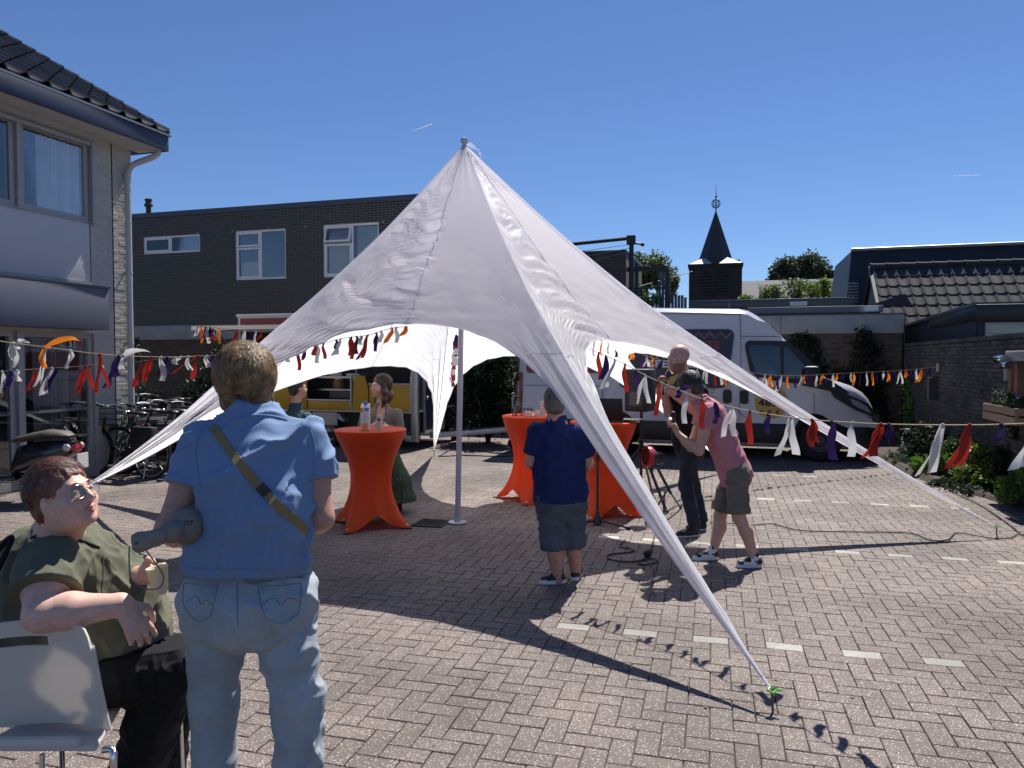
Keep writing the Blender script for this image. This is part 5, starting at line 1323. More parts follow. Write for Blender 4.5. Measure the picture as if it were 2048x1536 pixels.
bunting('near right bunting cord with large red, white and purple rags',
        [(1178, 697, 6.6), (1215, 713, 6.2), (1249, 728, 5.95), (1300, 755, 5.7), (1370, 785, 5.4), (1420, 803, 5.2), (1500, 822, 4.85), (1600, 837, 4.45), (1700, 845, 4.1), (1800, 849, 3.85), (1950, 850, 3.5), (2090, 846, 3.2)],
        [(1198, 'r'), (1212, 'p'), (1229, 'w', 's'), (1250, 'r'), (1273, 'p', None, .7), (1290, 'w', 't', 1.1), (1317, 'r', None, 1.05), (1358, 'p', 'F', .5), (1371, 'w', None, 1.1), (1404, 'r', None, .95), (1431, 'p', None, .7), (1463, 'w', 't'), (1500, 'r', None, 1.05), (1536, 'p', None, .5), (1582, 'w', 't'), (1624, 'r', None, .8), (1664, 'p', None, .95), (1705, 'w', None, .9), (1762, 'r', 's', .8), (1778, 'p', None, .55), (1886, 'w', 's', 1.0), (1940, 'r', 's', .8), (2003, 'p', None, .33), (2076, 'w', 's', .9)], ln=.23, wd=.043)
def seq(px0, px1, n, cols): return [(px0+(px1-px0)*i/(n-1)+rr_.uniform(-3.5, 3.5), cols[i % len(cols)], rr_.choice([None, None, None, 't', 's']), rr_.uniform(.55, 1.1)) for i in range(n)]
bunting('far bunting cord of small orange, white and purple rags running past the van',
        [(1178, 672, 9.1), (1225, 688, 9.3), (1290, 711, 9.56), (1350, 727, 9.8), (1400, 737, 10.03), (1480, 742, 10.4), (1530, 749, 10.66), (1600, 751, 11.05), (1700, 746, 11.6), (1800, 741, 12.2), (1884, 733, 12.8)],
        [(1187, 'w'), (1203, 'o'), (1217, 'w', None, .8), (1232, 'p', None, .8)]+seq(1264, 1338, 6, 'opwopw')+[(1338, 'o')]+[(1396, 'w'), (1411, 'w', 't'), (1431, 'r'), (1444, 'w'), (1453, 'o')]+[(1474, 'o', None, .6), (1491, 'w', None, .8), (1516, 'p', None, .6)]+seq(1532, 1856, 30, 'wop'), ln=.21, wd=.034)
bunting('upper left bunting cord with long red and white rags and a flying orange one',
        [(-30, 676, 4.8), (0, 682, 4.95), (42, 688, 5.1), (115, 697, 5.35), (182, 706, 5.6), (260, 712, 5.95), (340, 714, 6.3), (400, 712, 6.6), (500, 708, 6.95), (560, 703, 7.15), (626, 692, 7.25), (685, 677, 7.3), (737, 670, 7.35), (780, 657, 7.4), (815, 653, 7.45)],
        [(26, 'w', None, .75), (32, 'w', 'F', .3), (88, 'o', 'F', 1.0), (97, 'w', 's', 1.1), (140, 'w', None, .55), (199, 'r', None, 1.3), (236, 'p', 't', .8), (246, 'w', 'F', .7), (303, 'r', 's', .9), (322, 'w', None, .8), (333, 'p', 't', .7), (362, 'w', 'f', .3), (376, 'w', None, .6), (394, 'r', 'f', 1.0), (398, 'r', 's', .8), (414, 'w', None, .5), (425, 'p', None, .4),
         (555, 'p', None, .5), (572, 'w', None, .5), (598, 'r', None, .9), (613, 'p', 's', .5), (629, 'r', None, .4), (634, 'w', None, .7), (648, 'r', None, .7), (672, 'p', None, .4), (681, 'w', 's', .8), (703, 'r', None, 1.0), (713, 'p', None, .8), (722, 'w', None, .4), (736, 'r', 's', 1.0), (752, 'p', None, .8), (762, 'w', None, .5), (784, 'o', 's', .7), (793, 'w', None, .7), (812, 'o', 's', .4)], ln=.23, wd=.042)
bunting('second left bunting cord hanging lower behind the first, over the scooter',
        [(-30, 745, 6.6), (0, 743, 6.65), (42, 740, 6.7), (104, 736, 6.8), (182, 731, 6.9), (260, 725, 7.0), (325, 717, 7.05), (400, 713, 7.1)],
        [(4, 'w', None, .8), (20, 'p', 't', .7), (34, 'w', None, .4), (70, 'r', 't', .85), (104, 'w', 's', 1), (112, 'p', 's', .9), (172, 'r', 's', .9), (180, 'r', None, .8), (202, 'w', None, .4), (230, 'p', 's', .9), (288, 'r', 's', 1), (350, 'w', None, .3)], ln=.24, wd=.044)
bunting('small bunting cluster hanging from the open hatch of the food trailer',
        [(393, 652, 11.7), (425, 655, 11.72), (470, 659, 11.75), (520, 664, 11.8), (600, 668, 11.85), (680, 668, 11.9)],
        seq(396, 440, 9, 'wopwprw')+seq(476, 672, 17, 'rwpwrp'), ln=.25, wd=.06)
bunting('short bunting string seen end on beside the tent pole',
        [(913, 664, 8.4), (911, 690, 9.2), (908, 720, 10.2), (904, 746, 11.2)],
        [(912.5, 'p', None, .5), (912, 'r', None, .5), (911.4, 'w', None, .6), (911, 'p', None, .6), (910, 'w', None, .7), (909, 'r', None, .8), (908, 'w', None, .8), (907, 'r', None, .9), (906, 'w', None, .9), (905, 'r', None, 1)], ln=.25, wd=.07)
# ================================================================== STANDING TABLES AND WHAT IS ON THEM
m_or = M('orange_spandex', (.95, .115, .010), .6, transl=.54, sheen=.3, var=.03, bump=.1, bscale=400)
def table(label, c, top_z, a0, r_top=.37):
    t = thing('standing_table', label, 'table', (c.x, c.y, 0), 0, 'orange covered standing tables')
    pf = [r_top, .335, .280, .243, .228, .240, .280, .350, .475]; pm = [r_top, .325, .262, .220, .200, .203, .222, .255, .300]
    def lerp(a, t_): i = min(int(t_*8), 7); f = t_*8-i; return a[i]+(a[i+1]-a[i])*f
    def smooth(a, t_): return (lerp(a, max(0, t_-.05))+2*lerp(a, t_)+lerp(a, min(1, t_+.05)))/4
    N_, Mr = 96, 40; vs = []
    for j in range(Mr+1):
        tt = j/Mr
        for i in range(N_):
            th = 2*math.pi*i/N_; q_ = abs(math.cos(2*(th-a0))); w_ = q_**(1.2+7*tt**2); zb = .012+.135*(1-q_**1.6)
            z = top_z-.025+(zb-top_z+.025)*tt; r = smooth(pf, tt)*w_+smooth(pm, tt)*(1-w_); r += .0035*math.sin(th*9+tt*8)*math.sin(math.pi*tt)
            vs.append((c.x+r*math.cos(th), c.y+r*math.sin(th), z))
    fs = [(j*N_+i, j*N_+(i+1) % N_, (j+1)*N_+(i+1) % N_, (j+1)*N_+i) for j in range(Mr) for i in range(N_)]
    b = MB(); b.add(vs, fs); cov = b.build('cover', m_or, t, smooth=True)
    b = MB(); b.lathe([(r_top-.001, -.026), (r_top+.004, -.018), (r_top+.004, -.004), (r_top-.004, .0), (0, .0015)], (c.x, c.y, top_z), 64, caps=False); b.build('top_cover', m_or, t, smooth=True)
    b = MB(); b.lathe([(r_top-.012, -.03), (r_top-.012, -.012)], (c.x, c.y, top_z), 40); b.build('table_top', M('table_board', (.3, .3, .3), .6), t)
    b = MB(); b.tube([(c.x, c.y, top_z-.03), (c.x, c.y, .30)], .03, 10); b.build('pole', m_steelg, t)
    for k in range(4):
        a = a0+k*math.pi/2; b = MB(); b.tube([(c.x, c.y, .32), (c.x+.44*math.cos(a), c.y+.44*math.sin(a), .03)], .014, 8); lg = b.build('leg', m_steelg, t)
        b = MB(); b.lathe([(.03, 0), (.03, .012), (.012, .02)], (c.x+.462*math.cos(a), c.y+.462*math.sin(a), 0.001), 12); b.build('foot', m_vblack, lg)
    return t
def atY(px, py, Y): return P(px, py, Y)
c1 = P(741, 858, 7.75); c2 = P(1064, 831, 9.2); c3 = P(1207, 841, 8.3)
table('orange covered standing table with the juice carton, left of the tent pole', V((c1.x, c1.y, 0)), c1.z, R(-22))
table('orange covered standing table with glasses and a cup, behind the navy man', V((c2.x, c2.y, 0)), c2.z, R(-100))
table('orange covered standing table carrying the open laptop', V((c3.x, c3.y, 0)), c3.z-.005, R(-25))
# juice carton
p = V((P(731, 853, 7.6).x, 7.6, c1.z+.002)); ca = thing('juice_carton', 'tall juice carton with blue cap on the first orange table', 'carton', tuple(p))
m_cart = M('carton_white', (.62, .60, .60), .4); m_cb = M('carton_blue', (.05, .16, .5), .3); m_co = M('carton_orange', (.75, .22, .04), .4)
b = MB(); b.box(p.x-.043, p.x+.043, p.y-.036, p.y+.036, p.z, p.z+.235); b.add([(p.x-.043, p.y-.036, p.z+.235), (p.x+.043, p.y-.036, p.z+.235), (p.x+.043, p.y+.036, p.z+.235), (p.x-.043, p.y+.036, p.z+.235), (p.x-.043, p.y+.034, p.z+.275), (p.x+.043, p.y+.034, p.z+.275)], [(0, 1, 5, 4), (1, 2, 5), (0, 4, 3), (2, 3, 4, 5)]); b.build('box', m_cart, ca)
b = MB(); b.lathe([(.020, 0), (.020, .03), (.018, .034), (0, .034)], (p.x+.004, p.y-.012, p.z+.262), 16); b.build('cap', m_cb, ca)
b = MB(); b.box(p.x-.0435, p.x-.014, p.y-.038, p.y-.0365, p.z+.19, p.z+.233); b.lathe([(.030, -.0375), (.030, -.0382)], (p.x+.0, p.y, p.z+.05), 24, axis=(0, 1, 0)); b.box(p.x-.0435, p.x+.0435, p.y-.038, p.y-.0365, p.z+.002, p.z+.018); b.build('print', m_co, ca)
b = MB(); b.box(p.x+.0, p.x+.0435, p.y-.0378, p.y-.0366, p.z+.20, p.z+.233); b.build('print', m_cb, ca)
b = MB()
for k in range(4): b.box(p.x-.02, p.x+.022-.006*(k % 2), p.y-.0378, p.y-.0366, p.z+.10+k*.02, p.z+.105+k*.02)
b.build('print', M('print_grey', (.3, .3, .32), .6), ca)
m_pc = M('clear_pinkish_cup', (.72, .52, .48), .3, transl=.3)
def cups(x, y, z, n, r0, r1, h, lab, mat, inverted=True):
    o = thing('cup_stack' if n > 1 else 'cup', lab, 'cups' if n > 1 else 'cup', (x, y, z))
    for k in range(n):
        b = MB(); zz = z+k*h*.28; ra, rb_ = (r1, r0) if inverted else (r0, r1)
        b.lathe([(ra, 0), (rb_, h), (rb_*.9, h+.001), (0, h)] if inverted else [(0, .001), (ra, 0), (rb_, h), (rb_-.003, h), (ra-.003, .004), (0, .004)], (x, y, zz), 20, caps=False); b.build('cup', mat, o, smooth=True)
    return o
q_ = P(759, 853, 7.62); o = cups(q_.x, 7.62, c1.z+.002, 4, .024, .036, .085, 'upturned stack of pale cups beside the juice carton', m_pc)
b = MB(); b.box(q_.x-.013, q_.x+.013, 7.62-.034, 7.62-.032, c1.z+.10, c1.z+.125); b.build('mark', m_blk, o)
q_ = P(1085, 833, 9.1); cups(q_.x, 9.1, c2.z+.002, 5, .026, .038, .085, 'upturned stack of pale cups by the navy man on the second table', m_pc)
q_ = P(1072, 833, 8.95); cups(q_.x+.02, 9.02, c2.z+.002, 2, .026, .038, .06, 'short pair of pale cups on the second table', m_pc)
m_gl = glassmat('drinking_glass', (.9, .85, .82), .02, 1.3)
for i, px in enumerate((1029, 1046, 1060)):
    q_ = P(px, 830, 9.12); o = thing('glass', ['drinking glass nearest the edge of the second orange table', 'middle drinking glass on the second orange table', 'drinking glass just behind the white cup'][i], 'glass', (q_.x, 9.1+.1*(i > 0), c2.z+.002)); b = MB(); b.lathe([(0, .004), (.028, .0), (.033, .095), (.030, .095), (.026, .008), (0, .008)], (q_.x, 9.1+.1*(i > 0), c2.z+.002), 20, caps=False); b.build('glass_wall', m_gl, o, smooth=True)
q_ = P(1056, 832, 8.98); o = thing('coffee_cup', 'white porcelain cup on the second orange table', 'cup', (q_.x, 8.95, c2.z+.002)); b = MB(); b.lathe([(0, .004), (.028, .0), (.040, .02), (.052, .065), (.048, .065), (.036, .022), (0, .012)], (q_.x, 8.95, c2.z+.002), 24, caps=False); cc = b.build('bowl', M('porcelain', (.7, .69, .68), .2, coat=.4), o, smooth=True)
b = MB(); b.tube(curve_pts([(q_.x+.045, 8.95, c2.z+.055), (q_.x+.075, 8.95, c2.z+.05), (q_.x+.07, 8.95, c2.z+.02), (q_.x+.038, 8.95, c2.z+.02)], 5), .006, 6); b.build('handle', _M['porcelain'], o, smooth=True)
q_ = P(1037, 825, 9.3); o = thing('glass_vase', 'slim clear vase with a twisted neck on the second orange table', 'vase', (q_.x, 9.3, c2.z)); b = MB(); b.lathe([(0, .004), (.045, .0), (.05, .10), (.03, .16), (.022, .22), (.035, .30), (.018, .38), (.022, .42), (.018, .42)], (q_.x, 9.3, c2.z+.002), 16, caps=False); b.build('vase_wall', m_gl, o, smooth=True)
# laptop on the third table
zt3_ = c3.z; lx, ly = c3.x+.08, c3.y-.05
lap = thing('laptop', 'open black laptop on the third orange table', 'laptop', (lx, ly, zt3_))
ML = Matrix.Translation((lx, ly, zt3_)) @ Matrix.Rotation(R(-28), 4, 'Z')
b = MB(ML); b.box(-.19, .19, -.13, .13, .0, .018); b.build('keyboard_base', m_vblack, lap, bevel=.004)
b = MB(ML @ Matrix.Translation((0, -.12, .018)) @ Matrix.Rotation(R(12), 4, 'X')); b.box(-.19, .19, -.008, .0, 0, .25); b.build('screen', m_vblack, lap, bevel=.004)
b = MB(ML); b.box(.12, .34, -.10, .12, .02, .028); b.build('riser', m_blk, lap)
# ------------------------------------------------------------ loudspeaker on stand
Yq = 8.75; sp = P(1283, 780, Yq); ss = thing('speaker_stand', 'black tripod stand under the loudspeaker', 'stand', (sp.x, Yq, 0))
b = MB(); b.tube([(sp.x, Yq, .25), (sp.x, Yq, sp.z-.25)], .019, 10); b.build('pole', m_bk, ss)
b = MB(); b.lathe([(.03, -.05), (.03, .05)], (sp.x, Yq, .75), 10); b.build('collar', m_bk, ss)
for k in range(3):
    a = R(-60+120*k); b = MB(); b.bar((sp.x, Yq, .72), (sp.x+.45*math.cos(a), Yq+.45*math.sin(a), .015), .02, .03); lg = b.build('leg', m_bk, ss); b = MB(); b.ball((sp.x+.45*math.cos(a), Yq+.45*math.sin(a), .02), (.03, .03, .02)); b.build('rubber_foot', m_rub, lg)
spk = thing('loudspeaker', 'dark loudspeaker box on a tripod stand next to the bald man', 'speaker', (sp.x, Yq, sp.z-.24))
MS = Matrix.Translation((sp.x, Yq, sp.z)) @ Matrix.Rotation(R(-38), 4, 'Z')
b = MB(MS); b.prism([(-.15, -.15), (.15, -.15), (.11, .16), (-.11, .16)], 2, -.25, .25); b.build('cabinet', M('speaker_cabinet', (.02, .02, .022), .6, bump=.2, bscale=80), spk, bevel=.02)
b = MB(MS); b.box(-.13, .13, -.160, -.152, -.22, .22); b.build('grille', M('speaker_grille', (.035, .035, .04), .4, metal=.4), spk)
b = MB(MS)
for i in range(5):
    for j in range(6): cx, cz = -.06+i*.030+(j % 2)*.015, -.16+j*.026; b.tube([(cx+.015*math.cos(t), -.164, cz+.015*math.sin(t)) for t in [math.pi/3*k for k in range(6)]], .0022, 4, closed=True)
b.build('grille_pattern', M('pattern_grey', (.3, .3, .32), .5), spk)
# ------------------------------------------------------------ microphone stand
Ym = 7.75; mp = P(1195, 1063, Ym); mst = thing('microphone_stand', 'black microphone stand standing before the laptop table', 'stand', (mp.x, Ym, 0))
zt_m = P(1193, 862, Ym).z
b = MB(); b.tube([(mp.x, Ym, .05), (mp.x, Ym, .72)], .014, 10); b.tube([(mp.x, Ym, .70), (mp.x-.01, Ym, zt_m)], .009, 8); b.build('pole', m_bk, mst, smooth=True)
b = MB(); b.lathe([(.05, .02), (.045, .05), (.02, .12), (.02, .14)], (mp.x, Ym, 0), 14); b.lathe([(.022, -.03), (.022, .03)], (mp.x, Ym, .71), 10); b.build('hub', m_bk, mst, smooth=True)
for a in (-38, 85, 205):
    b = MB(); b.tube([(mp.x, Ym, .05), (mp.x+.36*math.cos(R(a)), Ym+.36*math.sin(R(a)), .02)], .011, 8); lg = b.build('leg', m_bk, mst); b = MB(); b.tube([(mp.x+.34*math.cos(R(a)), Ym+.34*math.sin(R(a)), .02), (mp.x+.39*math.cos(R(a)), Ym+.39*math.sin(R(a)), .018)], .017, 8); b.build('rubber_foot', m_rub, lg)
b = MB(); b.tube([(mp.x-.22, Ym+.05, .66), (mp.x+.05, Ym-.01, zt_m+.12)], .008, 8); b.build('boom', m_bk, mst)
# ------------------------------------------------------------ red stage lamp on a tripod
Yr = 8.0; lp = P(1300, 914, Yr); ls = thing('stage_lamp', 'red and black round lamp on a low tripod behind the front tent arm', 'lamp', (lp.x, Yr, 0))
axl = V((-.95, -.25, .12)).normalized()
b = MB(); b.lathe([(.0, -.08), (.06, -.075), (.085, -.04), (.09, .0), (.088, .05)], lp, 24, axis=axl, caps=False); b.build('housing', m_vblack, ls, smooth=True)
b = MB(); b.lathe([(.090, -.01), (.112, -.005), (.116, .02), (.112, .05), (.09, .055)], lp, 32, axis=axl, caps=False); b.build('red_ring', M('lamp_red_ring', (.45, .015, .03), .3, coat=.4), ls, smooth=True)
b = MB(); b.lathe([(.087, .045), (0, .048)], lp, 24, axis=axl, caps=False); b.build('lens', m_vglass, ls)
b = MB(); b.tube(curve_pts([lp+V((.06, 0, .05)), lp+V((.15, .0, .02)), lp+V((.16, 0, -.06)), lp+V((.08, 0, -.09))], 5), .009, 6); b.tube([lp+V((.05, 0, -.02)), lp+V((.02, 0, -.16))], .018, 8); b.build('bracket', m_bk, ls, smooth=True)
hubp = V((lp.x+.06, Yr, lp.z-.18))
b = MB(); b.tube([hubp+V((0, 0, .1)), hubp+V((.17, 0, -.22))], .016, 8); b.build('column', m_bk, ls)
h2 = hubp+V((.14, 0, -.17))
for g_ in (G(1361, 1019), G(1293, 1050), G(1330, 985)):
    b = MB(); b.tube([h2, V((g_.x, g_.y, .02))], .011, 8); lg = b.build('leg', m_bk, ls); b = MB(); b.tube([V((g_.x, g_.y, .05)), V((g_.x, g_.y, .01))], .018, 8); b.build('rubber_foot', m_rub, lg)
# ------------------------------------------------------------ cables on the ground
def cable(label, pxs, r=.006, name='cable'):
    pts = [G(*p)+V((0, 0, .012)) for p in pxs]; cv = curve_pts(pts, 8); o = thing(name, label, 'cable', tuple(cv[0])); b = MB(); b.tube(cv, r, 6); b.build('sheath', m_blk, o, smooth=True); return o
cable('black cable wandering to the right hand tent stake', [(1420, 1046), (1500, 1052), (1545, 1050), (1600, 1063), (1700, 1066), (1790, 1067), (1830, 1071), (1862, 1083), (1895, 1082), (1912, 1068), (1950, 1073), (1990, 1079), (2020, 1078), (2040, 1070), (2075, 1078)])
cable('dark cable running from the plant bed to the right edge', [(1870, 962), (1905, 985), (1960, 1012), (2010, 1045), (2045, 1072), (2080, 1090)])
cb = cable('looped black cable with a plug ball near the bare feet of the front tent arm', [(1250, 1083), (1238, 1095), (1262, 1100), (1266, 1106), (1218, 1112), (1222, 1122), (1262, 1126), (1300, 1120), (1316, 1126), (1290, 1132), (1276, 1128), (1300, 1108), (1312, 1060), (1322, 1020)], .007)
cb['label'] = 'looped black cable with a connector on the paving below the microphone stand'
b = MB(); g_ = G(1295, 1115); b.ball((g_.x, g_.y, .035), (.04, .035, .035)); b.build('connector', m_blk, cb, smooth=True)
cable('thin cable hanging on from the connector to the shaded paving', [(1300, 1132), (1308, 1145), (1304, 1165), (1303, 1185), (1312, 1196)], .004)
cable('black power cable coiled below the trailer drawbar', [(890, 905), (905, 898), (885, 910), (880, 914), (930, 912), (1000, 914), (1060, 910), (1100, 905)], .010)
cable('second power cable lying behind the tent pole', [(930, 905), (955, 902), (1000, 908), (1050, 903), (1110, 900)], .010)
cable('cable lying among the bicycle wheels', [(1500, 990), (1440, 1000), (1400, 1004), (1350, 1015), (1330, 1030)], .006)['label'] = 'thin cable from the red lamp towards the van'
# ------------------------------------------------------------ on the right hand wall
m_crate = M('crate_wood', (.36, .25, .15), .75, col2=(.46, .33, .20), scale=5, stretch=(1, 1, 8), isl=.15)
def onw(px, py, off=0): v_, z = onu(px, py, UE-off); return v_, z
cr0 = onw(1968, 812, .30); cr1 = onw(2032, 812, .30)
va, vb_ = cr0[0], cr1[0]; zt_c, zb_c = onw(1968, 806, .3)[1], onw(1968, 836, .3)[1]
cr = thing('flower_crate', 'wooden slatted crate of flowers hanging on the right garden wall', 'crate', tuple(RM @ V((UE-.15, (va+vb_)/2, zb_c))), -RA)
hh = (zt_c-zb_c)
for k, (z0, z1) in enumerate(((zb_c, zb_c+hh*.44), (zb_c+hh*.56, zt_c))):
    for (x0, x1, y0, y1) in ((UE-.315, UE-.30, vb_, va), (UE-.30, UE-.02, va-.0, va+.012), (UE-.30, UE-.02, vb_-.012, vb_)): b = MB(RM); b.box(x0, x1, y0, y1, z0, z1); b.build('slat', m_crate, cr)
for (x, y) in ((UE-.297, va-.03), (UE-.297, vb_), (UE-.06, va-.03), (UE-.06, vb_)): b = MB(RM); b.box(x, x+.025, y+.002, y+.027, zb_c-.001, zt_c+.001); b.build('corner_post', m_crate, cr)
b = MB(RM); b.box(UE-.28, UE-.03, vb_+.03, va-.035, zb_c+.01, zt_c-.03); b.build('earth', m_soil, cr)
wl0 = onw(2022, 728, .1); wl1 = onw(2036, 728, .1)
pst = thing('timber_post', 'reddish timber post fixed to the right garden wall above the crate', 'post', tuple(RM @ V((UE-.06, wl0[0], 1))), -RA)
m_tim = M('red_timber', (.26, .14, .09), .7, var=.2, scale=6)
for px in (2023, 2036): vv_ = onw(px, 728, .1)[0]; b = MB(RM); b.box(UE-.12, UE-.02, vv_-.05, vv_+.05, onw(px, 800, .1)[1], onw(px, 728, .1)[1]); b.build('board', m_tim, pst)
l0 = onw(2008, 706, .25); lb = thing('security_lamp', 'twin silver spot lamp above the flower crate on the garden wall', 'lamp', tuple(RM @ V((UE-.1, l0[0], l0[1]))), -RA)
b = MB(RM); b.box(UE-.20, UE-.02, onw(2060, 706, .2)[0], onw(2010, 706, .2)[0], onw(2015, 722, .2)[1], onw(2015, 702, .2)[1]); b.build('housing', M('lamp_grey', (.28, .28, .28), .4), lb, bevel=.01)
m_sil = M('polished_silver', (.75, .75, .74), .12, metal=1)
for (px, py, L_, r_) in ((1992, 718, .24, .05), (2004, 730, .18, .045)):
    v_, z = onw(px, py, .28); b = MB(RM); b.lathe([(r_*.6, 0), (r_, .03), (r_, L_)], (UE-.28, v_, z), 18, axis=(.1, -1, 0)); b.build('spot_lamp', m_sil, lb, smooth=True)
b = MB(RM); v_, z = onw(2012, 745, .15); b.box(UE-.16, UE-.10, v_-.06, v_+.06, z-.1, z+.1); b.build('sensor', _M['lamp_grey'], lb)
# board that ends the far bunting
bp_ = P(1885, 735, 12.8); bd = thing('cord_board', 'cream wooden block on a grey post holding the far bunting cord', 'post', (bp_.x, 12.8, 0))
b = MB(); b.box(bp_.x-.085, bp_.x+.075, 12.78, 12.84, bp_.z-.07, bp_.z+.07); b.build('block', M('cream_wood', (.50, .44, .28), .7), bd, bevel=.004)
b = MB(); b.box(bp_.x+.05, bp_.x+.13, 12.85, 12.93, .0, bp_.z+.02); b.build('post', M('old_post', (.09, .085, .08), .9), bd)
b = MB(); b.box(bp_.x-.17, bp_.x-.03, 12.9, 12.95, P(1870, 800, 12.9).z, P(1870, 755, 12.9).z)
for k in range(5): b.box(bp_.x-.19, bp_.x-.01, 12.88, 12.9, P(1870, 800, 12.9).z+k*.085, P(1870, 800, 12.9).z+.03+k*.085)
b.build('letter_rack', M('old_metal', (.12, .12, .11), .6), bd)
# brown fence post and dark screen behind the trailer coupling
pp = P(911, 880, 16.0); fp = thing('fence_post', 'brown timber post between the trailer and the dark hedge', 'post', (pp.x, 16.0, 0)); b = MB(); b.box(pp.x-.09, pp.x+.09, 15.9, 16.05, 0, P(911, 735, 16).z); b.build('post', M('brown_post', (.09, .06, .045), .85, var=.2), fp)
# ================================================================== PEOPLE
class Body:
    """bodies and clothes as blended solids, turned into one continuous surface"""
    def __init__(s, h): s.h = h; s.ops = []
    def rc(s, a, b, ra, rb=None, k=.03, sq=None):
        s.ops.append(('rc', np.array(a, float), np.array(b, float), ra, ra if rb is None else rb, k, sq)); return s
    def chain(s, pts, rs, k=.03, sq=None):
        for i in range(len(pts)-1): s.rc(pts[i], pts[i+1], rs[i], rs[i+1], k, sq)
        return s
    def el(s, c, r, k=.03, rot=None, op='add'):
        s.ops.append((op, np.array(c, float), np.array(r, float), None if rot is None else np.array(rot, float), k)); return s
    def cut(s, p, n, c=None, rad=None, k=.004):
        """remove what lies on the n side of the plane (only near c)"""
        s.ops.append(('cut', np.array(p, float), np.array(V(n).normalized(), float), None if c is None else np.array(c, float), rad, k)); return s
    def mesh(s):
        h = s.h; lo = np.full(3, 1e9); hi = -lo
        for o in s.ops:
            if o[0] == 'rc':
                r = max(o[3], o[4])*(1 if not o[6] else max(1, 1/o[6][1])); lo = np.minimum(lo, np.minimum(o[1], o[2])-r); hi = np.maximum(hi, np.maximum(o[1], o[2])+r)
            elif o[0] == 'add': r = max(o[2]); lo = np.minimum(lo, o[1]-r); hi = np.maximum(hi, o[1]+r)
        lo -= 4*h+.01; hi += 4*h+.01; nn = np.ceil((hi-lo)/h).astype(int)+1
        F = np.full(nn, 1.0, np.float32); ax = [lo[i]+h*np.arange(nn[i]) for i in range(3)]
        def sl(a, b, m):
            i0 = np.maximum(((a-m-lo)/h).astype(int), 0); i1 = np.minimum(((b+m-lo)/h).astype(int)+2, nn); return tuple(slice(i0[i], i1[i]) for i in range(3))
        def grid(S): return np.meshgrid(ax[0][S[0]], ax[1][S[1]], ax[2][S[2]], indexing='ij', sparse=True)
        def smin(a, b, k):
            if k <= 0: return np.minimum(a, b)
            t = np.clip(.5+.5*(b-a)/k, 0, 1); return b+(a-b)*t-k*t*(1-t)
        for o in s.ops:
            if o[0] == 'rc':
                _, a, b, ra, rb, k, sq = o; r = max(ra, rb)*(1 if not sq else max(1, 1/sq[1])); S = sl(np.minimum(a, b)-r, np.maximum(a, b)+r, k+3*h)
                X, Y, Z = grid(S); ba = b-a; L2 = ba@ba+1e-9
                px, py, pz = X-a[0], Y-a[1], Z-a[2]; t = np.clip((px*ba[0]+py*ba[1]+pz*ba[2])/L2, 0, 1)
                dx, dy, dz = px-t*ba[0], py-t*ba[1], pz-t*ba[2]
                if sq:
                    u = np.array(V(sq[0]).normalized()); q = sq[1]; dd = dx*u[0]+dy*u[1]+dz*u[2]
                    dx, dy, dz = dx+u[0]*dd*(q-1), dy+u[1]*dd*(q-1), dz+u[2]*dd*(q-1)
                d = np.sqrt(dx*dx+dy*dy+dz*dz)-(ra+(rb-ra)*t)
                F[S] = smin(F[S], d.astype(np.float32), k)
            elif o[0] in ('add', 'sub'):
                op, c, r, rot, k = o; m = max(r); S = sl(c-m, c+m, k+3*h); X, Y, Z = grid(S); px, py, pz = X-c[0], Y-c[1], Z-c[2]
                if rot is not None: px, py, pz = (rot[0][0]*px+rot[1][0]*py+rot[2][0]*pz, rot[0][1]*px+rot[1][1]*py+rot[2][1]*pz, rot[0][2]*px+rot[1][2]*py+rot[2][2]*pz)
                q0 = np.sqrt((px/r[0])**2+(py/r[1])**2+(pz/r[2])**2); q1 = np.sqrt((px/r[0]**2)**2+(py/r[1]**2)**2+(pz/r[2]**2)**2)+1e-9
                d = (q0*(q0-1)/q1).astype(np.float32)
                F[S] = smin(F[S], d, k) if op == 'add' else -smin(-F[S], d, k)
            else:
                _, p, n, c, rad, k = o
                if c is None: S = tuple(slice(0, nn[i]) for i in range(3))
                else: S = sl(c-rad, c+rad, 0)
                X, Y, Z = grid(S); d = ((X-p[0])*n[0]+(Y-p[1])*n[1]+(Z-p[2])*n[2]).astype(np.float32)
                if c is not None:
                    dd = np.sqrt((X-c[0])**2+(Y-c[1])**2+(Z-c[2])**2)-rad; d = -np.maximum(-d, dd).astype(np.float32)
                F[S] = np.maximum(F[S], d)
        return surfnet(F, lo, h)
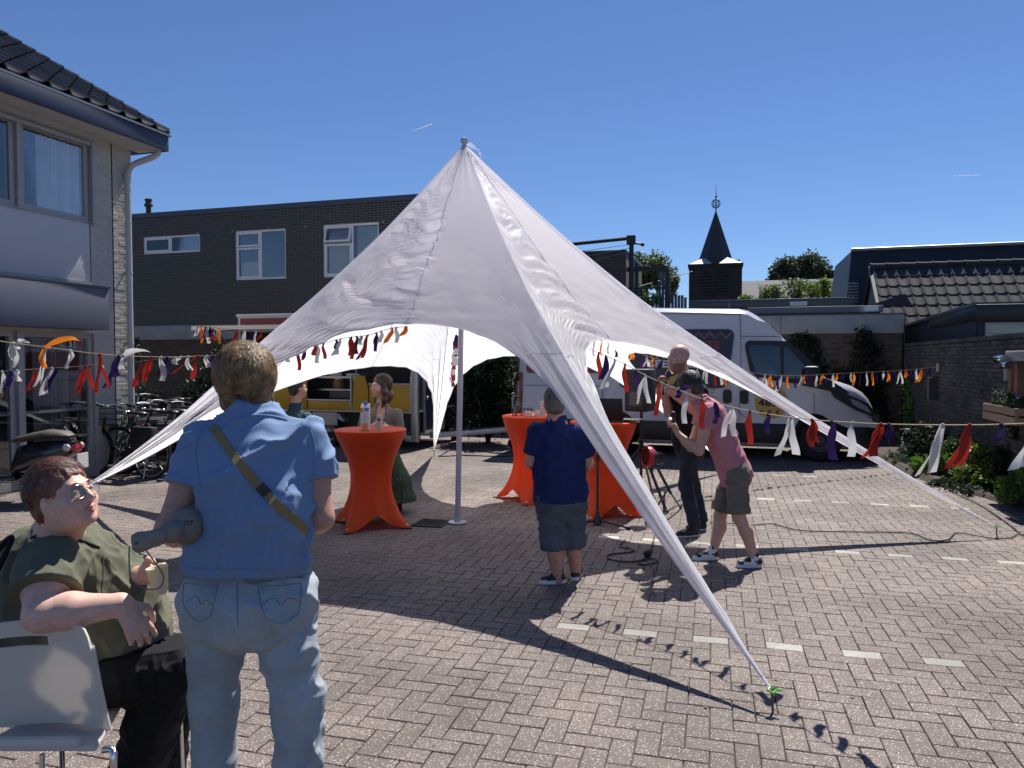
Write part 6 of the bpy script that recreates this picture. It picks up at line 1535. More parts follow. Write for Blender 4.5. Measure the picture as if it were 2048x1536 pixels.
def surfnet(F, lo, h):
    S = F < 0; n = F.shape; c = np.zeros(tuple(k-1 for k in n), np.int8)
    cs = [(i, j, k) for i in (0, 1) for j in (0, 1) for k in (0, 1)]
    def cor(A, q): return A[q[0]:n[0]-1+q[0], q[1]:n[1]-1+q[1], q[2]:n[2]-1+q[2]]
    for q in cs: c += cor(S, q)
    I = np.argwhere((c > 0) & (c < 8)); vid = np.full(c.shape, -1, np.int64); vid[tuple(I.T)] = np.arange(len(I))
    VV = [F[I[:, 0]+q[0], I[:, 1]+q[1], I[:, 2]+q[2]] for q in cs]; acc = np.zeros((len(I), 3)); cnt = np.zeros(len(I))
    for a in range(8):
        for b in range(a+1, 8):
            if sum(abs(cs[a][i]-cs[b][i]) for i in range(3)) != 1: continue
            va, vb = VV[a], VV[b]; m = (va < 0) != (vb < 0); t = np.where(m, va/np.where(m, va-vb, 1), 0)
            pa = np.array(cs[a], float); pb = np.array(cs[b], float); acc += np.where(m[:, None], pa+(pb-pa)*t[:, None], 0); cnt += m
    P_ = lo + h*(I + acc/cnt[:, None]); Q = []
    for ax_ in range(3):
        o1, o2 = [(1, 2), (2, 0), (0, 1)][ax_]
        A = S.take(range(0, n[ax_]-1), ax_); B = S.take(range(1, n[ax_]), ax_); E = np.argwhere(A != B)
        m = (E[:, o1] > 0) & (E[:, o2] > 0) & (E[:, o1] < n[o1]-1) & (E[:, o2] < n[o2]-1); E = E[m]
        fl = A[tuple(E.T)]; d1 = np.zeros(3, int); d1[o1] = 1; d2 = np.zeros(3, int); d2[o2] = 1
        q = np.stack([vid[tuple((E-d1-d2).T)], vid[tuple((E-d2).T)], vid[tuple(E.T)], vid[tuple((E-d1).T)]], 1)
        q[~fl] = q[~fl][:, ::-1]; Q.append(q)
    return P_, np.concatenate(Q)
def solid(name, B, mat, parent, fn=None, relax=1, matfn=None, smooth=True):
    P_, Q = B.mesh(); Q = Q[(Q >= 0).all(1)]
    me = bpy.data.meshes.new(name)
    me.vertices.add(len(P_)); me.vertices.foreach_set('co', P_.astype(np.float32).ravel())
    me.loops.add(len(Q)*4); me.loops.foreach_set('vertex_index', Q.astype(np.int32).ravel())
    me.polygons.add(len(Q)); me.polygons.foreach_set('loop_start', np.arange(0, len(Q)*4, 4, dtype=np.int32)); me.polygons.foreach_set('loop_total', np.full(len(Q), 4, np.int32)) if bpy.app.version < (4, 0, 0) else None
    me.update(calc_edges=True); me.validate()
    if relax:
        for _ in range(relax):
            co = np.empty(len(me.vertices)*3, np.float32); me.vertices.foreach_get('co', co); co = co.reshape(-1, 3)
            ed = np.empty(len(me.edges)*2, np.int32); me.edges.foreach_get('vertices', ed); ed = ed.reshape(-1, 2)
            s_ = np.zeros_like(co); c_ = np.zeros(len(co)); np.add.at(s_, ed[:, 0], co[ed[:, 1]]); np.add.at(s_, ed[:, 1], co[ed[:, 0]]); np.add.at(c_, ed[:, 0], 1); np.add.at(c_, ed[:, 1], 1)
            co = co*.5+.5*s_/np.maximum(c_, 1)[:, None]; me.vertices.foreach_set('co', co.ravel())
        me.update()
    cuts = [o for o in B.ops if o[0] == 'cut']
    fade = None
    if cuts:
        co = np.empty(len(me.vertices)*3, np.float32); me.vertices.foreach_get('co', co); co = co.reshape(-1, 3).astype(float); fade = np.ones(len(co))
        for _, p_, n_, c_, rad_, k_ in cuts:
            d_ = (co-p_)@n_; near_ = np.ones(len(co), bool) if c_ is None else (np.linalg.norm(co-c_, axis=1) < rad_+.02)
            m_ = near_ & (d_ > -B.h*.9) & (d_ < B.h*1.2); co[m_] -= np.outer(d_[m_], n_); fade = np.where(near_, np.minimum(fade, np.clip(np.abs(d_)/.035, 0, 1)), fade)
        me.vertices.foreach_set('co', co.astype(np.float32).ravel()); me.update()
    if fn:
        co = np.empty(len(me.vertices)*3, np.float32); me.vertices.foreach_get('co', co); co = co.reshape(-1, 3)
        no = np.empty(len(me.vertices)*3, np.float32); me.vertices.foreach_get('normal', no); no = no.reshape(-1, 3)
        hh = np.array([fn(V(p.tolist()), V(q.tolist())) for p, q in zip(co, no)], np.float32); hh = hh*(.05+.95*fade).astype(np.float32) if fade is not None else hh; co = co+no*hh[:, None]
        me.vertices.foreach_set('co', co.ravel()); me.update()
    setmat(me, mat)
    if matfn:
        ct = np.empty(len(me.polygons)*3, np.float32); me.polygons.foreach_get('center', ct); ct = ct.reshape(-1, 3)
        me.polygons.foreach_set('material_index', [matfn(V(c.tolist())) for c in ct])
    inv = wm(parent).inverted(); me.transform(inv)
    me.polygons.foreach_set('use_smooth', [True]*len(me.polygons))
    return link(name, me, parent)
def folds(amp, dirs=((1, 0, 0),), freq=14, seed=0, along=.25, hemz=None):
    """cloth folds: ridged noise, stretched along a direction"""
    D = [V(d).normalized() for d in dirs]
    def fn(p, n):
        h = 0
        for i, d in enumerate(D):
            q = p - d*(p.dot(d))*(1-along); w_ = mnoise.noise(q*2.5+V((seed, i*3.1, 0)))
            a = mnoise.noise(q*freq+V((seed+i*7, w_*3, 1.3))); r_ = max(0, 1-abs(a)*2.6); h += (r_*r_)*(.25+max(0, w_+.2)*1.8)
        h += .25*mnoise.noise(p*freq*2.3)
        return amp*(h-.3)
    return fn
def nrm(v): return V(v).normalized()
# ---- skin, cloth materials
def skin(name, col): return M(name, col, .5, var=.15, scale=34, sss=.0, bump=.08, bscale=220, spec=.45)
sk_a = skin('skin_fair', (.56, .33, .25)); sk_b = skin('skin_sunned', (.50, .27, .20)); sk_c = skin('skin_pale', (.62, .38, .30))
m_lip = M('lips', (.50, .20, .17), .45); m_eyew = M('eye_white', (.75, .72, .70), .2); m_iris = M('iris', (.10, .14, .18), .15)
def cloth(name, col, **k): return M(name, col, k.pop('rough', .85), var=k.pop('var', .06), scale=k.pop('scale', 6), bump=k.pop('bump', .25), bscale=k.pop('bscale', 300), bdist=.002, spec=.25, **k)
def head_ops(B, c, f, u, s=1.0, face=True, fat=0.0, ks=1.0):
    f = nrm(f); u = (V(u)-f*f.dot(V(u))).normalized(); r = f.cross(u); R3 = np.array([[r[i], f[i], u[i]] for i in range(3)])
    def W(x, y, z): return V(c)+(r*x+f*y+u*z)*s
    e = lambda p, rr, k=.02: B.el(W(*p), [q_*s for q_ in rr], k*ks, R3)
    e((0, -.018, .035), (.076, .096, .088)); e((0, .012, -.01), (.068, .082, .09)); e((0, .03, -.045), (.058+fat*.5, .062, .07)); e((0, .045, -.082), (.040+fat, .040, .030))
    if face:
        e((0, .078, -.100), (.020, .014, .016), .018)
        for q in (-1, 1):
            e((q*.040, .055, -.030), (.026+fat*.4, .026, .028), .02); e((q*.024, .086, .028), (.024, .010, .009), .014)
            e((q*.033, .076, .006), (.0175, .013, .0115), .006)
        B.rc(W(0, .088, .020), W(0, .112, -.026), .007*s, .0115*s, .012)
        for q in (-1, 1): e((q*.012, .100, -.033), (.008, .010, .007), .006)
        B.el(W(0, .101, -.050), [.022*s, .004*s, .003*s], .004, R3, op='sub') if False else None
        for q in (-1, 1):
            B.rc(W(q*.027, .083, -.0575), W(0, .0975, -.0595), .0035*s, .0058*s, .006); B.rc(W(q*.025, .082, -.0600), W(0, .0955, -.0725), .0035*s, .0068*s, .006)
            B.rc(W(q*.031, .078, -.052), W(q*.026, .088, -.030), .004*s, .006*s, .012)
        B.el(W(0, .102, -.0655), [.020*s, .008*s, .0024*s], .002, R3, op='sub')
    for q in (-1, 1):
        e((q*.078, -.008, -.008), (.009, .019, .030), .006); B.el(W(q*.089, -.006, -.004), [.006*s, .010*s, .017*s], .004, R3, op='sub')
    return W, r, f, u, R3
def strands(name, W, r, f, u, mat, parent, n=900, length=.09, seed=1, region=None, flow=None, rad=(.083, .103, .096), cen=(0, -.018, .036), wdt=.0022, lift=.012, curl=.25, segs=6, s=1.0):
    r_ = random.Random(seed); b = MB(); tries = 0; k = 0; vs_all = []; fs = []
    while k < n and tries < n*12:
        tries += 1; th = math.acos(r_.uniform(-.75, 1)); ph = r_.uniform(0, 2*math.pi)
        d = (math.sin(th)*math.cos(ph), math.sin(th)*math.sin(ph), math.cos(th))
        if region and not region(d): continue
        k += 1; L = length(d)*r_.uniform(.7, 1.15) if callable(length) else length*r_.uniform(.7, 1.15)
        p = V((cen[0]+rad[0]*d[0]*.97, cen[1]+rad[1]*d[1]*.97, cen[2]+rad[2]*d[2]*.97)); jit = V((r_.gauss(0, curl), r_.gauss(0, curl), r_.gauss(0, curl*.6)))
        base = len(vs_all); out = 0; wv = wdt*r_.uniform(.6, 1.3)
        for i in range(segs+1):
            t = i/segs; nd = V(((p.x-cen[0])/rad[0]**2, (p.y-cen[1])/rad[1]**2, (p.z-cen[2])/rad[2]**2)).normalized()
            g = V(flow(p, d))+jit; g = (g-nd*g.dot(nd)); g = g.normalized() if g.length > 1e-4 else V((0, -1, 0))
            side_ = g.cross(nd).normalized(); ww = wv*(1-t*.8)
            pp = p+nd*lift*math.sin(math.pi*min(1, t*1.0)*.75)*1.0
            q0, q1 = W(*(pp-side_*ww)), W(*(pp+side_*ww)); vs_all += [q0, q1]
            p = p+g*L/segs; qn = V(((p.x-cen[0])/rad[0], (p.y-cen[1])/rad[1], (p.z-cen[2])/rad[2]))
            if qn.length < 1: p = V((cen[0]+rad[0]*qn.x/qn.length, cen[1]+rad[1]*qn.y/qn.length, cen[2]+rad[2]*qn.z/qn.length))
        fs += [(base+2*i, base+2*i+1, base+2*i+3, base+2*i+2) for i in range(segs)]
    b.add(vs_all, fs); me = bpy.data.meshes.new(name); inv = wm(parent).inverted(); me.from_pydata([tuple(inv @ p) for p in b.v], [], b.f); setmat(me, mat)
    me.polygons.foreach_set('use_smooth', [True]*len(me.polygons)); o = link(name, me, parent, kind='stuff'); return o
def hair_mat(name, c1, c2):
    return M(name, c1, .42, col2=c2, scale=30, isl=.4, spec=.5, bump=.3, bscale=200)
def hand_ops(B, w_, d, palm, s=1.0, curl=.5, spread=.15, thumb_side=1, holds=None, k=.007):
    """w_ wrist, d pointing direction, palm = direction the palm faces; fingers curl towards the palm"""
    d = nrm(d); palm = (V(palm)-d*d.dot(V(palm))).normalized(); sd = d.cross(palm)*thumb_side; w_ = V(w_)
    knk = w_+d*.085*s
    B.rc(w_-d*.01, w_+d*.05*s, .026*s, .030*s, .02, (palm, 1.55)); B.rc(w_+d*.045*s+sd*.012*s, knk+sd*.022*s, .018*s, .014*s, .012, None); B.rc(w_+d*.045*s-sd*.012*s, knk-sd*.024*s, .018*s, .013*s, .012, None); B.rc(w_+d*.045*s, knk, .019*s, .014*s, .012, None)
    Ls = (.072, .080, .075, .058); offs = (.030, .010, -.010, -.029)
    for i in range(4):
        b0 = knk+sd*offs[i]*s-d*abs(offs[i])*.25*s; a = curl*(.8+.15*i); dd = nrm(d+sd*spread*(1.5-i)*.35); p = b0; ang = 0
        for j, (fr, r0, r1) in enumerate(((.45, .0095, .0088), (.32, .0088, .008), (.23, .008, .0068))):
            ang += a*(.7 if j == 0 else 1.0); q_ = p+(dd*math.cos(ang)+palm*math.sin(ang))*Ls[i]*fr*s
            B.rc(p, q_, r0*s, r1*s, k*.8 if j else k); p = q_
    t0 = w_+d*.02*s+sd*.022*s; t1 = t0+(d*.6+sd*.75+palm*.25).normalized()*.045*s; t2 = t1+(d*.85+sd*(.35-curl*.5)+palm*(.2+curl*.5)).normalized()*.032*s; t3 = t2+(d*.8-sd*curl*.4+palm*(.2+curl*.6)).normalized()*.026*s
    B.rc(t0, t1, .016*s, .012*s, .012); B.rc(t1, t2, .0115*s, .010*s, .006); B.rc(t2, t3, .010*s, .008*s, .005)
def shoe_ops(U, So, heel, toe, up=(0, 0, 1), s=1.0):
    """U upper, So sole"""
    h, t = V(heel), V(toe); d = (t-h); L = d.length; d.normalize(); z = V(up)
    h0, t0 = h+z*.030*s, t+z*.026*s
    U.rc(h0+d*.03+z*.012, h0+d*.45*L+z*.016, .036*s, .038*s, .03); U.rc(h0+d*.45*L+z*.010, t0-d*.042+z*.002, .037*s, .034*s, .03); U.rc(h0+d*.045+z*.03, h0+d*.055+z*.075*s, .033*s, .037*s, .03)
    U.cut(h+z*.018, -z); So.rc(h+d*.03+z*.012, h+d*.45*L+z*.012, .036*s, .037*s, .02, (z, 2.4)); So.rc(h+d*.45*L+z*.012, t-d*.038+z*.012, .037*s, .037*s, .02, (z, 2.4)); So.cut(h+z*.001, -z)

def person(label, J, facing, clothes, skinm, look=None, hair=None, fat=1.0, h=.009, chest=(.165, 1.45), waist=(.15, 1.35), hip=(.165, 1.35), slices=None, handL=None, handR=None, head_s=1.0, face=True, shirt_fold=.007, extras=None, sleeve=.42, tight=1.0):
    """J: joints in world space. keys head neck shL shR elL elR wrL wrR hipL hipR knL knR anL anR toeL toeR (L/R are the person's own sides)"""
    f = nrm(facing); up = V((0, 0, 1)); look = nrm(look or facing)
    feet = (V(J['anL'])+V(J['anR']))/2
    t = thing('person', label, 'person', (feet.x, feet.y, 0)); J = {k: V(v) for k, v in J.items()}
    sh = (J['shL']+J['shR'])/2; hp = (J['hipL']+J['hipR'])/2; spine = (sh-hp).normalized(); rt = (J['shR']-J['shL']).normalized(); ft = spine.cross(rt); ft = ft if ft.dot(f) > 0 else -ft
    # ---- skin: one continuous body
    B = Body(h); tu = (J['head']-J['neck']).normalized(); hu = nrm(tu*.35+up) if abs(tu.z) > .75 else nrm(tu)
    W, hr, hf, huu, R3 = head_ops(B, J['head'], look, hu, head_s, face, fat=.006*(fat-1)*3)
    B.rc(J['neck'], J['head']-huu*.06*head_s-hf*.015, .058*fat**.5, .052*fat**.5, .03)
    B.rc(sh-spine*.02, J['neck'], .070, .054, .05); B.chain([hp, hp.lerp(sh, .5), sh-spine*.04], [hip[0]*.8, waist[0]*.8, chest[0]*.8], .06, (ft, 1.3))
    for s_ in 'LR':
        a, e, w_ = J['sh'+s_], J['el'+s_], J['wr'+s_]; q = fat**.6
        B.rc(a, a.lerp(e, .5), .052*q, .047*q, .04); B.rc(a.lerp(e, .5), e, .047*q, .038*q, .02); B.rc(e, e.lerp(w_, .35), .038*q, .039*q, .02); B.rc(e.lerp(w_, .35), w_, .039*q, .024*q, .02)
        hd = (handL if s_ == 'L' else handR) or {}
        hand_ops(B, w_, hd.get('d', (w_-e).normalized()), hd.get('palm', -rt if s_ == 'R' else rt), hd.get('s', 1.0), hd.get('curl', .5), hd.get('spread', .15), hd.get('ts', 1 if s_ == 'R' else -1))
        hi_, k_, an = J['hip'+s_], J['kn'+s_], J['an'+s_]; q = fat**.6*(.62 if clothes.get('leg', 1.95) > 1.5 and clothes.get('pants') else 1)
        B.rc(hi_, hi_.lerp(k_, .6), .080*q, .062*q, .04); B.rc(hi_.lerp(k_, .6), k_, .062*q, .052*q, .03)
        cal = k_.lerp(an, .3)-f*.018; B.rc(k_, cal, .050*q, .054*q, .03); B.rc(cal, an, .053*q, .036*q, .03)
        toe = J['toe'+s_]; B.rc(an, V((an.x, an.y, .05)), .036*q, .032, .02); B.rc(V((an.x, an.y, .05)), toe.lerp(V((an.x, an.y, .03)), .4)+V((0, 0, .01)), .030, .026, .02)
    cm = clothes
    lipc = W(0, .1, -.064)
    mats = [skinm, m_lip] + ([cm['stubble']] if 'stubble' in cm else [])
    def mf(p):
        q = p-J['head']; x, y, z = q.dot(hr)/head_s, q.dot(hf)/head_s, q.dot(huu)/head_s
        if face and abs(x) < .026 and y > .082 and -.080+abs(x)*.5 < z < -.0535-abs(x)*.10: return 1
        if 'stubble' in cm and y > -.01 and z < -.035 and abs(q.length) < .16 and (z < -.048 or abs(x) > .02): return 2
        return 0
    body = solid('body', B, mats, t, relax=1, matfn=mf)
    # ---- eyes
    if face:
        for q in (-1, 1):
            b = MB(); c_ = W(q*.033, .0775, .005); b.ball(tuple(c_), .0125*head_s, 12, 8); e_ = b.build('eye', m_eyew, body, smooth=True)
            b = MB(); c2 = c_+hf*.0092*head_s; b.ball(tuple(c2), .0052*head_s, 8, 6); b.build('iris', m_iris, e_, smooth=True)
            b = MB(); b.tube([W(q*.016, .0955, .029), W(q*.030, .0975, .034), W(q*.048, .086, .030)], [.0012, .0022, .001], 5); b.build('eyebrow', (hair or {}).get('mat', M('brow', (.06, .04, .03), .7)), body)
    # ---- shirt
    S = Body(h); off = .014
    for s_ in 'LR':
        a, e, w_ = J['sh'+s_], J['el'+s_], J['wr'+s_]; q = fat**.6; L = (e-a).length; LL = (w_-e).length; rr1 = .056*q+off; rr2 = (.056*q+off*1.25)*tight
        if sleeve <= 1:
            end = a.lerp(e, sleeve*1.25+.05); S.rc(a, end, rr1, rr2, .03); S.cut(a.lerp(e, sleeve), (e-a), a.lerp(e, sleeve)+(e-a).normalized()*.10, .15)
        else:
            S.rc(a, e, .056*q+off, .046*q+off*.8, .04); end = e.lerp(w_, (sleeve-1)*1.1); S.rc(e, end, .046*q+off*.8, .034*q+off, .03); S.cut(e.lerp(w_, sleeve-1), (w_-e), e.lerp(w_, sleeve-1+.3), .10)
    if slices:
        S.chain([V(x[0]) for x in slices], [x[1] for x in slices], .05, (ft, slices[0][2]))
    else:
        S.rc(hp-spine*.04, hp.lerp(sh, .30), hip[0]*fat, waist[0]*fat, .06, (ft, hip[1])); S.rc(hp.lerp(sh, .30), sh-spine*.12, waist[0]*fat, chest[0]*fat, .06, (ft, chest[1]))
        S.rc(sh-spine*.12, sh-spine*.05, chest[0]*fat, chest[0]*.86, .05, (ft, chest[1]))
    S.rc(J['shL'].lerp(J['shR'], .06)-spine*.02, J['shR'].lerp(J['shL'], .06)-spine*.02, .058*fat**.4+.004, None, .05, (ft, .85)); S.rc(sh-spine*.02, J['neck']+spine*cm.get('nk', .030), .098, .072, .05)
    hz = cm.get('hem', hp-spine*.06); S.cut(hz, -spine)
    S.el(J['neck']+huu*(.046+cm.get('nk', .030)), (.070, .070, .07), .01, op='sub')
    if cm.get('vneck'): S.el(J['neck']-spine*.05+ft*.10, (.05, .09, .11), .01, op='sub')
    shirt = solid(cm.get('shirt_name', 'shirt'), S, cm['shirt'], t, fn=folds(shirt_fold, cm.get('fdirs', [spine, nrm(rt+spine*.7), nrm(rt-spine*.7)]), cm.get('ffreq', 10), seed=len(label)), relax=1)
    if cm.get('collar'):
        b = MB(); ring = []
        for i in range(15):
            a = -2.5+5.0*i/14; ring.append(J['neck']+spine*.015+(rt*math.sin(a)+ft*-math.cos(a))*.070+ft*.0)
        b.tube(ring, .014, 8); b.build('collar', cm['shirt'], shirt, smooth=True)
    # ---- legs
    Pn = Body(h); q = fat**.6; lf = cm.get('leg', 1.95)
    for s_ in 'LR':
        hi_, k_, an = J['hip'+s_], J['kn'+s_], J['an'+s_]; w0 = cm.get('leg_w', 1.0)
        Pn.rc(hi_, hi_.lerp(k_, .5), .086*q*w0, .078*q*w0, .02); 
        if lf <= 1.35:
            kk = k_ if lf > 1 else hi_.lerp(k_, lf*1.1); Pn.rc(hi_.lerp(k_, .5), kk, .080*q*w0, .078*q*w0*cm.get('flare', 1.05), .03)
            if lf > 1: Pn.rc(k_, k_.lerp(an, (lf-1)*1.15), .078*q*w0*cm.get('flare', 1.05), .075*q*w0*cm.get('flare', 1.05), .03)
            c_ = hi_.lerp(k_, lf) if lf <= 1 else k_.lerp(an, lf-1); Pn.cut(c_, (k_-hi_) if lf <= 1 else (an-k_), c_+((k_-hi_) if lf <= 1 else (an-k_)).normalized()*.14, .14)
        else:
            Pn.rc(hi_.lerp(k_, .5), k_, .080*q*w0, .070*q*w0, .03); Pn.rc(k_, an+V((0, 0, .02)), .070*q*w0, .064*q*w0, .03); Pn.cut(an-V((0, 0, .035)), (0, 0, -1), an-V((0, 0, .15)), .12)
        Pn.rc(J['hipL'], J['hipR'], hip[0]*.62*fat, None, .06, (ft, 1.0)); Pn.rc(hp, hp+spine*.10, hip[0]*.84*fat, hip[0]*.78*fat, .05, (ft, hip[1])); Pn.el(hp-ft*cm.get('seat_out', .035)*fat-spine*.03, (hip[0]*.85*fat, .080*fat, .10), .05, np.array([[rt[i], ft[i], spine[i]] for i in range(3)]))
    Pn.cut(hp+spine*.13, spine)
    if cm.get('pants'): pants = solid(cm.get('pants_name', 'trousers'), Pn, cm['pants'], t, fn=folds(cm.get('pfold', .008), [(0, 0, 1), nrm(rt+spine*.5)], 13, seed=3, along=.6), relax=1)
    # ---- shoes
    for s_ in 'LR':
        an, toe = J['an'+s_], J['toe'+s_]; d = V((toe.x-an.x, toe.y-an.y, 0)).normalized(); heel = V((an.x, an.y, 0))-d*.055+V((0, 0, cm.get('heel'+s_, 0))); tt = V((toe.x, toe.y, 0))
        U = Body(.006); So = Body(.006); shoe_ops(U, So, heel, tt)
        sh_ = solid('shoe', U, cm['shoe'], t, relax=1, matfn=cm.get('shoefn') and (lambda p, h_=heel, d_=d: cm['shoefn']((p-h_).dot(d_), p.z-h_.z, (p-h_).dot(d_.cross(up)))))
        solid('sole', So, cm['sole'], sh_, relax=0)
        if cm.get('sock'):
            K = Body(.006); K.rc(an+V((0, 0, cm.get('sock_h', .06))), V((an.x, an.y, .06)), .038*q+.004, .036*q+.004, .01); K.cut(an+V((0, 0, cm.get('sock_h', .06))), (0, 0, 1)); solid('sock', K, cm['sock'], t, relax=0)
    # ---- hair
    if hair:
        H = Body(min(h, .006)); rs = hair.get('vol', 1.0)
        H.el(W(0, -.024, .043), [q_*rs*head_s for q_ in (.083, .099, .091)], .01, R3)
        if hair.get('long'):
            for q in (-1, 1): H.chain([W(q*.07, -.01, .02), W(q*.085, -.01, -.06), W(q*.088, -.005, -.15), W(q*.08, .02, -.22)], [.030, .034, .030, .012], .03)
            H.chain([W(0, -.08, 0), W(0, -.09, -.10), W(0, -.075, -.2)], [.05, .06, .03], .04)
        elif hair.get('bob'):
            H.el(W(0, -.045, -.030), [.084*head_s, .072*head_s, .078*head_s], .03, R3)
            for q in (-1, 1): H.el(W(q*.058, -.020, -.040), [.032*head_s, .050*head_s, .062*head_s], .03, R3)
        else: H.el(W(0, -.050, -.022), [q_*rs*head_s for q_ in (.074, .066, .070)], .03, R3)
        H.el(W(0, .085, -.035+hair.get('brow', 0)), [.078*head_s, .080*head_s, .092*head_s], .012, R3, op='sub'); H.el(W(0, .035, -.095), [.09*head_s, .062*head_s, .07*head_s], .012, R3, op='sub')
        for q in (-1, 1): H.el(W(q*.088, .004, -.018), [.022, .026, .036], .008, R3, op='sub') if not hair.get('cover') else None
        hm = hair['mat']; ho = solid('hair', H, hm, t, fn=lambda p, n: .006*mnoise.noise(V(((p-J['head']).dot(hr)*70, (p-J['head']).dot(hf)*70, (p-J['head']).dot(huu)*14))), relax=1)
        if hair.get('n'):
            fl = hair.get('flow', lambda p, d: (p.x*3, -.35 if p.y > -.05 else -.1, -.8 if p.z < .08 else .1))
            reg = hair.get('region', lambda d: d[2] > -.55 and not (d[1] > .55 and d[2] < .45) and not (abs(d[0]) > .75 and d[1] > -.1 and d[2] < .05))
            strands('hair_strands', W, hr, hf, huu, hm, ho, n=hair['n'], length=hair.get('len', .07), flow=fl, region=reg, seed=len(label), wdt=hair.get('w', .0018), lift=hair.get('lift', .012), curl=hair.get('curl', .25), rad=tuple(q_*rs*head_s for q_ in (.083, .1, .092)), cen=(0, -.024, .043))
    return t, W, (hr, hf, huu), dict(sh=sh, hp=hp, spine=spine, rt=rt, ft=ft, J=J, body=body, shirt=shirt)
from mathutils.bvhtree import BVHTree
def bvh_of(objs):
    vs = []; ps = []
    for o in objs:
        m = wm(o); n = len(vs); vs += [m @ v.co for v in o.data.vertices]; ps += [tuple(i+n for i in p.vertices) for p in o.data.polygons]
    return BVHTree.FromPolygons(vs, ps)
def on_surface(bv, px, py, off=.004):
    d = ray(px, py).normalized(); h_ = bv.ray_cast(V((0, 0, CH)), d)
    return (h_[0]-d*off, h_[1]) if h_[0] is not None else (None, None)
def surf_tube(name, bv, pxs, r, mat, parent, off=.002, n=6, closed=False, steps=10):
    cv = curve_pts([(p[0], p[1], 0) for p in pxs]+([(pxs[0][0], pxs[0][1], 0)] if closed else []), steps); pts = []
    for c in cv:
        q_, _ = on_surface(bv, c.x, c.y, off)
        if q_ is not None: pts.append(q_)
    if len(pts) > 2: b = MB(); b.tube(pts, r, n); return b.build(name, mat, parent, smooth=True)
def surf_strap(name, bv, pxs, w_, th, mat, parent, off=.004):
    cv = curve_pts([(p[0], p[1], 0) for p in pxs], 10); pts = []
    for c in cv:
        q_, nn = on_surface(bv, c.x, c.y, off)
        if q_ is not None: pts.append((q_, nn))
    vs = []; k = len(pts)
    for i, (p, nn) in enumerate(pts):
        d = (pts[min(i+1, k-1)][0]-pts[max(i-1, 0)][0]).normalized(); nn = -ray(*pix(p)[:2]).normalized()*.6+nn*.4; s_ = d.cross(nn).normalized()*w_/2; t_ = s_.cross(d).normalized()*th/2
        vs += [p-s_-t_, p+s_-t_, p+s_+t_, p-s_+t_]
    b = MB(); b.add(vs, [(4*i+j, 4*i+(j+1) % 4, 4*i+4+(j+1) % 4, 4*i+4+j) for i in range(k-1) for j in range(4)]); return b.build(name, mat, parent, smooth=True)

# ------------------------------------------------------------ woman in blue, seen from behind
Yb = 2.35
m_bshirt = cloth('shirt_sky_blue', (.19, .28, .44), var=.05)
m_jeans = cloth('jeans_light_blue', (.36, .405, .43), var=.20, scale=5, bump=.5, bscale=400)
J = dict(head=P(490, 770, Yb+.14), neck=P(512, 840, Yb+.10), shL=P(410, 890, Yb+.09), shR=P(614, 886, Yb+.08), elL=P(338, 1058, Yb-.02), elR=P(642, 1036, Yb+.03),
         wrL=P(372, 1082, Yb+.26), wrR=P(622, 1050, Yb+.30), hipL=P(434, 1198, Yb), hipR=P(562, 1198, Yb), knL=P(428, 1400, Yb+.02), knR=P(594, 1400, Yb-.02), anL=P(430, 1760, Yb), anR=P(604, 1760, Yb), toeL=P(405, 1790, Yb+.16), toeR=P(625, 1790, Yb+.16))
sl_ = [(P(510, 900, Yb+.07), .156, 1.36), (P(511, 960, Yb+.02), .166, 1.36), (P(510, 1010, Yb), .160, 1.36), (P(502, 1070, Yb), .152, 1.34), (P(496, 1125, Yb), .182, 1.38), (P(495, 1200, Yb), .192, 1.38)]
hb = hair_mat('hair_dark_blond', (.10, .06, .03), (.52, .33, .15))
blue, W, ax_, X_ = person('woman seen from behind in a sky blue t-shirt and faded jeans, standing by the chair', J, (0, 1, 0),
    dict(shirt=m_bshirt, pants=m_jeans, shoe=m_wht, sole=m_wht, hem=P(497, 1148, Yb), shirt_name='t_shirt', nk=.012, pants_name='jeans', pfold=.010, seat_out=.050, fdirs=[(1, 0, .45), (1, 0, -.35), (.2, 0, 1)], ffreq=8, leg=1.95, leg_w=1.0),
    sk_b, look=(-.42, .9, -.05), fat=1.12, h=.0062, slices=sl_, hip=(.146, 1.30), face=True, head_s=.93, shirt_fold=.018, sleeve=.52,
    hair=dict(mat=hb, n=0, vol=1.03, cover=True, bob=True), handL=dict(curl=.7), handR=dict(curl=.6))
hr_, hf_, hu_ = ax_
hair_o = [c for c in blue.children if c.name.startswith('hair')][0]
def flow_b(p, d):
    return (p.x*5, -.2+p.y*1.5, -1.0) if p.z < .09 else (p.x*6, (p.y+.02)*-6-.3, -.25)
strands('hair_strands', W, hr_, hf_, hu_, hb, hair_o, n=5200, length=.11, flow=flow_b, region=lambda d: d[2] > -.78 and not (d[1] > .5 and d[2] < .5), seed=5, wdt=.0011, lift=.022, curl=.28, rad=(.087, .103, .097), cen=(0, -.026, .040), segs=6)
bv = bvh_of([X_['shirt']])
m_strap = cloth('strap_olive_tan', (.27, .20, .10), bump=.6, bscale=500)
st1 = surf_strap('bag_strap', bv, [(424, 852), (455, 895), (492, 942), (527, 982), (565, 1020), (600, 1048), (613, 1070)], .026, .003, m_strap, blue)
surf_strap('strap_slider', bv, [(519, 972), (534, 988)], .030, .005, m_blk, st1, off=.007)
surf_tube('armhole_seam', bv, [(402, 862), (394, 885), (392, 915), (397, 950), (402, 975)], .0022, m_bshirt, X_['shirt'], off=.0003)
surf_tube('armhole_seam', bv, [(622, 862), (629, 885), (631, 915), (627, 945), (622, 968)], .0022, m_bshirt, X_['shirt'], off=.0003)
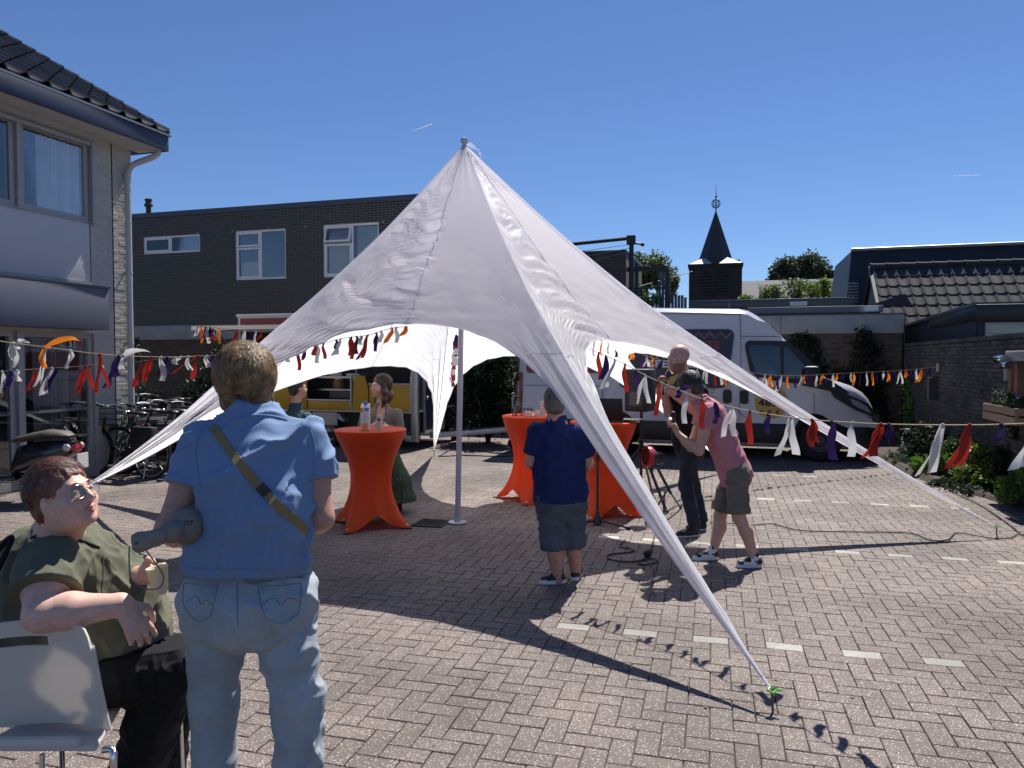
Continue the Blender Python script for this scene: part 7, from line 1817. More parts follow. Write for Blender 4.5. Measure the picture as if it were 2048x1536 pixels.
surf_tube('hem_stitch', bv, [(370, 1134), (420, 1138), (500, 1139), (570, 1137), (622, 1132)], .0016, m_bshirt, X_['shirt'], off=.0003)
surf_tube('collar_rib', bv, [(462, 838), (490, 832), (520, 830), (550, 833), (575, 840)], .0030, m_bshirt, X_['shirt'], off=.0005)
jb = [c for c in blue.children if c.name.startswith('jeans')][0]; bj = bvh_of([jb])
m_stitch = M('stitch', (.17, .22, .29), .8)
for k, pl in enumerate(([(368, 1166), (402, 1170), (435, 1172)], [(435, 1172), (428, 1205), (420, 1234)], [(420, 1234), (398, 1243), (378, 1228)], [(378, 1228), (366, 1205), (367, 1168)],
           [(516, 1172), (560, 1171), (602, 1166)], [(602, 1166), (602, 1195), (597, 1226)], [(597, 1226), (566, 1246), (532, 1238)], [(532, 1238), (521, 1205), (516, 1172)], [(474, 1165), (474, 1210), (476, 1252)],
           [(372, 1205), (392, 1192), (402, 1208), (412, 1200), (424, 1210)], [(524, 1208), (548, 1196), (562, 1210), (578, 1196), (598, 1202)])):
    surf_tube('stitching', bj, pl, .0014, m_stitch, jb, off=.0008, n=4)
b = MB(); L_ = [W(-.033+.027*math.cos(t), .100, .002+.022*math.sin(t)) for t in np.linspace(0, 2*math.pi, 19)[:-1]]; b.tube(L_, .002, 5, closed=True)
L_ = [W(.033+.027*math.cos(t), .100, .002+.022*math.sin(t)) for t in np.linspace(0, 2*math.pi, 19)[:-1]]; b.tube(L_, .002, 5, closed=True); b.tube([W(-.06, .098, .006), W(-.078, .06, .008), W(-.084, 0, .006)], .002, 5); b.tube([W(.06, .098, .006), W(.078, .06, .008), W(.084, 0, .006)], .002, 5); b.tube([W(-.008, .103, .006), W(.008, .103, .006)], .002, 5)
b.build('glasses', m_blk, blue)
# wooden scoop with a wire bail under her arm
m_wood = M('pale_worn_wood', (.20, .17, .135), .6, col2=(.27, .235, .19), scale=6, stretch=(1, 1, 6), bump=.15, bscale=30)
wd = Body(.004); Yw = 2.16
A, B2, C2, D2, E2 = P(277, 1085, Yw), P(315, 1075, Yw+.01), P(342, 1064, Yw+.05), P(372, 1054, Yw+.11), P(402, 1044, Yw+.18)
ax0 = (A-B2).normalized()
wd.rc(A, A.lerp(B2, .12), .026, .026, .004); wd.cut(A+ax0*.012, ax0); wd.chain([A.lerp(B2, .1), B2, C2, D2, E2], [.020, .018, .027, .050, .064], .03, (eV, 1.6))
scoop = thing('wooden_scoop', 'pale wooden paddle shaped scoop with a wire loop, clamped under the blue shirt arm', 'scoop', tuple(A))
so_ = solid('body', wd, m_wood, scoop, relax=1)
b = MB(); b.tube([A+V((0, -.0, 0))+V((.008, -.026, .004)), A+V((.008, -.031, .004))], .0035, 8); b.build('rivet', m_blk, scoop)
b = MB(); b.tube(curve_pts([P(259, 1092, Yw), P(258, 1108, Yw), P(260, 1150, Yw-.03), P(268, 1164, Yw-.03), P(292, 1178, Yw-.01), P(318, 1176, Yw+.02), P(327, 1158, Yw+.03), P(322, 1142, Yw+.02), P(305, 1118, Yw+.01), P(289, 1096, Yw)], 8), .0022, 6); b.build('wire_loop', M('wire_grey', (.18, .17, .16), .4, metal=.6), scoop, smooth=True)
FW = Matrix.Identity(4); xw = (E2-C2).normalized(); zw = V((0, 0, 1)); zw = (zw-xw*zw.dot(xw)).normalized(); yw = zw.cross(xw)
bs = bvh_of([so_]); me = text_mesh('TOP', 1.0)
vs = []
for v_ in me.vertices:
    px, py = 366+v_.co.x*11, 1052-v_.co.y*13-v_.co.x*2; q_, _ = on_surface(bs, px, py, .0012); vs.append(q_ if q_ is not None else P(px, py, Yw-.03))
b = MB(); b.add(vs, [tuple(p.vertices) for p in me.polygons]); b.build('lettering', m_blk, scoop)

# ------------------------------------------------------------ seated woman
m_olive = cloth('shirt_olive', (.125, .13, .09), var=.08, scale=5)
m_blackt = cloth('trousers_black', (.010, .010, .012), bump=.3)
hs_ = hair_mat('hair_auburn', (.055, .020, .015), (.20, .085, .055))
Ys = 2.42
J = dict(head=P(130, 994, Ys-.02), neck=P(112, 1072, Ys+.06), shL=P(190, 1126, Ys+.30), shR=P(100, 1128, Ys-.07), elL=P(262, 1200, Ys+.36), elR=P(86, 1228, Ys-.20),
         wrL=P(278, 1152, Ys+.16), wrR=P(244, 1210, Ys-.14), hipL=P(170, 1345, Ys+.26), hipR=P(165, 1345, Ys+.06), knL=P(345, 1322, Ys+.36), knR=P(345, 1335, Ys+.12), anL=P(320, 1560, Ys+.45), anR=P(250, 1560, Ys+.25), toeL=P(375, 1570, Ys+.50), toeR=P(300, 1585, Ys+.25))
for k in ('anL', 'anR'): J[k].z = .09
for k in ('toeL', 'toeR'): J[k].z = .03
sl_ = [(P(112, 1122, Ys+.14), .140, .80), (P(128, 1172, Ys+.15), .175, .80), (P(160, 1232, Ys+.17), .205, .80), (P(180, 1290, Ys+.18), .205, .80), (P(168, 1350, Ys+.19), .190, .8)]
seat, W, ax_, X_ = person('seated woman in an olive t-shirt with short auburn hair and gold glasses, smiling upward', J, (1, .05, 0),
    dict(shirt=m_olive, pants=m_blackt, shoe=m_blk, sole=m_wht, hem=P(180, 1385, Ys+.15), shirt_name='t_shirt', leg=1.95, leg_w=1.0),
    skin('skin_rosy', (.70, .43, .34)), look=(.93, -.28, .30), fat=1.75, h=.0055, slices=sl_, hip=(.095, 1.0), face=True, head_s=.93, shirt_fold=.018, sleeve=.62, tight=1.12,
    hair=dict(mat=hs_, n=0, vol=1.06), handR=dict(d=(.55, -.02, -.8), palm=(-.5, .6, -.35), curl=.42, spread=.2, s=1.0), handL=dict(d=(.93, -.1, .1), palm=(.15, -.95, .1), curl=.85, spread=.25, s=1.0))
hr_, hf_, hu_ = ax_
hair_o = [c for c in seat.children if c.name.startswith('hair')][0]
def flow_s(p, d):
    if p.z > .08: return (p.x*3-.9, .25 if p.y > -.02 else -.4, -.2)
    return (p.x*2, -.5, -.8)
strands('hair_strands', W, hr_, hf_, hu_, hs_, hair_o, n=4200, length=.055, flow=flow_s, region=lambda d: d[2] > -.6 and not (d[1] > .30 and d[2] < .62) and not (d[1] > -.12 and d[2] < .30), seed=9, wdt=.0011, lift=.013, curl=.4, rad=(.087, .104, .096), cen=(0, -.024, .042))
m_gold = M('gold_wire', (.55, .42, .28), .25, metal=.9); m_lensg = glassmat('lens_glass', (.93, .93, .95), .02, 1.2)
b = MB()
for q in (-1, 1):
    b.tube([W(q*.034+.027*math.cos(t), .103-.010*abs(math.cos(t))*(1 if q*math.cos(t) > 0 else 0), .002+.024*math.sin(t)) for t in np.linspace(0, 2*math.pi, 25)[:-1]], .0011, 5, closed=True); b.tube([W(q*.061, .093, .008), W(q*.080, .06, .012), W(q*.086, .0, .006)], .0012, 5)
b.tube(curve_pts([W(-.008, .108, .006), W(0, .113, .011), W(.008, .108, .006)], 4), .0011, 5); gl_ = b.build('glasses', m_gold, seat, smooth=True)
for q in (-1, 1):
    b = MB(); n_ = 20; vs = [W(q*.034, .104, .002)]+[W(q*.034+.0265*math.cos(t), .102, .002+.0235*math.sin(t)) for t in np.linspace(0, 2*math.pi, n_+1)[:-1]]; b.add(vs, [(0, i+1, (i+1) % n_+1) for i in range(n_)]); b.build('lens', m_lensg, gl_)
# teeth of the smile
b = MB(); b.box(0, 0, 0, 0, 0, 0) if False else None
b.tube([W(-.018, .0895, -.0640), W(-.009, .0945, -.0650), W(0, .0955, -.0655), W(.009, .0945, -.0650), W(.018, .0895, -.0640)], .0032, 6); b.build('teeth', M('teeth', (.7, .68, .62), .3), [c for c in seat.children if c.name.startswith('body')][0])
bv = bvh_of([X_['shirt']])
surf_tube('bag_strap', bv, [(58, 1078), (90, 1066), (125, 1068), (165, 1082), (200, 1096)], .005, m_blackt, seat, off=.002)
surf_tube('sleeve_hem', bv, [(66, 1176), (110, 1172), (160, 1182), (200, 1190)], .0022, m_olive, X_['shirt'], off=.001)
surf_tube('side_seam', bv, [(206, 1110), (207, 1150), (204, 1185)], .0022, m_olive, X_['shirt'], off=.0005)
bag = Body(.008); bag.rc(P(-10, 1130, Ys+.10), P(-20, 1260, Ys+.12), .085, .11, .03); bag.rc(P(0, 1100, Ys+.05), P(12, 1082, Ys+.02), .012, .012, .01)
bg_ = thing('backpack', 'black bag hanging behind the seated woman at the left picture edge', 'bag', tuple(P(-15, 1200, Ys+.1)))
solid('bag_body', bag, m_blackt, bg_, fn=folds(.01, [(0, 0, 1)], 9))
b = MB(); b.tube(curve_pts([P(-20, 1120, Ys-.02), P(8, 1085, Ys-.06), P(24, 1075, Ys-.08), P(10, 1110, Ys-.1), P(-10, 1150, Ys-.1)], 6), .008, 6); b.build('strap', m_blackt, bg_)
# paper cup in her hand
m_cup = M('paper_cup', (.74, .70, .50), .5, transl=.15)
cp = P(321, 1187, 2.46); axc = V((-.12, 0, 1)).normalized()
cup = thing('paper_cup', 'cream paper cup held by the seated woman', 'cup', tuple(cp))
b = MB(); hC = .088; b.lathe([(0, .002), (.0235, .002), (.024, .0), (.0335, hC-.003), (.0355, hC-.001), (.0350, hC+.002), (.0325, hC), (.0235, .006), (0, .006)], cp, 36, axis=axc, caps=False); b.build('cup_wall', m_cup, cup, smooth=True, angle=60)
# ------------------------------------------------------------ her chair
m_ch = M('chair_white_plastic', (.82, .78, .72), .38, var=.02, transl=.28)
Yc = 2.20; ch = thing('chair', 'white plastic stacking chair with chromed legs and a slot in its back', 'chair', tuple(V((P(80, 1500, Yc).x, Yc+.2, 0))))
xl, xr = P(-70, 1400, Yc).x, P(203, 1400, Yc).x; zt_, zb_ = P(100, 1254, Yc).z, P(100, 1480, Yc).z
vs = []; nx, nz = 28, 18; hole = (P(-30, 1290, Yc).x, P(84, 1290, Yc).x, P(0, 1306, Yc).z, P(0, 1286, Yc).z)
def chz(u, v_): return zb_+(zt_-zb_)*v_+.012*(1-(2*u-1)**2)*v_
def chp(u, v_, t):
    w_ = 1-.05*(1-v_)+.0; inset = .012*(v_**3); x = xl+inset+(xr-xl-2*inset)*u; y = Yc+.055*(1-(2*u-1)**2)+.05*(1-v_)**2-.03*v_; z = chz(u, v_)
    cr = .05; 
    if v_ > .86 and (u > .9 or u < .1): z -= (v_-.86)*.45*((u-.9)/.1 if u > .9 else (.1-u)/.1)**2
    return V((x, y+t, z))
us = sorted(set(list(np.linspace(0, 1, nx+1))+[(hole[0]-xl)/(xr-xl), (hole[1]-xl)/(xr-xl)])); vv = sorted(set(list(np.linspace(0, 1, nz+1))+[(hole[2]-zb_)/(zt_-zb_), (hole[3]-zb_)/(zt_-zb_)]))
b = MB(); idx = {}
for t in (0, .009):
    for i, u in enumerate(us):
        for j, v_ in enumerate(vv): idx[(i, j, t)] = len(vs); vs.append(chp(u, v_, t))
def keep(i, j):
    if i < 0 or j < 0 or i >= len(us)-1 or j >= len(vv)-1: return False
    cx = xl+(xr-xl)*(us[i]+us[i+1])/2; cz = zb_+(zt_-zb_)*(vv[j]+vv[j+1])/2; return not (hole[0] < cx < hole[1] and hole[2] < cz < hole[3])
fs = []
for i in range(len(us)-1):
    for j in range(len(vv)-1):
        if not keep(i, j): continue
        for t in (0, .009): fs.append((idx[(i, j, t)], idx[(i+1, j, t)], idx[(i+1, j+1, t)], idx[(i, j+1, t)]))
        for (di, dj, a, c) in ((-1, 0, (i, j), (i, j+1)), (1, 0, (i+1, j), (i+1, j+1)), (0, -1, (i, j), (i+1, j)), (0, 1, (i, j+1), (i+1, j+1))):
            if not keep(i+di, j+dj): fs.append((idx[(*a, 0)], idx[(*c, 0)], idx[(*c, .009)], idx[(*a, .009)]))
b.add(vs, fs); b.build('backrest', m_ch, ch, smooth=True, angle=50)
b = MB(); b.prism([(xl+.01, Yc+.02), (xr-.03, Yc+.02), (xr-.10, Yc+.30), (xl+.08, Yc+.30)], 2, zb_-.050, zb_-.03); b.box(xl+.01, xr-.075, Yc-.0, Yc+.03, zb_-.03, zb_+.0); b.build('seat', m_ch, ch, bevel=.012)
for (xx, s_) in ((xl+.03, -1), (xr+.02, 1)):
    b = MB(); y0, y1 = Yc+.02, Yc+.42
    b.tube(curve_pts([(xx-s_*.03, y0, zb_-.04), (xx, y0-.0, zb_-.045), (xx+s_*.012, y0-.02, zb_-.10), (xx+s_*.02, y0-.05, .0)], 5), .010, 10); b.build('leg', m_chrome, ch, smooth=True)
    b = MB(); b.tube(curve_pts([(xx-s_*.03, y1, zb_-.04), (xx, y1, zb_-.045), (xx+s_*.012, y1+.02, zb_-.10), (xx+s_*.02, y1+.03, .0)], 5), .010, 10); b.build('leg', m_chrome, ch, smooth=True)
b = MB(); b.tube([(P(242, 1420, Yc).x-.26, Yc+.03, zb_-.06), (P(242, 1420, Yc).x-.26, Yc+.0, .0)], .008, 8); b.build('leg', m_chrome, ch, smooth=True)

# ------------------------------------------------------------ man in navy, back turned, under the tent
Yn = 5.72
m_navys = cloth('tshirt_navy', (.012, .022, .095)); m_short = cloth('denim_shorts', (.085, .10, .125), var=.3, scale=7)
J = dict(head=P(1108, 806, Yn), neck=P(1114, 842, Yn), shL=P(1077, 864, Yn), shR=P(1158, 868, Yn), elL=P(1062, 925, Yn+.02), elR=P(1176, 928, Yn+.04), wrL=P(1082, 934, Yn+.26), wrR=P(1160, 938, Yn+.28),
         hipL=P(1100, 998, Yn), hipR=P(1144, 998, Yn), knL=P(1108, 1080, Yn), knR=P(1146, 1076, Yn+.06), anL=P(1115, 1160, Yn), anR=P(1152, 1150, Yn+.10), toeL=P(1078, 1176, Yn-.02), toeR=P(1160, 1158, Yn+.28))
sl_ = [(P(1117, 892, Yn), .162, 1.2), (P(1118, 940, Yn), .190, 1.15), (P(1122, 990, Yn), .198, 1.1), (P(1122, 1020, Yn), .198, 1.1)]
gh = hair_mat('hair_grey_short', (.10, .09, .08), (.2, .18, .16))
def sfn_run(x, z, y): return 1 if z < .035 else 0
person('short stocky man in a navy t-shirt and denim shorts, back turned, before the orange tables', J, (-.1, 1, 0),
    dict(shirt=m_navys, pants=m_short, shoe=[m_blk, m_wht], sole=m_wht, shoefn=sfn_run, hem=P(1122, 1000, Yn), leg=1.10, leg_w=1.10, sock=m_blk, sock_h=.10, pants_name='shorts', shirt_name='t_shirt'),
    sk_b, fat=1.3, h=.009, slices=sl_, hip=(.125, 1.1), hair=dict(mat=gh, vol=.985, n=700, len=.02, w=.002, lift=.003), handL=dict(d=(.3, .9, .1), curl=.6), handR=dict(d=(-.3, .9, .1), curl=.6), sleeve=.72, head_s=1.0)
# ------------------------------------------------------------ bending man in pink
Yp = 6.3
m_pink = cloth('polo_pink', (.52, .215, .25)); m_kh = cloth('shorts_khaki', (.155, .145, .115), var=.08)
J = dict(head=P(1378, 776, Yp+.02), neck=P(1402, 805, Yp), shL=P(1421, 822, Yp-.14), shR=P(1410, 822, Yp+.22), elL=P(1398, 902, Yp-.16), elR=P(1382, 895, Yp+.2), wrL=P(1356, 868, Yp-.06), wrR=P(1352, 862, Yp+.12),
         hipL=P(1474, 946, Yp-.10), hipR=P(1466, 946, Yp+.12), knL=P(1478, 1036, Yp-.12), knR=P(1440, 1032, Yp+.12), anL=P(1510, 1123, Yp-.14), anR=P(1424, 1108, Yp+.10), toeL=P(1470, 1143, Yp-.14), toeR=P(1384, 1126, Yp+.08))
sl_ = [(P(1424, 832, Yp+.03), .150, 1.25), (P(1440, 870, Yp+.01), .158, 1.25), (P(1455, 910, Yp+.0), .150, 1.3), (P(1468, 940, Yp), .165, 1.25), (P(1475, 962, Yp), .172, 1.25)]
bh = hair_mat('hair_dark_brown', (.018, .013, .010), (.05, .038, .028))
def sfn_snk(x, z, y):
    if z < .032: return 1
    if x < .07 and z > .05: return 0
    if .10 < x < .20 and z > .055: return 0
    if .05 < x < .16: return 1
    return 0 if x > .2 and z > .045 else (1 if x > .2 else 0)
pm, Wp, axp, Xp = person('young man in a pink polo and khaki shorts bending forward beside the right tent arm', J, (-1, .05, 0),
    dict(shirt=m_pink, pants=m_kh, shoe=[m_blk, m_wht], sole=m_wht, shoefn=sfn_snk, hem=P(1474, 962, Yp), leg=.80, leg_w=1.06, flare=1.18, collar=True, sock=m_wht, sock_h=.05, pants_name='shorts', shirt_name='polo_shirt'),
    sk_a, look=(-.85, .35, -.45), fat=1.0, h=.008, slices=sl_, hip=(.128, 1.15), hair=dict(mat=bh, vol=1.05, n=900, len=.05, w=.0022, lift=.01), handL=dict(d=(-.35, .1, .93), palm=(-.9, .3, 0), curl=1.0), handR=dict(d=(-.3, .0, .93), palm=(-.9, -.2, 0), curl=1.0), sleeve=.42, head_s=1.0)
mic = thing('microphone', 'black hand microphone held by the bending man in pink', 'microphone', tuple(P(1349, 855, Yp)))
b = MB(); b.tube([P(1352, 878, Yp), P(1347, 838, Yp)], [.010, .013], 10); b.build('handle', m_blk, mic, smooth=True); b = MB(); b.ball(tuple(P(1346, 829, Yp)), (.026, .026, .030)); b.build('grille_head', M('mic_grille', (.04, .04, .045), .5, metal=.5), mic, smooth=True)
# ------------------------------------------------------------ bald man in black
Yk = 7.35
m_blackp = cloth('polo_black', (.012, .012, .015)); m_dj = cloth('jeans_dark', (.028, .038, .055), var=.3, scale=8)
m_stub = M('stubble', (.24, .14, .10), .7)
Yu = Yk-.42
J = dict(head=P(1357, 717, Yu), neck=P(1370, 757, Yu+.02), shL=P(1400, 784, Yu-.10), shR=P(1352, 782, Yu+.14), elL=P(1402, 832, Yu-.14), elR=P(1336, 826, Yu+.15), wrL=P(1350, 792, Yu-.22), wrR=P(1328, 775, Yu-.02),
         hipL=P(1384, 895, Yk-.25), hipR=P(1370, 895, Yk-.07), knL=P(1372, 970, Yk-.12), knR=P(1386, 968, Yk+.12), anL=P(1388, 1048, Yk-.10), anR=P(1402, 1040, Yk+.16), toeL=P(1350, 1064, Yk-.16), toeR=P(1370, 1052, Yk+.14))
sl_ = [(P(1376, 788, Yu+.05), .170, 1.25), (P(1378, 825, Yu+.12), .170, 1.2), (P(1377, 870, Yk-.20), .165, 1.15), (P(1377, 905, Yk-.15), .165, 1.15)]
person('bald man in black polo and dark jeans speaking into a microphone beside the loudspeaker', J, (-.85, -.5, 0),
    dict(shirt=m_blackp, pants=m_dj, shoe=m_blk, sole=m_wht, stubble=m_stub, hem=P(1377, 893, Yk-.15), leg=1.95, leg_w=.95, collar=True, pants_name='jeans', shirt_name='polo_shirt'),
    sk_a, look=(-.85, -.45, -.12), fat=1.08, h=.009, slices=sl_, hip=(.135, 1.2), hair=None, handL=dict(d=(-.6, -.2, .5), palm=(-.2, .9, .2), curl=.9), handR=dict(d=(-.1, -.1, .95), palm=(-.6, -.6, 0), curl=1.0), sleeve=.50, head_s=1.05)
mic = thing('microphone', 'black microphone at the mouth of the bald man', 'microphone', tuple(P(1330, 765, Yu-.05)))
b = MB(); b.tube([P(1325, 790, Yu-.05), P(1334, 756, Yu-.07)], [.010, .013], 10); b.build('handle', m_blk, mic, smooth=True); b = MB(); b.ball(tuple(P(1337, 748, Yu-.08)), (.026, .026, .030)); b.build('grille_head', _M['mic_grille'], mic, smooth=True)
# ------------------------------------------------------------ woman in the beige jacket behind the first table
Yw2 = 8.35
m_beige = cloth('jacket_beige', (.19, .16, .135)); m_green = cloth('dress_green_print', (.02, .045, .028), col2=(.075, .11, .07), scale=38, detail=2)
J = dict(head=P(761, 774, Yw2), neck=P(764, 813, Yw2), shR=P(733, 831, Yw2), shL=P(793, 829, Yw2), elR=P(722, 872, Yw2-.05), elL=P(800, 870, Yw2-.05), wrR=P(746, 853, Yw2-.28), wrL=P(777, 856, Yw2-.28),
         hipR=P(756, 922, Yw2), hipL=P(782, 922, Yw2), knR=P(778, 970, Yw2), knL=P(796, 970, Yw2), anR=P(786, 1014, Yw2-.05), anL=P(797, 1012, Yw2-.02), toeR=P(784, 1030, Yw2-.25), toeL=P(800, 1030, Yw2-.22))
sl_ = [(P(763, 842, Yw2), .160, 1.35), (P(763, 880, Yw2), .158, 1.3), (P(766, 915, Yw2), .175, 1.3)]
hw_ = hair_mat('hair_brown_long', (.030, .018, .012), (.085, .05, .032))
wm2, Wq, axq, Xq = person('woman with long brown hair, beige jacket and green dress behind the first orange table', J, (-.1, -1, 0),
    dict(shirt=m_beige, pants=None, shoe=m_blk, sole=m_blk, hem=P(766, 905, Yw2), vneck=True, collar=True, sock=m_blk, sock_h=.12, shirt_name='jacket'),
    sk_a, look=(-.75, -.62, .02), fat=1.05, h=.009, slices=sl_, hip=(.14, 1.2), hair=dict(mat=hw_, vol=1.06, long=True, cover=True, n=700, len=.13, w=.003), handR=dict(d=(.4, -.5, .1), curl=.8), handL=dict(d=(-.5, -.4, .1), curl=.8), sleeve=1.85)
D_ = Body(.009); ftq = Xq['ft']; D_.rc(P(764, 845, Yw2), P(766, 905, Yw2), .150, .15, .05, (ftq, 1.35)); D_.rc(P(766, 905, Yw2), P(785, 965, Yw2), .17, .20, .05, (ftq, 1.1)); D_.rc(P(785, 965, Yw2), P(791, 1003, Yw2), .20, .235, .04, (ftq, 1.1)); D_.cut(P(791, 1001, Yw2), (0, 0, -1)); D_.el(Xq['J']['neck']-V((0, 0, .05))+ftq*.10, (.055, .09, .10), .01, op='sub'); D_.el(Xq['J']['neck']+V((0, 0, .03)), (.085, .085, .09), .01, op='sub')
solid('dress', D_, m_green, wm2, fn=folds(.016, [(0, 0, 1)], 13, along=.1))
# ------------------------------------------------------------ man in teal, by the trailer
Yt = 9.2
m_teal = cloth('jumper_teal', (.035, .075, .085))
J = dict(head=P(596, 777, Yt), neck=P(592, 812, Yt), shL=P(563, 832, Yt+.02), shR=P(614, 836, Yt-.05), elL=P(557, 882, Yt), elR=P(621, 886, Yt-.02), wrL=P(566, 905, Yt+.22), wrR=P(618, 915, Yt+.22),
         hipL=P(580, 928, Yt), hipR=P(602, 928, Yt), knL=P(580, 968, Yt+.03), knR=P(602, 968, Yt+.03), anL=P(580, 995, Yt), anR=P(602, 995, Yt), toeL=P(580, 1000, Yt+.2), toeR=P(606, 1000, Yt+.2))
for k in ('anL', 'anR'): J[k].z = .09
for k in ('knL', 'knR'): J[k].z = .44
for k in ('toeL', 'toeR'): J[k].z = .03
sl_ = [(P(589, 848, Yt), .168, 1.35), (P(589, 885, Yt), .175, 1.25), (P(590, 922, Yt), .175, 1.2)]
person('man in a dark teal jumper looking towards the food trailer, past the blue shirted woman', J, (.45, .9, 0),
    dict(shirt=m_teal, pants=m_blackt, shoe=m_blk, sole=m_blk, hem=P(590, 918, Yt), leg=1.95, shirt_name='jumper'),
    sk_a, look=(.78, .6, .03), fat=1.12, h=.009, slices=sl_, hip=(.13, 1.2), hair=dict(mat=bh, vol=1.01, n=300, len=.03, w=.003, lift=.004), sleeve=1.9)
# ================================================================== PLANTS AND TREES
def leafmat(name, col, var=.5): return M(name, col, .5, var=.25, scale=2, isl=var, transl=.35, spec=.4)
m_lf_dk = leafmat('leaf_dark', (.018, .035, .014)); m_lf_mid = leafmat('leaf_mid', (.04, .085, .025)); m_lf_yel = leafmat('leaf_yellow_green', (.14, .20, .035)); m_lf_gry = leafmat('leaf_grey_green', (.06, .085, .055)); m_lf_br = leafmat('leaf_bright', (.10, .20, .03)); m_lf_far = leafmat('leaf_far', (.10, .13, .075))
m_bark = M('bark', (.06, .045, .035), .9, var=.3, scale=8)
def leaves(pts, size, seed=1, asp=.5, droop=.2, fold=.15):
    r_ = random.Random(seed); n = len(pts); rs = np.random.RandomState(seed)
    c = np.array(pts); d = rs.normal(size=(n, 3)); d[:, 2] -= droop; d /= np.linalg.norm(d, axis=1)[:, None]
    e = rs.normal(size=(n, 3)); s = np.cross(d, e); s /= np.linalg.norm(s, axis=1)[:, None]+1e-9; nn = np.cross(s, d)
    L = size*rs.uniform(.6, 1.25, (n, 1)); w_ = L*asp*.5
    v0, v1, v2, v3, v4, v5 = c, c+d*L*.35+s*w_, c+d*L*.8+s*w_*.6, c+d*L, c+d*L*.8-s*w_*.6, c+d*L*.35-s*w_
    m1 = c+d*L*.4-nn*w_*fold*2
    vs = np.stack([v0, v1, v2, v3, v4, v5, m1], 1).reshape(-1, 3); fs = []
    for i in range(n): k = i*7; fs += [(k, k+1, k+2, k+6), (k+6, k+2, k+3, k+4), (k, k+6, k+4, k+5)]
    return vs, fs
def clumps(cs, n, seed=1, sg=.35, shell=True):
    """cs: list of (centre, radii); leaf points gathered into small clumps near the outside"""
    rs = np.random.RandomState(seed); out = []; vol = [abs(r[0]*r[2])+.01 for _, r in cs]; tot = sum(vol)
    for (c, r), v_ in zip(cs, vol):
        k = max(4, int(n*v_/tot)); nc = max(3, k//28); cc = rs.normal(size=(nc, 3)); cc /= np.linalg.norm(cc, axis=1)[:, None]; cc *= (rs.uniform(.35, 1.0, (nc, 1)) if shell else rs.uniform(0, 1, (nc, 1)))**.6
        cc = cc*np.array(r)+np.array(c); idx = rs.randint(0, nc, k); out.append(cc[idx]+rs.normal(size=(k, 3))*np.array(r)*sg*.5)
    p = np.concatenate(out); return p[p[:, 2] > .03]
def plant(name, label, cat, base, cs, n, size, mat, seed=1, stems=3, stem_r=.01, asp=.5, group=None, droop=.2, sg=.35, trunk='stem', extra=None):
    t = thing(name, label, cat, tuple(base)); 
    if group: t['group'] = group
    pts = clumps(cs, n, seed, sg); vs, fs = leaves(pts, size, seed, asp, droop); inv = np.array(wm(t).inverted())
    me = bpy.data.meshes.new('leaves'); vs = vs@inv[:3, :3].T+inv[:3, 3]; me.from_pydata(vs.tolist(), [], fs); setmat(me, mat); link('crown' if cat == 'tree' else 'leaves', me, t, kind='stuff' if cat != 'tree' else None)
    r_ = random.Random(seed); b = MB()
    for k in range(stems):
        c, r = cs[k % len(cs)]; c = V(c); e = c+V((r_.uniform(-.5, .5)*r[0], r_.uniform(-.5, .5)*r[1], r_.uniform(.0, .6)*r[2])); bs = V(base)+V((r_.uniform(-.1, .1)*r[0], r_.uniform(-.1, .1)*r[1], 0)); m_ = bs.lerp(e, .5)+V((r_.uniform(-.1, .1)*r[0], 0, .05*r[2])); b.tube([bs, m_, e], [stem_r, stem_r*.7, stem_r*.3], 6)
    b.build(trunk, m_bark, t, smooth=True); return t
def PP(px, py, Y): return tuple(P(px, py, Y))
def rad(px, Y): return px*Y/FOC
def spot(px, py, Y, rx, ry, rd=None): return (PP(px, py, Y), (rad(rx, Y), rd or rad(rx, Y), rad(ry, Y)))
# plant bed at the right
def gb(px, py): g = G(px, py); return (g.x, g.y, .05)
B1 = [('grey leaved shrub at the end of the plant bed by the van nose', (1815, 930, 12.3), [(1800, 915, 12.6, 26, 18), (1830, 905, 12.4, 26, 26), (1815, 925, 12.0, 30, 10)], 1500, .055, m_lf_gry),
      ('tall dark green shrub standing against the garden wall corner', (1845, 935, 11.9), [(1850, 880, 12.4, 34, 32), (1880, 890, 12.0, 30, 26), (1820, 880, 13.0, 20, 26)], 2200, .06, m_lf_dk),
      ('broad leaved plant with shiny light leaves in the plant bed', (1875, 958, 10.8), [(1870, 930, 11.0, 26, 22), (1895, 945, 10.8, 26, 16)], 260, .20, m_lf_br),
      ('mid green bush below the red rag in the plant bed', (1925, 965, 10.3), [(1915, 905, 11.0, 34, 26), (1940, 930, 10.5, 36, 30), (1900, 900, 11.4, 30, 20)], 2600, .06, m_lf_mid),
      ('yellow green bush against the wall below the flower crate', (1960, 975, 9.9), [(1960, 915, 10.2, 34, 26), (1985, 945, 9.9, 30, 24), (1950, 950, 10.0, 40, 22)], 2400, .06, m_lf_yel),
      ('low dark ground plant at the front of the bed', (1930, 985, 9.6), [(1910, 972, 9.9, 40, 10), (1960, 985, 9.5, 36, 9), (1880, 968, 10.2, 26, 8)], 1300, .06, m_lf_dk),
      ('leafy bush at the right picture edge below the hanging white rag', (2035, 1005, 8.7), [(2020, 975, 8.9, 30, 22), (2060, 960, 8.6, 40, 34), (2040, 990, 8.6, 36, 14)], 1900, .06, m_lf_br),
      ('dark bush behind the yellow green one at the right edge', (2030, 985, 9.4), [(2010, 925, 9.5, 26, 26), (2045, 915, 9.3, 30, 34)], 1500, .055, m_lf_dk)]
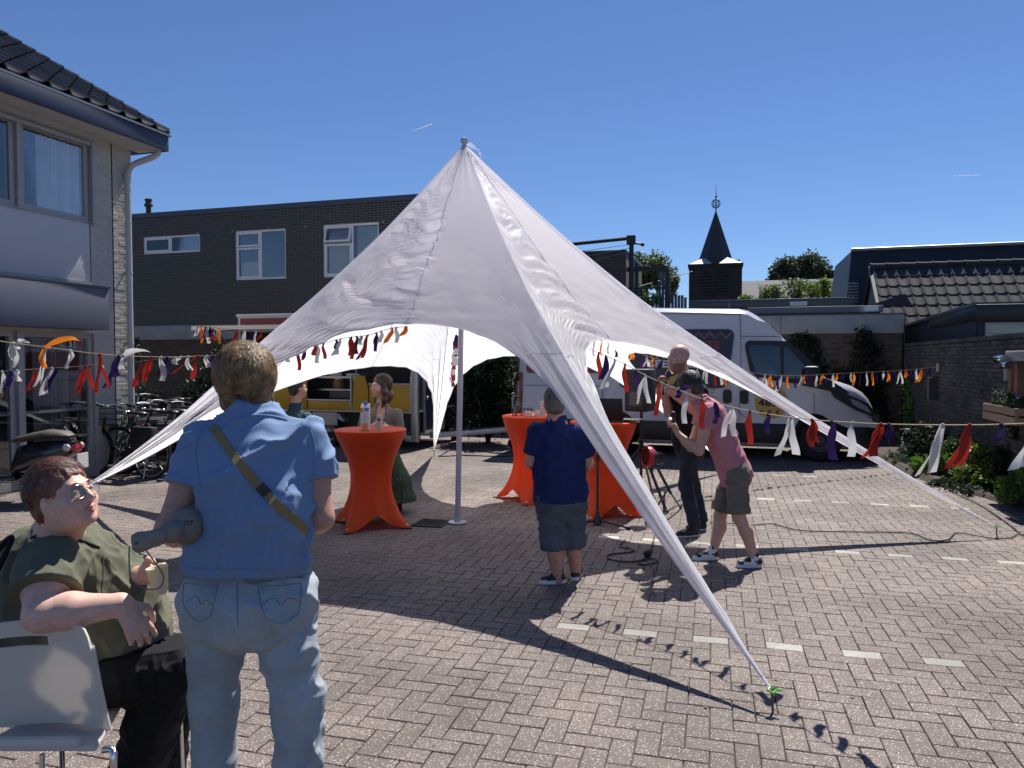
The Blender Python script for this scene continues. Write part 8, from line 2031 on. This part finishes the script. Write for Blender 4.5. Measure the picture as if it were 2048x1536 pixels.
for i, (lab, g_, sp_, n_, s_, m_) in enumerate(B1):
    b0 = gb(g_[0], g_[1]); plant('bush', lab, 'bush', b0, [spot(*q) for q in sp_], n_, s_, m_, seed=20+i, stems=6, stem_r=.010, asp=.55 if s_ < .1 else .6, droop=.0 if s_ > .1 else .2)
# dead sprig and weeds by the bed
plant('weed', 'small dry sprig on the paving before the plant bed', 'weed', gb(1936, 990), [spot(1936, 980, 9.4, 8, 8)], 30, .06, m_lf_gry, seed=60, stems=5, stem_r=.003)
# climbers
def climb(lab, cs, n, s_, mat, seed, base, v=None):
    return plant('climbing_plant', lab, 'climbing plant', base, cs, n, s_, mat, seed=seed, stems=5, stem_r=.012, sg=.45)
Yg = lambda px: 15.9-(px-1800)*.002
climb('dark ivy clump on the garage wall behind the van cab', [spot(1605, 690, 16.3, 30, 34, .15), (spot(1625, 720, 16.2, 26, 40, .15)), spot(1640, 770, 16.1, 26, 40, .15)], 1500, .10, m_lf_dk, 71, PP(1630, 880, 16.2)[:2]+(0,))
climb('tall ivy patch climbing the garage wall to its concrete fascia', [spot(1738, 690, 15.75, 26, 34, .15), spot(1735, 750, 15.75, 34, 50, .15), spot(1700, 780, 15.9, 40, 46, .15), spot(1680, 830, 16.0, 30, 40, .15), spot(1745, 830, 15.8, 34, 60, .15)], 3200, .10, m_lf_dk, 72, PP(1720, 885, 15.8)[:2]+(0,))
climb('sunlit climber in the gap between garage and garden wall', [spot(1812, 800, 14.8, 8, 30, .2), spot(1818, 850, 14.6, 12, 40, .2), spot(1815, 760, 14.9, 8, 20, .2)], 420, .09, m_lf_br, 73, PP(1815, 905, 14.7)[:2]+(0,))
climb('dark leafy climber beside the flower crate', [spot(2040, 800, 9.3, 12, 40, .1), spot(2035, 850, 9.2, 12, 30, .1)], 500, .05, m_lf_dk, 74, PP(2040, 940, 9.2)[:2]+(0,))
t_ = plant('flowers', 'small purple flowering plants growing out of the crate', 'flowers', tuple(RM @ V((UE-.16, (va+vb_)/2, zt_c-.04))), [((lambda q: (tuple(RM @ V((UE-.16, q, zt_c+.06))), (.13, .13, .09)))(vb_+(va-vb_)*f)) for f in (.15, .4, .6, .85)], 500, .05, m_lf_mid, seed=80, stems=8, stem_r=.004)
t2 = thing('flowers', 'lavender blossoms above the crate of greenery', 'flowers', tuple(RM @ V((UE-.16, va, zt_c)))); C.objects.unlink(t2); bpy.data.objects.remove(t2)
b = MB(); r_ = random.Random(4)
for k in range(40):
    q = RM @ V((UE-.16+r_.uniform(-.12, .12), vb_+(va-vb_)*r_.random(), zt_c+r_.uniform(.10, .2))); b.ball(tuple(q), .009, 5, 4)
b.build('blossoms', M('blossom_lilac', (.22, .16, .35), .7), t_)['kind'] = 'stuff'
# hedge behind the drawbar and shrub by the left garage
plant('hedge', 'dark glossy hedge behind the trailer coupling, left of the van', 'hedge', PP(975, 875, 15.5)[:2]+(0,), [spot(960, 760, 15.6, 40, 60, .6), spot(1000, 750, 15.4, 40, 60, .6), spot(1020, 800, 15.0, 26, 60, .5), spot(965, 830, 15.5, 50, 40, .6), spot(1010, 710, 15.5, 30, 26, .5)], 7000, .10, m_lf_dk, seed=81, stems=7, stem_r=.03, trunk='stem')
plant('hedge', 'dark shrub in front of the cream fascia behind the bicycles', 'hedge', PP(430, 880, 17.2)[:2]+(0,), [spot(445, 720, 17.2, 34, 34, .5), spot(430, 790, 17.0, 46, 60, .5), spot(400, 820, 16.9, 40, 50, .5), spot(470, 800, 17.0, 30, 60, .5)], 4500, .11, m_lf_dk, seed=82, stems=5, stem_r=.03)
plant('shrub', 'leafy branch hanging by the drainpipe at the brown garage wall', 'shrub', PP(300, 880, 17.2)[:2]+(0,), [spot(275, 700, 17.2, 5, 30, .2), spot(300, 800, 17.2, 26, 40, .2)], 500, .10, m_lf_dk, seed=83, stems=3, stem_r=.02)
# terrace planting behind the screens
plant('shrub', 'shrub behind the terrace railing beside the brick block', 'shrub', PP(1280, 615, 24)[:2]+(2,), [spot(1275, 590, 24, 22, 22, .5), spot(1300, 600, 24, 20, 14, .5)], 1500, .13, m_lf_mid, seed=84, stems=4, stem_r=.03)
# trees
plant('tree', 'light green tree rising behind the plank screens', 'tree', PP(1305, 640, 40)[:2]+(0,), [spot(1300, 530, 40, 34, 22), spot(1275, 520, 40, 14, 18), spot(1320, 552, 40, 28, 22), spot(1345, 570, 40, 14, 24), spot(1290, 560, 40, 30, 20)], 3200, .22, leafmat('leaf_spring', (.10, .14, .05)), seed=90, stems=9, stem_r=.12, trunk='trunk', sg=.5)
plant('tree', 'round dark chestnut crown behind the church nave, left half', 'tree', PP(1572, 600, 135)[:2]+(0,), [spot(1572, 545, 135, 26, 26), spot(1555, 556, 135, 17, 12), spot(1580, 535, 135, 16, 16)], 4200, .75, m_lf_far, seed=91, stems=5, stem_r=.6, trunk='trunk', sg=.3)
plant('tree', 'round dark chestnut crown behind the church nave, right half', 'tree', PP(1625, 600, 135)[:2]+(0,), [spot(1622, 540, 135, 30, 30), spot(1645, 556, 135, 20, 14), spot(1610, 530, 135, 18, 17)], 5200, .75, leafmat('leaf_far_dark', (.065, .09, .05)), seed=92, stems=5, stem_r=.6, trunk='trunk', sg=.3)
for i, (lab, sp_) in enumerate((('pale leafed garden tree before the nave roof, nearest the tower', [(1545, 585, 55, 20, 14), (1530, 597, 55, 14, 8)]), ('thin branched garden tree in front of the middle of the nave roof', [(1595, 570, 52, 26, 12), (1590, 590, 52, 16, 12)]), ('bushy pale green garden tree below the chestnut crowns', [(1635, 580, 50, 26, 14), (1655, 594, 50, 22, 10), (1650, 565, 50, 10, 10)]), ('pale garden tree touching the dark gable house', [(1685, 572, 50, 14, 18), (1680, 592, 50, 14, 10)]), ('small tuft of shrub at the foot of the church tower', [(1490, 597, 48, 14, 4)]))):
    Y_ = sp_[0][2]; plant('tree', lab, 'tree', PP(sp_[0][0], 640, Y_)[:2]+(0,), [spot(*q) for q in sp_], [900, 700, 1300, 600, 250][i], .24, m_lf_yel if i != 1 else leafmat('leaf_spring', (.1, .14, .05)), seed=100+i, stems=7, stem_r=.07, trunk='trunk', sg=.55)
plant('weed', 'sprig growing out of the ridge of the dark gable house', 'weed', PP(1927, 498, 25.5), [spot(1925, 490, 25.5, 5, 5)], 40, .10, m_lf_yel, seed=120, stems=3, stem_r=.01)
